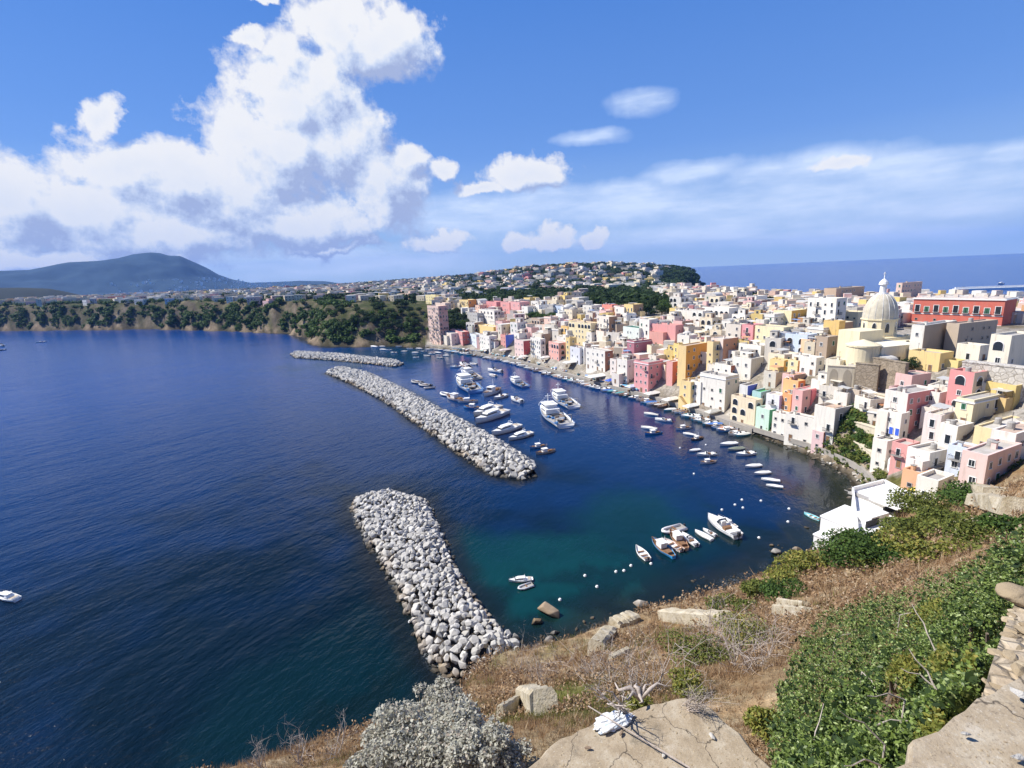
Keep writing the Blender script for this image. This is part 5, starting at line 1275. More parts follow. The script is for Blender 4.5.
slp2 = np.hypot(height(X+4, Y)-Zt, height(X, Y+4)-Zt)/4
for i in range(N):
    if S[i] < 3 or Zt[i] < 3: continue
    px, py = proj((X[i], Y[i], Zt[i]))
    if not (-60 < px < 1080): continue
    cliffz = X[i] < -75 and S[i] < 70
    if cliffz:
        n9 = fbm(np.array([X[i]/8]), np.array([Y[i]/8]), 191)[0]
        if n9 < .02 or random.random() < .5 or (S[i] > 22 and random.random() < .8): continue
        pts.append((X[i], Y[i], Zt[i])); continue
    if rr[i] < 640 and not inforest(px, py): 
        if n3[i] < 0.16: continue
    key = (int(X[i]//22), int(Y[i]//22)); hitb = False
    for a in (-1, 0, 1):
        for b_ in (-1, 0, 1):
            for (hx, hy, hr) in GRID.get((key[0]+a, key[1]+b_), ()):
                if (hx-X[i])**2+(hy-Y[i])**2 < (hr*1.0)**2: hitb = True
    if hitb: continue
    if rr[i] < 640 and any((hx-X[i])**2+(hy-Y[i])**2 < (hr*1.05)**2 for hx, hy, hr, *_ in HOUSES): continue
    if inforest(px, py) or nn[i] < -0.03 or random.random() < .3: pts2.append((X[i], Y[i], Zt[i]))
print('mass trees', len(pts), len(pts2), 'trees', TREES)
mass('cliff_wood', 'dark scrub and trees covering the long sea cliff', pts, M['leaf_mid'], 4, 7.5)
mass('island_wood', 'trees mixed among the distant houses of the island', pts2, M['leaf_dark'], 6, 11)
# terrace garden plants near the path
pts = []
for i in range(len(em)-1):
    a_ = P(*em[i]); b2 = P(*em[i+1]); d_ = (b2-a_)[:2]; ln_ = np.linalg.norm(d_); d_ = d_/ln_
    for k in range(int(ln_*3.2)):
        o_ = random.uniform(2.4, 6.5); q = a_[:2]+d_*random.uniform(0, ln_)+np.array([-d_[1], d_[0]])*o_; pts.append((q[0], q[1], gz(q[0], q[1])-.2))
mass('bank_plants', 'scrubby green plants on the rocky bank below the harbour path', pts, M['leaf_olive'], .7, 1.7, 'plants')
pts = []
for k in range(420):
    p = hit(*random.choice([(random.uniform(838, 884), random.uniform(426, 462)), (random.uniform(760, 850), random.uniform(440, 470)), (random.uniform(856, 880), random.uniform(440, 462)), (random.uniform(838, 870), random.uniform(408, 425))]))
    if clash(p[0], p[1], 0.5) or p[2] < 1.4: continue
    pts.append(tuple(p))
mass('garden_plants', 'green shrubs on the terraces and bank beside the curved harbour path', pts[:len(pts)//2], M['leaf_olive'], 1.0, 2.4, 'plants'); mass('garden_shrubs', 'darker green shrubs among the garden terraces below the church', pts[len(pts)//2:], M['leaf_mid'], 1.0, 2.4, 'plants')
for (px, py, w, h, k, l) in ((861,440,5,4,'mid','round green tree in the garden left of the blue-windowed house'),(850,447,4,3.4,'olive','olive green shrub tree in the garden by the tiny pink house'),(873,452,4,3,'mid','small green tree at the cream garden wall'),(1020,398,6,5,'dark','dark shrub tree right of the brick red pavilion'),(908,372,6,5,'dark','dark bush at the foot of the yellow battered house'),(964,292,9,9,'dark','dark tree on the skyline beyond the red palace')):
    p = hit(px, py); tree(p[0], p[1], w, h, k, l)
# ------------------------------------------------------------------ boats
def hull_loft(L, B, D, fine=2.0, n=12, transom=0.72, sheer=0.25):
    """stations from stern (x=-L/2) to bow (x=L/2); returns rings of (y,z) from port rail via keel to starboard rail"""
    rings = []
    for i in range(n+1):
        t = i/n; x = -L/2+L*t; w = B/2*((1-(max(0, t-0.35)/0.65)**fine))*(transom+(1-transom)*min(1, t/0.35)); w = max(w, 0.012*B)
        zt = D*(0.62+sheer*max(0, t-.3)**1.6*2.0); kz = -D*0.30*(1-max(0, t-.75)*3.2)
        rings.append([(x, -w, zt), (x, -w*.93, zt*.45), (x, -w*.62, kz*.55), (x, 0, kz), (x, w*.62, kz*.55), (x, w*.93, zt*.45), (x, w, zt)])
    return rings
def hull_parts(L, B, D, deckdrop, m_hull, m_deck, cockpit=True, open_to=0.98, **k):
    r = hull_loft(L, B, D, **k); b = MB(); n = len(r); vs = [p for q in r for p in q]; fs = []
    for i in range(n-1):
        for j in range(6): fs.append((i*7+j, (i+1)*7+j, (i+1)*7+j+1, i*7+j+1))
    fs.append(tuple(reversed(range(7)))); b.add(vs, fs, m_hull)
    # rail
    g = MB(); g.tube([(p[0][0], p[0][1], p[0][2]) for p in r]+[(p[6][0], p[6][1], p[6][2]) for p in reversed(r)]+[r[0][0]], max(0.035, 0.012*B), m_hull, 5, False)
    d = MB(); vs = []; fs = []; q = MB()
    for i, ring in enumerate(r):
        t = i/(n-1); z = ring[0][2]-(deckdrop if t < open_to else 0.04); w = ring[6][1]*0.97; vs += [(ring[0][0], -w, z), (ring[0][0], w, z)]
    for i in range(n-1): fs.append((2*i, 2*i+2, 2*i+3, 2*i+1))
    d.add(vs, fs, m_deck)
    return b, g, d, r
def small_boat(kind, seed):
    rg_ = random.Random(seed); root = empty('boat', (0, 0, -50))
    if kind == 'dinghy':
        L, B, D = 5.0, 1.9, 0.9; b, g, d, r = hull_parts(L, B, D, .42, M['paint'], M['white'], fine=2.2)
        b.build('hull', root, smooth=True, color=(.75, .74, .72)); g.build('rail', root, color=(.75, .74, .7)); d.build('deck', root)
        q = MB(); q.box((-.9, 0, .38), (.35, 1.5, .08), M['wood']); q.box((.5, 0, .42), (.35, 1.4, .08), M['wood']); q.box((-2.0, 0, .35), (.5, 1.3, .3), M['wood']); q.build('bench', root)
        q = MB(); q.box((-2.55, 0, .62), (.3, .3, .5), M['dark']); q.tube([(-2.6, 0, .5), (-2.65, 0, -.4)], .07, M['dark'], 6); q.build('outboard_motor', root)
    elif kind == 'motor':
        L, B, D = 6.6, 2.4, 1.25; b, g, d, r = hull_parts(L, B, D, .38, M['paint'], M['white'], open_to=.58, fine=2.4)
        b.build('hull', root, smooth=True, color=(.76, .75, .73)); g.build('rail', root, color=(.76, .75, .73)); d.build('deck', root)
        q = MB(); q.box((.1, 0, 1.0), (.9, .9, .9), M['white'], 0, taper=.8); q.build('console', root)
        q = MB(); q.add([(.5, -.75, 1.1), (.5, .75, 1.1), (.15, .6, 1.7), (.15, -.6, 1.7)], [(0, 1, 2, 3)], M['glass']); q.add([(.5, -.75, 1.1), (-.3, -.8, 1.05), (.15, -.6, 1.7)], [(0, 1, 2)], M['glass']); q.add([(.5, .75, 1.1), (-.3, .8, 1.05), (.15, .6, 1.7)], [(0, 1, 2)], M['glass']); q.build('windscreen', root)
        q = MB(); q.box((-2.3, 0, .72), (.8, 1.9, .45), M['white']); q.box((-1.0, 0, .7), (.6, 1.2, .45), M['wood']); q.build('seat', root)
        q = MB(); q.box((-3.4, 0, .85), (.35, .4, .6), M['dark']); q.tube([(-3.45, 0, .6), (-3.5, 0, -.5)], .09, M['dark'], 6); q.build('outboard_motor', root)
    elif kind == 'covered':
        L, B, D = 5.8, 2.1, 1.0; b, g, d, r = hull_parts(L, B, D, .1, M['paint'], M['canvas'], fine=2.2)
        b.build('hull', root, smooth=True, color=(.74, .73, .7)); g.build('rail', root, color=(.72, .7, .66))
        q = MB(); vs = []; fs = []; n = len(r)
        for i, ring in enumerate(r):
            w = ring[6][1]; zt = ring[0][2]+.02; h = .42*math.sin(math.pi*min(1, max(0.05, i/(n-1)*1.05)))
            vs += [(ring[0][0], -w, zt), (ring[0][0], -w*.5, zt+h*.8), (ring[0][0], 0, zt+h), (ring[0][0], w*.5, zt+h*.8), (ring[0][0], w, zt)]
        for i in range(n-1):
            for j in range(4): fs.append((i*5+j, (i+1)*5+j, (i+1)*5+j+1, i*5+j+1))
        q.add(vs, fs, M['canvas']); q.build('cover', root, color=(.1, .2, .5))
    elif kind == 'gozzo':   # wooden boat with canopy/wheelhouse
        L, B, D = 7.5, 2.6, 1.25; b, g, d, r = hull_parts(L, B, D, .35, M['paint'], M['wood'], fine=2.6, transom=.35)
        b.build('hull', root, smooth=True, color=(.72, .7, .66)); g.build('rail', root, color=(.3, .16, .08)); d.build('deck', root)
        q = MB(); q.box((.4, 0, 1.2), (1.7, 1.4, 1.2), M['white']); q.box((.35, 0, 1.86), (2.1, 1.7, .1), M['white']); q.box((1.26, 0, 1.45), (.03, 1.1, .4), M['glass']); q.build('wheelhouse', root)
        q = MB(); q.tube([(-.6, 0, .7), (-.6, 0, 3.6)], .05, M['white'], 5); q.build('mast', root); q = MB(); q.box((-2.0, 0, .75), (1.2, 1.1, .4), M['wood']); q.box((2.4, 0, .95), (.8, .7, .2), M['wood']); q.build('locker', root)
    elif kind == 'yacht':
        L, B, D = 11.5, 3.7, 2.1; b, g, d, r = hull_parts(L, B, D, .35, M['paint'], M['white'], open_to=.35, fine=2.3)
        b.build('hull', root, smooth=True, color=(.78, .77, .75)); g.build('rail', root, color=(.78, .77, .75)); d.build('deck', root)
        q = MB(); q.box((.3, 0, 1.95), (5.6, 2.5, 1.1), M['white'], taper=.72); q.box((-.3, 0, 2.62), (3.6, 2.1, .16), M['white']); cb_ = q.build('cabin', root)
        q = MB(); q.box((1.0, 0, 2.05), (4.0, 2.34, .34), M['glass'], taper=.9); q.build('cabin_window', cb_)
        q = MB(); q.tube([(-1.6, -1.0, 2.6), (-1.9, -.9, 3.5), (-1.9, .9, 3.5), (-1.6, 1.0, 2.6)], .07, M['white'], 6); q.tube([(-1.9, 0, 3.5), (-1.9, 0, 4.6)], .04, M['white'], 5); q.build('arch_mast', root)
        q = MB(); q.box((-4.0, 0, 1.25), (1.4, 2.6, .5), M['white']); q.box((-4.0, 0, 1.53), (1.2, 2.3, .08), M['canvas']); q.build('seat', root, color=(.5, .42, .32))
        q = MB(); q.tube([(5.4, 0, 2.9), (4.2, -.9, 2.55), (2.4, -1.5, 2.35)], .03, M['grey'], 4); q.tube([(5.4, 0, 2.9), (4.2, .9, 2.55), (2.4, 1.5, 2.35)], .03, M['grey'], 4); q.build('bow_rail', root)
    elif kind == 'fishing':
        L, B, D = 16, 5.0, 2.8; b, g, d, r = hull_parts(L, B, D, .7, M['paint'], M['grey'], open_to=.62, fine=2.6, transom=.8, sheer=.45)
        b.build('hull', root, smooth=True, color=(.76, .75, .72)); g.build('rail', root, color=(.2, .3, .5)); d.build('deck', root)
        q = MB(); q.box((2.4, 0, 2.6), (4.4, 3.2, 2.0), M['white']); q.box((2.9, 0, 4.3), (2.8, 2.7, 1.5), M['white']); q.box((2.8, 0, 5.12), (3.5, 3.1, .14), M['white']); w_ = q.build('wheelhouse', root)
        q = MB(); q.box((4.33, 0, 4.45), (.05, 2.3, .6), M['glass']); q.box((2.9, 0, 4.45), (2.2, 2.76, .55), M['glass']); q.box((2.2, 0, 2.8), (2.6, 3.26, .45), M['glass']); q.build('wheelhouse_window', w_)
        q = MB(); q.tube([(3.6, 0, 5.1), (3.6, 0, 9.0)], .1, M['white'], 6); q.tube([(3.6, -1.1, 7.2), (3.6, 1.1, 7.2)], .05, M['white'], 5); q.box((3.6, 0, 8.0), (.3, 1.2, .2), M['white']); q.build('mast', root)
        q = MB(); q.tube([(-6.4, -1.8, 1.4), (-6.4, -1.8, 4.4), (-6.4, 1.8, 4.4), (-6.4, 1.8, 1.4)], .12, M['grey'], 6); q.tube([(-6.4, 0, 4.4), (-2.5, 0, 5.0)], .07, M['grey'], 5); q.build('stern_gantry', root)
        q = MB(); rr_ = random.Random(3)
        for i in range(26): q.box((rr_.uniform(-6.5, -.3), rr_.uniform(-1.7, 1.7), 1.35+rr_.random()*.4), (rr_.uniform(.4, 1), rr_.uniform(.4, .9), rr_.uniform(.3, .8)), rr_.choice([M['dark'], M['wood'], M['canvas'], M['grey']]), rr_.random()*3)
        q.lathe((-1.6, 0, 1.5), [(.01, 0), (.9, 0), (.9, .9), (.01, 1.0)], M['dark'], 10); q.build('nets_and_crates', root, color=(.1, .25, .5))
        q = MB(); q.tube([(7.6, 0, 4.4), (6.2, -1.3, 3.9), (4.6, -1.9, 3.6)], .04, M['white'], 4); q.tube([(7.6, 0, 4.4), (6.2, 1.3, 3.9), (4.6, 1.9, 3.6)], .04, M['white'], 4); q.build('bow_rail', root)
    elif kind == 'inflatable':
        L, B, D = 4.2, 1.9, .7; q = MB(); pts = [(-2.0, -.75, .3), (.8, -.75, .32), (1.6, -.45, .42), (2.0, 0, .5), (1.6, .45, .42), (.8, .75, .32), (-2.0, .75, .3)]; q.tube(pts, .24, M['paint'], 8); q.build('tube', root, smooth=True, color=(.6, .6, .58))
        q = MB(); q.box((-.3, 0, .12), (3.2, 1.2, .1), M['grey']); q.box((-1.9, 0, .3), (.1, 1.3, .5), M['grey']); q.build('hull', root)
        q = MB(); q.box((-.2, 0, .45), (.3, 1.2, .08), M['wood']); q.build('bench', root); q = MB(); q.box((-2.15, 0, .5), (.28, .28, .5), M['dark']); q.build('outboard_motor', root)
    return root, L
PROTO = {}
USEDP = set()
def boat(kind, bow, stern, label, hullc=None, group=None, coverc=None, zoff=0.0, lenfix=None, cat='boat'):
    if kind not in PROTO: PROTO[kind] = small_boat(kind, 1)
    r, L = PROTO[kind]
    o = r if kind not in USEDP else copy_tree(r); USEDP.add(kind)
    if kind == 'fishing': bow = (bow[0]+.16*(stern[0]-bow[0]), bow[1]+.2*(stern[1]-bow[1]))
    A = P(*bow, zoff); B = P(*stern, zoff); d = A-B; ln = max(2.5, float(np.hypot(d[0], d[1]))); s = (lenfix or ln)/L; m_ = (A+B)/2
    sc = min(s, 2.2); o.location = (m_[0], m_[1], 0.0); o.rotation_euler = (0, 0, math.atan2(d[1], d[0])); o.scale = (sc, sc*random.uniform(.92, 1.05), sc*{'fishing': .52, 'yacht': .8}.get(kind, .95))
    o['label'] = label; o['category'] = cat
    if group: o['group'] = group
    elif 'group' in o: del o['group']
    for ch in KIDS.get(o.name, []):
        if hullc and ch.name.startswith('hull'): ch.color = (*hullc, 1)
        if hullc and ch.name.startswith('tube'): ch.color = (*hullc, 1)
        if coverc and ch.name.startswith('cover'): ch.color = (*coverc, 1)
    return o
W_h = (.77, .76, .74); BL = (.05, .30, .62)
# (kind, bow px, stern px, hull, label, cover)
BO = [
 ('fishing',(538,404),(566,428),W_h,'large white fishing boat in mid harbour, the nearer of two',None),
 ('fishing',(549,392),(574,409),W_h,'large white fishing boat in mid harbour, the farther of two',None),
 ('fishing',(455,377),(477,394),(.12,.25,.5),'blue and white fishing boat crowded with gear near the moored yachts',None),
 ('fishing',(459,371),(478,380),(.5,.42,.34),'brownish fishing boat behind the blue and white one',None),
 ('fishing',(508,379),(526,388),(.08,.16,.36),'dark blue work boat standing alone between moored boats and quay',None),
 ('yacht',(476,424),(507,413),W_h,'largest white motor yacht, moored beside the middle of the breakwater',None),
 ('yacht',(474,417),(500,408),(.66,.6,.5),'cream motor yacht just behind the largest white one',None),
 ('yacht',(492,436),(520,427),W_h,'white cabin yacht in the middle of the three by the breakwater',None),
 ('yacht',(509,441),(532,434),(.7,.68,.64),'pale cabin boat, nearest of the three yachts by the breakwater',None),
 ('gozzo',(530,449),(547,446),(.2,.4,.6),'small blue and white boat lashed beside the dark open one off the breakwater tip',None),
 ('gozzo',(536,455),(555,451),(.5,.46,.4),'dark open boat moored off the breakwater tip',None),
 ('gozzo',(484,397),(500,390),W_h,'white boat with gear beside the dark blue work boat',None),
 ('motor',(494,400),(507,396),(.7,.66,.6),'small cluttered boat touching the white one near the dark blue work boat',None),
 ('motor',(511,399),(522,403),W_h,'small white boat alone below the dark blue work boat',None),
 ('motor',(488,371),(502,373),W_h,'white boat in the pair far off the quay, behind the dark blue boat',None),
 ('dinghy',(489,375),(496,377),W_h,'white dinghy in the pair far off the quay',None),
 ('motor',(450,368),(462,367),W_h,'long white boat in the far row off the pink houses',None),
 ('motor',(460,365),(469,368),(.5,.3,.2),'brown and white boat in the far row off the pink houses',None),
 ('dinghy',(470,364),(477,365),W_h,'small white dinghy alone in the far row off the pink houses',None),
 ('inflatable',(411,382),(423,384),(.35,.34,.33),'grey raft-like boat nearest the inner breakwater end',None),
 ('inflatable',(418,385),(432,387),(.4,.38,.36),'second grey raft-like boat by the breakwater',None),
 ('inflatable',(424,389),(435,388),(.45,.42,.4),'third grey raft-like boat by the breakwater',None),
 ('inflatable',(440,394),(453,397),(.7,.7,.68),'white boat first in the row moored along the breakwater',None),
 ('gozzo',(447,398),(464,402),(.72,.7,.68),'white boat second in the row moored along the breakwater',None),
 ('gozzo',(458,403),(478,402),(.7,.68,.64),'long pale boat third in the row moored along the breakwater',None),
 ('gozzo',(464,408),(482,409),(.06,.28,.6),'bright blue boat in the row moored along the breakwater',None),
 ('covered',(478,411),(495,409),(.7,.68,.64),'covered cream boat behind the large yachts',(.5,.45,.36)),
 # lower bay
 ('gozzo',(652,541),(674,559),(.03,.33,.68),'bright blue boat with a white stripe, in the cluster near the dry slope',None),
 ('dinghy',(636,548),(648,561),W_h,'small white dinghy left of the bright blue boat',None),
 ('dinghy',(664,541),(682,552),(.75,.6,.55),'white and pink boat touching the bright blue one',None),
 ('gozzo',(670,533),(687,551),(.4,.24,.16),'brown wooden boat in the middle of the cluster near the dry slope',None),
 ('motor',(682,535),(697,547),W_h,'white boat at the right side of the cluster near the dry slope',None),
 ('inflatable',(662,534),(684,528),(.72,.7,.68),'white inflatable boat at the top of the cluster near the dry slope',None),
 ('covered',(695,532),(712,541),W_h,'white covered boat between the cluster and the large white pair',(.75,.75,.73)),
 ('motor',(703,530),(716,537),W_h,'second white boat snug beside the white covered boat',None),
 ('motor',(708,519),(738,539),W_h,'long white open boat with brown seats, nearest of the right pair',None),
 ('yacht',(718,518),(736,529),W_h,'white cabin boat behind the long open boat',None),
 ('yacht',(509,582),(533,580),W_h,'white cabin cruiser alone over the teal water beside the near breakwater',None),
 ('inflatable',(518,590),(533,585),(.6,.6,.6),'pale inflatable tied to the cabin cruiser over the teal water',None),
 ('dinghy',(804,514),(820,521),(.15,.55,.62),'turquoise dinghy alone near the beach house',None),
 ('yacht',(-4,596),(18,601),W_h,'white boat cut by the left edge of the photo',None),
 ('motor',(36,343),(46,342),W_h,'tiny white boat far off before the long cliff',None),
 ('motor',(-3,346),(6,347),W_h,'tiny white boat far off at the left edge, the farther of two',None),
 ('motor',(-4,351),(6,350),(.08,.09,.12),'tiny dark boat far off at the left edge, the nearer of two',None),
 # moored off the quay
 ('covered',(641,428),(657,430),W_h,'white covered boat just above the blue one off the quay',(.7,.68,.6)),
 ('gozzo',(645,435),(662,433),(.05,.30,.62),'light blue boat moored off the quay, left of the white rows',None),
 ('covered',(644,414),(658,416),(.7,.69,.66),'pale covered boat farther left off the quay',(.6,.58,.52)),
 ('motor',(655,420),(672,422),W_h,'white open boat pair off the quay, below the pale covered one',None),
 ('gozzo',(676,430),(691,428),W_h,'white boat with mast off the quay near the yellow house reflection',None),
 ('covered',(683,434),(696,436),W_h,'white boat with pale cover off the quay, right of the masted white one',(.7,.68,.62)),
 ('gozzo',(691,441),(703,438),(.12,.12,.13),'dark boat off the quay, below the pale covered boat',None),
 ('covered',(689,452),(700,450),W_h,'small white covered boat at the left of the lower triple',(.76,.75,.72)),
 ('motor',(697,456),(716,455),(.7,.68,.64),'long white boat in the middle of the lower triple',None),
 ('gozzo',(700,464),(716,462),W_h,'white boat with console at the bottom of the lower triple',None),
 ('covered',(720,446),(737,444),W_h,'bright white covered boat at the top of the right triple',(.78,.77,.74)),
 ('covered',(728,451),(744,449),(.4,.42,.36),'olive covered boat in the middle of the right triple',(.22,.24,.18)),
 ('motor',(736,456),(755,454),W_h,'broad white boat at the bottom of the right triple',None),
 ('covered',(745,468),(761,466),W_h,'white boat with four-pointed cover, first of the lower right row of four',(.74,.72,.68)),
 ('covered',(754,475),(770,473),W_h,'white covered boat, second of the lower right row of four',(.76,.75,.72)),
 ('covered',(761,480),(780,482),W_h,'white covered boat, third of the lower right row of four',(.77,.76,.74)),
 ('covered',(766,486),(783,488),W_h,'white covered boat, last of the lower right row of four',(.77,.76,.74)),
]
for i, (kd, bw, st, hc, lab, cv) in enumerate(BO):
    boat(kd, bw, st, lab, hc, 'boats afloat in the harbour', cv)
# boats moored side by side along the quay
CVC = [(.75,.74,.7),(.08,.2,.5),(.10,.38,.62),(.7,.68,.6),(.3,.3,.3),(.55,.3,.2),(.15,.4,.4),(.72,.72,.7)]
def row(pts, n, label, group, out=4.5, jit=0.7, kinds=('dinghy','covered','motor','gozzo','covered'), rows=1, ln=(5,7.5)):
    W = [P(*p)[:2] for p in pts]; seg = [np.linalg.norm(W[i+1]-W[i]) for i in range(len(W)-1)]; T = sum(seg)
    for k in range(n):
        u = (k+.5)/n*T; i = 0
        while i < len(seg)-1 and u > seg[i]: u -= seg[i]; i += 1
        d = (W[i+1]-W[i])/seg[i]; nn = np.array([d[1], -d[0]]); c = W[i]+d*u
        for rw in range(rows):
            o_ = c+nn*(out+rw*7.0+random.uniform(-jit, jit)); kd = random.choice(kinds); hc = random.choice([W_h, W_h, W_h, (.6,.6,.58), (.08,.25,.5), (.45,.25,.15), (.1,.4,.5)])
            L_ = random.uniform(*ln); a = math.atan2(nn[1], nn[0])+random.uniform(-.25, .25); dr = np.array([math.cos(a), math.sin(a)])*L_/2
            q1 = proj((*(o_+dr), 0)); q2 = proj((*(o_-dr), 0)); boat(kd, q1, q2, label, hc, group, random.choice(CVC))
row([(640,396),(672,406)], 9, 'small boat in the pack moored at the quay before the pink house', 'boats moored before the pink house')
row([(676,408),(694,413)], 4, 'small boat moored at the quay before the yellow stair house', 'boats moored before the yellow stair house')
row([(696,414),(712,420)], 7, 'small boat in the tight blue and white pack at the quay steps', 'boats packed by the quay steps')
row([(713,420),(740,430)], 11, 'small boat moored bow to bow before the cream arched quay house', 'boats moored before the cream quay house')
row([(742,431),(752,434)], 4, 'small boat in the last little pack at the right end of the quay', 'boats at the right end of the quay')
row([(560,375),(600,386),(636,395)], 24, 'small boat in the long crowded row along the middle of the quay', 'boats along the middle quay', rows=1)
row([(490,357),(520,363),(558,374.5)], 26, 'small boat in the crowded row at the far part of the quay', 'boats along the far quay', rows=1)
row([(436,348.5),(455,351),(488,356.5)], 16, 'small boat in the farthest row of the quay below the pink house', 'boats along the farthest quay', rows=1)
for i, (x, y) in enumerate(((366,346.5),(374,347),(382,347),(383,350),(389,350.5),(394,353),(399,347),(404,352),(410,349),(415,353),(416,358),(424,352),(427,356),(432,354),(438,353),(440,358),(446,356),(428,350),(419,349))):
    boat(random.choice(['dinghy','covered','motor']), (x-3.2, y), (x+3.2, y+random.uniform(-.6, .6)), 'tiny boat anchored in the green water under the wooded cliff', random.choice([W_h, W_h, (.5,.5,.5)]), 'boats under the wooded cliff', (.72,.7,.68))
# boats pulled up on the quay
for i in range(70):
    px = random.uniform(452, 640); k = np.interp(px, [430,480,520,560,600,640], [345.5,352,359,370,380.5,391]); p = P(px, k, 2.0); a = random.uniform(0, 6.28); L_ = random.uniform(4, 6); dr = np.array([math.cos(a), math.sin(a), 0])*L_/2
    if 'dinghy' in PROTO: o = boat(random.choice(['dinghy','covered']), proj(p+dr), proj(p-dr), 'small boat pulled up on the paving of the quay', random.choice([W_h, W_h, (.08,.25,.5), (.5,.2,.12), (.1,.4,.5)]), 'boats pulled up on the quay', random.choice(CVC)); o.location = (p[0], p[1], 2.35); o.scale = (.9, .9, .9)
# distant sailing boat beyond the mole
boat('yacht', (998,284.5), (1003,284), 'tiny white boat on the open sea near the mole', W_h)
# buoys
bm_ = MB(); bm_.lathe((0, 0, -.25), [(0.01, 0), (.22, .08), (.34, .3), (.22, .55), (.01, .62)], M['white'], 10); BUOY = bm_.mesh('buoy')
for (px, py) in ((616,572),(624,571),(597,587),(631,566),(651,564),(742,500),(743,508),(761,501),(788,522),(789,509),(722,510),(759,538),(680,448),(706,445),(694,474),(470,640),(410,622),(585,576),(735,505),(560,600)):
    p = P(px, py); o = put('buoy', BUOY, None, (p[0], p[1], 0)); tag(o, 'small white mooring buoy floating in the near harbour water', 'buoy', 'mooring buoys')
# ------------------------------------------------------------------ foreground
def rbf_px(c):
    c = np.array(c, float); n = len(c); d = np.hypot(c[:, None, 0]-c[None, :, 0], c[:, None, 1]-c[None, :, 1]); A = np.zeros((n+1, n+1)); A[:n, :n] = d; A[:n, n] = 1; A[n, :n] = 1; b = np.zeros(n+1); b[:n] = c[:, 2]; w = np.linalg.solve(A, b)
    def f(x, y): return sum(w[i]*np.hypot(x-c[i, 0], y-c[i, 1]) for i in range(n))+w[n]
    return f
def inpoly(x, y, poly):
    r = np.zeros(len(x), bool); n = len(poly)
    for i in range(n):
        ax, ay = poly[i]; bx_, by_ = poly[(i+1) % n]
        c = ((ay > y) != (by_ > y)) & (x < (bx_-ax)*(y-ay)/((by_-ay) or 1e-9)+ax); r ^= c
    return r
def Pv(x, y, z):
    d = fw[None]+RX[None]*((x-512)/F)[:, None]+UX[None]*((384-y)/F)[:, None]; t = (z-HC)/d[:, 2]
    return CAM[None]+d*t[:, None]
# slab at bottom centre
def slab(name, pts, z, th, m, label, cat, seedn=3, step=0.25):
    """irregular-edged thick slab, subdivided outline"""
    W = [P(a, b, z)[:2] for a, b in pts]; out = []
    for i in range(len(W)):
        a, b = W[i], W[(i+1) % len(W)]; n = max(1, int(np.linalg.norm(b-a)/step))
        for k in range(n):
            p = a+(b-a)*k/n; j = 0.0 if k == 0 else 0.06; out.append((p[0]+random.uniform(-j, j), p[1]+random.uniform(-j, j)))
    b = MB(); n = len(out); zs = [z+random.uniform(-.02, .02) for _ in out]; c = np.mean(out, 0)
    inner = [((p[0]*.97+c[0]*.03), (p[1]*.97+c[1]*.03)) for p in out]
    b.add([(p[0], p[1], zz-.06) for p, zz in zip(out, zs)]+[(p[0], p[1], z+.03) for p in inner], [(i, (i+1) % n, n+(i+1) % n, n+i) for i in range(n)]+[tuple(range(n, 2*n))], m)
    b.add([(p[0], p[1], z-th) for p in out]+[(p[0], p[1], zz-.06) for p, zz in zip(out, zs)], [(i, (i+1) % n, n+(i+1) % n, n+i) for i in range(n)], m)
    return tag(b.build(name), label, cat)
slab('ruined_wall', [(470,815),(560,738),(604,718),(655,703),(686,697),(706,703),(732,726),(775,770),(830,830)], 47.0, 5, M['concrete'], 'flat weathered top of a ruined wall at the bottom centre, littered with twigs', 'wall')
slab('parapet', [(880,775),(935,733),(962,712),(992,694),(1060,650),(1250,760),(1100,900),(900,900)], 55.2, 4, M['concrete'], 'smooth beige coping of the lookout parapet in the bottom right corner', 'parapet')
# rubble wall rising at the right edge
pts = [(975,722,54.6),(984,690,54.4),(990,668,54.3),(998,645,54.2),(1008,618,54.0),(1018,596,54.0),(1040,570,54.0)]
it = []
for i in range(len(pts)-1):
    A = P(*pts[i]); B = P(*pts[i+1]); L = np.linalg.norm(B-A); d = (B-A)/L; nn = np.array([-d[1], d[0], 0]); nn = -nn
    for k in range(int(L*60)):
        u = random.random(); w = random.uniform(0, 1.2); dz = random.uniform(-1.6, 0.1); s = random.uniform(.10, .26)
        top_ = random.random() < .45; q = A+d*L*u+nn*(w if top_ else random.uniform(.18, .30))+np.array([0, 0, random.uniform(-.08, .0) if top_ else dz]); v, f = RNP[random.randrange(10)]
        it.append((v, f, rotm(random.uniform(-.3, .3), random.uniform(-.3, .3), random.uniform(0, 6)), (s*1.3, s, s*.7), tuple(q)))
def f_rub(t, b):
    p = pos(t); n = t.noise(p, 5, 6, 0.7); c = t.mix(isl(t), (0.28, 0.215, 0.135), (0.44, 0.36, 0.24)); c = t.mix(t.rng(n, .5, .75, 0, .6), c, (0.22, .17, .11)); t.set(b.inputs['Base Color'], c); t.set(b.inputs['Normal'], t.bump(n, .7, .05))
M['rub'] = mat('rubble_stone', f_rub, .95, .1)
root = empty('rubble_wall', tuple(P(*pts[2]))); tag(root, 'curved dry rubble wall at the right edge beside the green thicket', 'wall')
st = put('stones', merged('stones', it, M['rub'])); st.parent = root; st.matrix_parent_inverse = Matrix.Translation(-Vector(root.location))
b = MB()
A_ = [P(*q)[:2] for q in pts]; o_ = [P(*q)[:2]+np.array([3.5, -0.5]) for q in pts]; z0 = np.array([q[2] for q in pts])
vs = [(a[0], a[1], z-.02) for a, z in zip(A_, z0)]+[(a[0], a[1], z) for a, z in zip(o_, z0)]+[(a[0], a[1], z-3) for a, z in zip(A_, z0)]; n = len(pts)
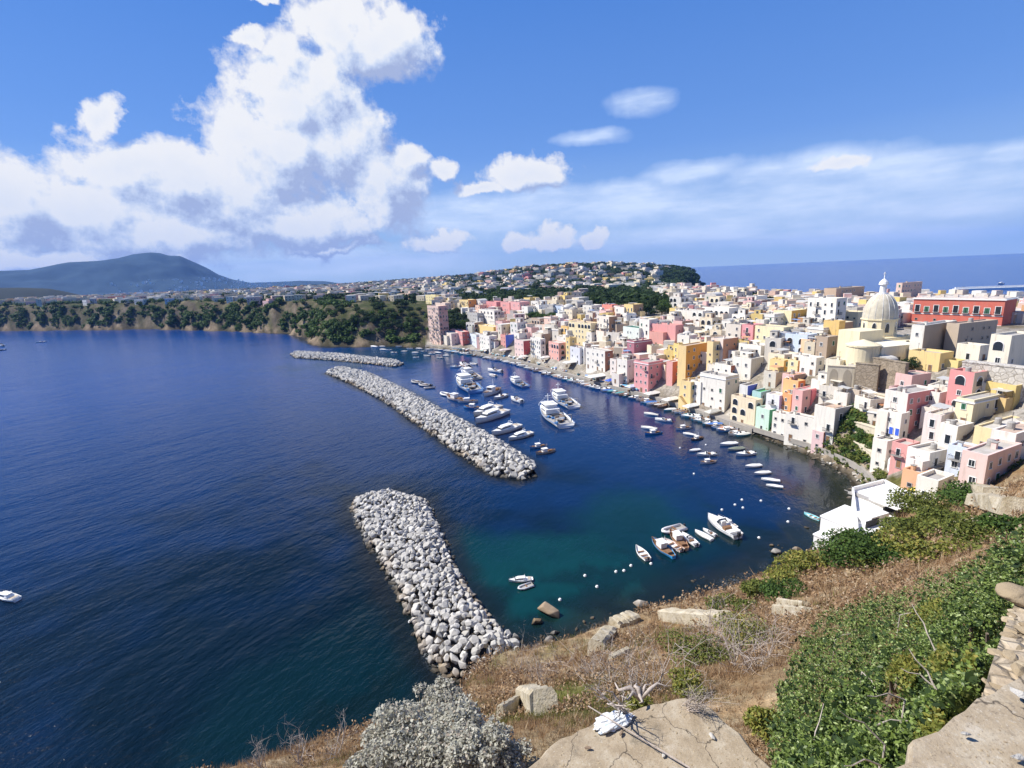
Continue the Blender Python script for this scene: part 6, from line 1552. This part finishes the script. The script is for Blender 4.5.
b.add(vs, [(i, i+1, n+i+1, n+i) for i in range(n-1)]+[(2*n+i, 2*n+i+1, i+1, i) for i in range(n-1)], M['rubble']); cr = b.build('wall_core'); cr.parent = root; cr.matrix_parent_inverse = Matrix.Translation(-Vector(root.location))
# round pale stone at the top of the rubble wall
bmx = bmesh.new(); bmesh.ops.create_icosphere(bmx, subdivisions=4, radius=1)
for v in bmx.verts: v.co *= 1+fbm(np.array([v.co.x*1.2]), np.array([v.co.y*1.2+v.co.z]), 15)[0]*.6
CAPS = bpy.data.meshes.new('wall_stone'); bmx.to_mesh(CAPS); bmx.free(); CAPS.materials.append(M['rub']); CAPS.polygons.foreach_set('use_smooth', [True]*len(CAPS.polygons))
p = P(1012, 590, 54.2); o = put('wall_stone', CAPS, None, (p[0]+.1, p[1], p[2]-.1), (0, 0, 1), (.30, .26, .13)); tag(o, 'smooth pale stone capping the upper end of the rubble wall', 'stone')
# long stone blocks (ruined walls on the slope)
def block(a, b_, px_thick, h, label, name='stone_block', m='palestone', zo=0.5):
    A = hit(*a); B = hit(*b_); A = A+[0, 0, zo]; B = B+[0, 0, zo]; d = B-A; L = float(np.linalg.norm(d)); m_ = (A+B)/2; th = px_thick/F*np.linalg.norm(m_-CAM)*1.1
    q = MB(); rz = math.atan2(d[1], d[0]); sl2 = math.atan2(d[2], math.hypot(d[0], d[1])); n = 12; vs = []
    for i in range(n+1):
        t = -L/2+L*i/n; j = [random.uniform(-.08, .08)*th for _ in range(6)]
        vs += [(t, -th/2+j[0], -h), (t, -th/2+j[1], h*.35), (t+j[4], -th*.3, h/2+j[2]), (t+j[5], th*.35, h/2+j[3]), (t, th/2+j[2], h*.3), (t, th/2, -h)]
    fs = [(i*6+j, (i+1)*6+j, (i+1)*6+(j+1) % 6, i*6+(j+1) % 6) for i in range(n) for j in range(6)]+[tuple(reversed(range(6))), tuple(range(n*6, n*6+6))]
    q.add(vs, [tuple(reversed(f_)) for f_ in fs], M[m]); o = q.build(name, None); o.location = tuple(m_); o.rotation_euler = (0, -sl2, rz); tag(o, label, 'stone block')
def f_blk(t, b):
    p = pos(t); n = t.noise(p, .8, 7, .7); n2 = t.noise(p, 4, 6, .7); c = t.ramp(n, [(.3, (.30, .24, .15)), (.5, (.46, .40, .29)), (.7, (.56, .51, .41))]); c = t.mix(t.rng(n2, .58, .7, 0, .5), c, (.3, .27, .08)); t.set(b.inputs['Base Color'], c); t.set(b.inputs['Normal'], t.bump(n2, .9, .15))
M['blk'] = mat('tuff_block', f_blk, .95, .1)
block((664,618),(728,624), 12, 1.8, 'long pale ruined wall block lying across the dry slope, the largest one', m='blk')
block((776,614),(808,620), 7, 1.2, 'narrow grey stone beam by the left edge of the green thicket', m='blk')
block((780,606),(806,611), 5, 1.0, 'thin pale stone beam just above the narrow grey one', m='blk')
block((614,628),(634,620), 12, 1.6, 'pale square rock at the upper left edge of the dry slope', m='blk')
block((596,652),(610,634), 12, 1.6, 'upright pale rock at the shore side of the dry slope', m='blk')
block((610,664),(628,655), 5, .8, 'small pale slab sticking out of the dry brush', m='blk')
block((500,722),(524,704), 5, .9, 'long dark-edged stone beam behind the silver shrub', m='blk')
block((526,700),(544,712), 18, 1.4, 'pale rock outcrop beside the dark-edged stone beam', m='blk')
block((962,484),(1004,494), 16, 1.2, 'grey eroded rock outcrop high on the green slope at right', m='blk', zo=0.1)
block((985,500),(1030,508), 22, 1.3, 'large pale rock outcrop at the right edge of the green slope', m='blk', zo=0.1)
block((960,528),(1000,522), 14, 1.2, 'flat pale rock patch on the slope above the thicket', m='blk', zo=0.0)
# leaves
def leafobj(name, pts, size, m, parent=None, seed=1, nrm=None, aspect=.55):
    rg_ = np.random.default_rng(seed); v, f = leaves(pts, size, rg_, nrm, aspect); me = raw_mesh(name, v, f, M[m])
    o = put(name, me)
    if parent is not None: o.parent = parent; o.matrix_parent_inverse = Matrix.Translation(-Vector(parent.location)); KIDS.setdefault(parent.name, []).append(o)
    return o
# big green thicket
TH_POLY = [(1030,538),(990,545),(955,556),(932,572),(908,588),(884,584),(860,592),(832,604),(806,628),(792,655),(778,682),(772,715),(776,745),(786,775),(800,800),(880,800),(905,762),(938,735),(962,706),(988,668),(1002,640),(1018,604),(1040,570)]
zc = rbf_px([(780,690,45),(776,740,48),(790,790,51),(832,606,41),(805,640,43),(900,592,44),(880,650,48),(870,720,51),(900,760,51.5),(950,700,52),(950,620,50),(1000,560,51.5),(1030,540,52.5),(1020,600,52.6),(960,558,48.5),(985,660,52.6)])
def thicket(n, depth, seed, poly=TH_POLY, lobe=0.55):
    rg_ = np.random.default_rng(seed); xs = rg_.uniform(765, 1045, n*3); ys = rg_.uniform(535, 805, n*3); k = inpoly(xs, ys, poly); xs, ys = xs[k][:n], ys[k][:n]
    z = zc(xs, ys); p = Pv(xs, ys, z)
    lum = fbm(p[:, 0]/1.5, p[:, 1]/1.5, 301, 3)*1.9+fbm(p[:, 0]/.5, p[:, 1]/.5, 311, 2)*1.1
    dd = rg_.random(len(xs))**1.5*depth
    p[:, 2] += lum-dd; p += rg_.normal(size=p.shape)*.06
    gap = (fbm(p[:, 0]/.7, p[:, 1]/.7, 331, 3) < -.07) & (dd < depth*.85); return p[~gap]
root = empty('thicket', (*P(880, 700, 50)[:2], 46.0)); tag(root, 'large dense green leafy thicket filling the lower right below the lookout', 'thicket')
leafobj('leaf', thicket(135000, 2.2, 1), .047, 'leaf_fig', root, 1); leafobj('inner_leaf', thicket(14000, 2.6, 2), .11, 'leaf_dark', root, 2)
def patch(px, py, r_, n, rise, m, nm, par, seed, size=.052):
    rg_ = np.random.default_rng(seed); a = rg_.uniform(0, 6.28, n); u = np.sqrt(rg_.random(n))*r_; xs = px+np.cos(a)*u; ys = py+np.sin(a)*u*.6; z = zc(xs, ys); p = Pv(xs, ys, z); p[:, 2] += fbm(p[:, 0]/1.5, p[:, 1]/1.5, 301, 3)*1.9+rise-(u/r_)**2*.5+rg_.normal(size=n)*.12
    leafobj(nm, p, size, m, par, seed)
for i, (px, py, r_, n) in enumerate(((940,662,20,1500),(902,672,16,1300),(925,612,18,900),(932,735,18,1800),(962,678,12,700))): patch(px, py, r_, n, .25, 'leaf_yel', 'yellowing_leaf', root, 60+i)
b = MB(); rg_ = random.Random(9)
for (px, py) in ((885,745),(868,730),(905,700),(862,672),(935,650),(880,765),(812,750),(938,690),(945,705),(900,615),(835,640)):
    q = P(px, py, float(zc(px, py))+.1); a = rg_.uniform(0, 6.28); e = (q[0]+math.cos(a)*rg_.uniform(.5, 1.3), q[1]+math.sin(a)*rg_.uniform(.5, 1.3), q[2]+rg_.uniform(.1, .7))
    b = MB(); b.tube([tuple(q-[0, 0, 1.2]), tuple(q), tuple(q+(np.array(e)-q)*.3+[.02, .05, .03]), tuple((np.array(e)+q)/2+[.06, .06, .05]), tuple(q+(np.array(e)-q)*.8), e], [.026, .02, .016, .013, .01, .006], M['deadwood'], 5); o = b.build('dry_twig'); o.parent = root; o.matrix_parent_inverse = Matrix.Translation(-Vector(root.location))
# bare trunk foundation so that the thicket is rooted in the slope
b = MB()
for k in range(26):
    px, py = random.uniform(800, 990), random.uniform(610, 760)
    if not inpoly(np.array([px]), np.array([py]), TH_POLY)[0]: continue
    q = P(px, py, float(zc(px, py))-.6); g = gz(q[0], q[1]); b = MB(); b.tube([(q[0], q[1], min(g, q[2]-1)-.3), (q[0]+.2, q[1]+.1, (g+q[2])/2), tuple(q)], [.09, .06, .03], M['bark'], 6); o = b.build('stem'); o.parent = root; o.matrix_parent_inverse = Matrix.Translation(-Vector(root.location))
# shrubs of the slope
def shrub(px, py, wpx, hpx, m, n, label, name='shrub', leafpx=2.6, grp=None, lump=7):
    C = hit(px, py+hpx*.35); dist = float(np.linalg.norm(C-CAM)); w = wpx/F*dist/2; h = hpx/F*dist*.62; rt_ = empty(name, tuple(C)); tag(rt_, label, 'shrub', grp)
    rg_ = np.random.default_rng(int(px*7+py)); cs = rg_.uniform(-.6, .6, (lump, 3))*[w, w*.8, 0]; cs[:, 2] = rg_.uniform(.3, .65, lump)*h; k = rg_.integers(0, lump, n); d = rg_.normal(size=(n, 3)); d /= np.linalg.norm(d, axis=1)[:, None]; d[:, 2] = np.abs(d[:, 2])*.9-.15*rg_.random(n)
    p = cs[k]+d*np.array([w, w, h])*(.5 if lump < 20 else .22)*(rg_.random((n, 1))**.35)
    ls = max(.03, leafpx/F*dist/2)
    v, f = leaves(p, ls, rg_, d*.5); put('foliage', raw_mesh('foliage', v, f, M[m]), rt_)
    b = MB()
    for i in range(lump): b.tube([(0, 0, -.5), (cs[i][0]*.4, cs[i][1]*.4, cs[i][2]*.4), tuple(cs[i])], [.05, .035, .015], M['bark'], 5)
    b.build('branch', rt_)
for a in (
 (882,549,76,34,'leaf_mid',6500,'rounded dark green shrub right beside the beach house, the biggest on the slope','shrub',2.4),
 (838,560,50,28,'leaf_mid',3000,'green shrub left of the biggest rounded one by the beach house','shrub',2.4),
 (918,532,54,28,'leaf_olive',3500,'olive green shrub behind the biggest rounded one','shrub',2.4),
 (812,562,40,22,'leaf_yel',2200,'yellow-green shrub low by the shore near the beach house','shrub',2.4),
 (930,505,60,30,'leaf_olive',3000,'grey-green shrub band below the pale pink house','shrub',2.2),
 (965,498,50,26,'leaf_mid',2200,'green shrub between rock outcrop and pale pink house','shrub',2.2),
 (985,478,50,18,'leaf_olive',2200,'yellow-green shrub along the ridge at the right','shrub',2.2),
 (1010,463,40,16,'leaf_olive',1800,'shrub on the ridge at the right edge below the last house','shrub',2.2),
 (955,520,44,22,'leaf_olive',2000,'low olive shrub left of the flat pale rock patch','shrub',2.4),
 (930,555,70,40,'leaf_yel',4200,'broad yellow-green bush just above the green thicket','shrub',2.8),
 (985,540,70,26,'leaf_olive',3200,'olive bush under the right rock outcrop','shrub',2.8),
 (1015,530,40,30,'leaf_mid',2400,'green bush at the right edge above the thicket','shrub',2.8),
 (785,572,50,22,'leaf_yel',2600,'yellow-green bush on the dry slope above the grey-green one','shrub',2.4),
 (786,592,40,20,'leaf_mid',2400,'grey-green bush with dark heart on the dry slope','shrub',2.4),
 (757,590,34,24,'leaf_olive',2000,'olive bush on the dry slope left of the grey-green one','shrub',2.4),
 (728,604,40,16,'leaf_olive',1800,'low green strip of shrub behind the largest stone block','shrub',2.2),
 (755,635,60,40,'leaf_yel',3000,'yellow flowering bush right of the largest stone block','shrub',2.6),
 (700,655,60,30,'leaf_olive',2600,'green patch of low shrub beneath the largest stone block','shrub',2.4),
 (865,560,46,26,'leaf_olive',2400,'olive scrub on the path bank under the biggest rounded shrub','shrub',2.4),
 (690,684,44,26,'leaf_yel',2200,'round yellow-brown cushion bush beside the ruined wall top','shrub',2.6),
 (640,704,26,22,'leaf_yel',1400,'small yellow-brown cushion bush touching the dead branches','shrub',2.6),
 (765,722,34,22,'leaf_yel',1600,'yellow-green weeds between ruined wall and thicket','shrub',3.0),
 (745,560+45,30,14,'leaf_olive',1200,'small olive tuft left of the yellow-green bush on the dry slope','shrub',2.2),
 ): shrub(*a)
# silver shrubs at the bottom left
for a in ((430,735,120,95,'leaf_silver',11000,'large silver-leaved shrub at the bottom edge left of centre','silver_shrub',3.2),
          (385,752,70,60,'leaf_silver',5000,'silver-leaved shrub left of the large one at the bottom edge','silver_shrub',3.2),
          (480,745,70,80,'leaf_silver',6000,'silver-leaved shrub right of the large one, by the ruined wall','silver_shrub',3.2),
          (440,700,60,50,'leaf_silver',4200,'upper silver-leaved shrub against the breakwater boulders','silver_shrub',3.0),
          (505,760,60,40,'leaf_silver',3000,'low silver-leaved shrub at the wall foot','silver_shrub',3.0)): shrub(*a, None, 48)
# dead branches and white twiggy shrubs
def dead(px, py, hpx, label, zb=None, n=10, m='deadwood', lean=(0, 0), seed=0, name='dead_bush', spread=.9, thick=1.0):
    C = hit(px, py) if zb is None else P(px, py, zb); dist = float(np.linalg.norm(C-CAM)); h = hpx/F*dist*1.25; rg_ = random.Random(seed+int(px)); b = MB()
    def br(p, d, l, r_, lev):
        pts = [p]; q = Vector(p); dd = Vector(d)
        for k in range(3): dd = (dd+Vector((rg_.gauss(0, .18), rg_.gauss(0, .18), rg_.gauss(.04, .1)))).normalized(); q = q+dd*l/3; pts.append(tuple(q))
        b.tube(pts, [r_, r_*.8, r_*.6, r_*.35], M[m], 5 if lev < 2 else 3)
        if lev < 3:
            for k in range(rg_.choice([2, 3, 3])): br(pts[rg_.choice([1, 2, 3])], (dd+Vector((rg_.gauss(0, spread), rg_.gauss(0, spread), rg_.gauss(.1, .4)))).normalized(), l*rg_.uniform(.45, .7), r_*.5, lev+1)
    for k in range(n): br((rg_.gauss(0, .05*h), rg_.gauss(0, .05*h), -.1), (rg_.gauss(lean[0], .4), rg_.gauss(lean[1], .4), 1), h*rg_.uniform(.4, .7), .016*h**.5*thick, 0)
    o = b.build(name); o.location = tuple(C); tag(o, label, 'dead bush')
for i, a in enumerate(((655,690,52,'tall bleached dead bush rising behind the ruined wall top'),(633,693,40,'bleached dead bush left of the tall one behind the ruined wall'),(608,690,44,'thin bare bush farthest left behind the ruined wall'),(590,680,30,'small bare grey bush in the brush left of the ruined wall'),(718,660,46,'white-stemmed bare bush right of the ruined wall'),(735,668,52,'tallest white-stemmed bare bush on the slope right of the ruined wall'),(756,672,44,'white-stemmed bare bush beside the yellow weeds'),(702,650,36,'bare grey bush under the largest stone block'),(770,650,34,'bare brown bush by the edge of the green thicket'),(540,690,34,'grey brittle bush beside the pale rock outcrop'),(560,676,34,'grey-brown bush above the pale rock outcrop'),(520,676,30,'brown bare bush close to the near breakwater foot'),(300,762,30,'bare stalks at the left end of the grassy edge'),(262,770,24,'shorter bare stalks at the far left grassy edge'),(336,754,24,'bare stalks beside the silver shrubs'))):
    dead(*a, n=9 if i < 9 else 7)
dead(685, 706, 30, 'heap of grey twigs lying on the apex of the ruined wall', zb=47.05, n=16, lean=(.8, -.5), spread=1.2, thick=.7, name='twig_pile')
dead(628, 712, 38, 'thick forked dead branch leaning on the ruined wall edge', zb=47.05, n=4, lean=(-.9, .3), thick=2.4, name='dead_branch')
# gnarled stump
b = MB(); q = P(640, 694, 47.2)
for (a, l, w_) in ((2.6, .8, .08), (3.3, .6, .06), (.2, .9, .07), (.6, .5, .05), (4.4, .4, .06), (1.6, .35, .09)):
    b.tube([(0, 0, -.2), (math.cos(a)*l*.4, math.sin(a)*l*.4, .1), (math.cos(a+.3)*l*.8, math.sin(a+.3)*l*.8, .02), (math.cos(a)*l, math.sin(a)*l, .06)], [w_, w_*.9, w_*.6, w_*.25], M['deadwood'], 7)
b.build('stump', None, smooth=True, loc=tuple(q)); s_ = bpy.data.objects['stump']; tag(s_, 'gnarled pale root stump on the far edge of the ruined wall top', 'stump')
# long pole and the crumpled white sheet
A = P(588, 706, 47.25); B = P(690, 768, 47.16); b = MB(); b.tube([tuple(A), tuple((A+B)/2), tuple(B)], [.018, .02, .022], M['deadwood'], 6); tag(b.build('pole'), 'long thin pale cane lying across the ruined wall top', 'cane')
bmx = bmesh.new(); bmesh.ops.create_icosphere(bmx, subdivisions=4, radius=1)
for v in bmx.verts:
    n_ = fbm(np.array([v.co.x*2.1+9]), np.array([v.co.y*2.1+v.co.z*1.7]), 5)[0]; n2_ = fbm(np.array([v.co.x*6]), np.array([v.co.y*6+v.co.z*5]), 6)[0]; v.co *= 1+n_*1.1+n2_*.5; v.co.z = max(-.1, v.co.z*.32)
me = bpy.data.meshes.new('plastic_sheet'); bmx.to_mesh(me); bmx.free()
def f_sheet(t, b):
    n = t.noise(obc(t), 3.5, 3, .5); t.set(b.inputs['Base Color'], t.mix(t.rng(n, .56, .6), (.74, .75, .74), (.45, .52, .6)))
M['sheet'] = mat('plastic_sheet', f_sheet, .5, .4); me.materials.append(M['sheet'])
q = P(612, 721, 47.1); tag(put('plastic_sheet', me, None, tuple(q), (0, 0, .35), (.62, .26, .36)), 'crumpled white plastic sheet lying on the ruined wall top', 'plastic sheet')
# small stones on the wall tops
for i, (px, py, z, s, l) in enumerate(((588,748,47.1,.13,'dark round pebble left on the ruined wall top'),(621,733,47.1,.14,'small dark stone below the plastic sheet'),(1021,694,55.35,.12,'white pebble on the parapet at the right edge'),(1019,757,55.3,.09,'chip of stone lying low on the parapet'),(664,755,47.08,.12,'pale pebble near the cane on the ruined wall top'),(712,736,47.08,.16,'flat pale flake on the right half of the ruined wall top'),(965,733,55.3,.07,'tiny pale chip on the parapet'))):
    q = P(px, py, z); tag(put('pebble', (BROCKS if 'dark' in l else ROCKS)[i % 4], None, tuple(q), (0, 0, i), (s*1.6, s, s*.6)), l, 'stone')
# grit and pebbles on the two wall tops
def grit(name, poly, z, n, label, smax=.05):
    xs = RNG.uniform(min(p[0] for p in poly), max(p[0] for p in poly), n); ys = RNG.uniform(min(p[1] for p in poly), min(800, max(p[1] for p in poly)), n); k = inpoly(xs, ys, poly); it = []
    for a, c in zip(xs[k], ys[k]):
        q = P(a, c, z+.03); s = random.uniform(.012, smax)*random.choice([1, .6, .5, 1.5]); v, f = BNP[random.randrange(4)] if random.random() < .4 else RNP[random.randrange(10)]; it.append((v, f, rotm(0, 0, random.uniform(0, 6)), (s*1.5, s, s*.6), tuple(q)))
    tag(put(name, merged(name, it, M['rub'])), label, 'grit', kind='stuff')
grit('wall_grit', [(566,745),(608,722),(655,708),(700,706),(728,730),(765,775),(790,800),(520,800)], 47.0, 900, 'grit and crumbs of stone strewn over the ruined wall top')
grit('parapet_grit', [(900,775),(940,738),(970,714),(1000,698),(1060,660),(1060,800),(900,800)], 55.2, 500, 'grit and small crumbs on the parapet coping', .022)
# ------------------------------------------------------------------ dry grass of the slope
def scatter(n, seed, cond, xr=(-25, 140), yr=(2, 150)):
    rg_ = np.random.default_rng(seed); u = rg_.random(n); r_ = 6*(150/6)**(u**.9); a = np.radians(rg_.uniform(-60, 62, n)); X = r_*np.sin(a); Y = r_*np.cos(a); Z = height(X, Y); px = 512+F*((np.stack([X, Y, Z-HC], 1)@RX)/(np.stack([X, Y, Z-HC], 1)@fw)); py = 384-F*((np.stack([X, Y, Z-HC], 1)@UX)/(np.stack([X, Y, Z-HC], 1)@fw))
    S = sdist(X, Y); k = (Z > 1.2) & (S > .5) & (px > -80) & (px < 1100) & (py > 440) & (py < 860) & cond(X, Y, Z, px, py, r_); return X[k], Y[k], Z[k], r_[k]
def blades(X, Y, Z, r_, seed, hpx, nb_=9, name='dry_grass', m='grass_dry', spread=1.0, hmin=.12, hmax=1.4):
    rg_ = np.random.default_rng(seed); n = len(X); d = np.sqrt(X**2+Y**2+(Z-HC)**2); h = np.clip(hpx/F*d, hmin, hmax)*(.7+fbm(X/3, Y/3, 171)*1.2)*rg_.uniform(.6, 1.3, n)
    X = np.repeat(X, nb_); Y = np.repeat(Y, nb_); Z = np.repeat(Z, nb_); h = np.repeat(h, nb_)*rg_.uniform(.5, 1.2, n*nb_); N = len(X)
    bx_ = X+rg_.normal(size=N)*h*.35*spread; by_ = Y+rg_.normal(size=N)*h*.35*spread; a = rg_.uniform(0, 6.28, N); w = h*rg_.uniform(.03, .07, N); lx, ly = rg_.normal(size=N)*h*.4, rg_.normal(size=N)*h*.4
    v = np.stack([np.stack([bx_-np.cos(a)*w, by_-np.sin(a)*w, Z-h*.15], 1), np.stack([bx_+np.cos(a)*w, by_+np.sin(a)*w, Z-h*.15], 1), np.stack([bx_+lx, by_+ly, Z+h], 1)], 1).reshape(-1, 3)
    return raw_mesh(name, v, np.arange(3*N).reshape(N, 3), M[m])
def foreg(X, Y, Z, px, py, r_): return ~((px > 893) & (py < 480)) & ((r_ < 135)) & ~((px < 893) & (py < 530) & (px > 800))
X, Y, Z, r_ = scatter(62000, 1, lambda *a: foreg(*a) & (fbm(a[0]/15, a[1]/15, 31)+.3*fbm(a[0]/4, a[1]/4, 41) < .1))
tag(put('dry_grass', blades(X, Y, Z, r_, 3, 6.0)), 'dry orange-brown grass and brush covering the slope', 'grass', kind='stuff')
X, Y, Z, r_ = scatter(28000, 2, lambda *a: foreg(*a) & (fbm(a[0]/15, a[1]/15, 31)+.3*fbm(a[0]/4, a[1]/4, 41) > -.02))
tag(put('green_grass', blades(X, Y, Z, r_, 4, 5.5, 8, 'green_grass', 'grass_grn')), 'patches of greener weeds among the dry grass', 'grass', kind='stuff')
X, Y, Z, r_ = scatter(16000, 5, lambda X, Y, Z, px, py, r_: foreg(X, Y, Z, px, py, r_) & (fbm(X/6, Y/6, 131) > .04))
d = np.sqrt(X**2+Y**2+(Z-HC)**2); it = []
rg2 = np.random.default_rng(12); n = len(X); k = np.repeat(np.arange(n), 26); off = rg2.normal(size=(len(k), 3))*np.array([.5, .5, .3])*(8/F*d[k])[:, None]; off[:, 2] = np.abs(off[:, 2])
p = np.stack([X, Y, Z], 1)[k]+off; v, f = leaves(p, np.clip(1.3/F*d[k], .02, .25), rg2); M['brush'] = mat('brown_brush', f_leaf((.17, .10, .05), (.40, .27, .16), (.50, .41, .29)), .95, .05)
tag(put('dry_brush', raw_mesh('dry_brush', v, f, M['brush'])), 'brittle grey-brown undergrowth on the slope', 'brush', kind='stuff')
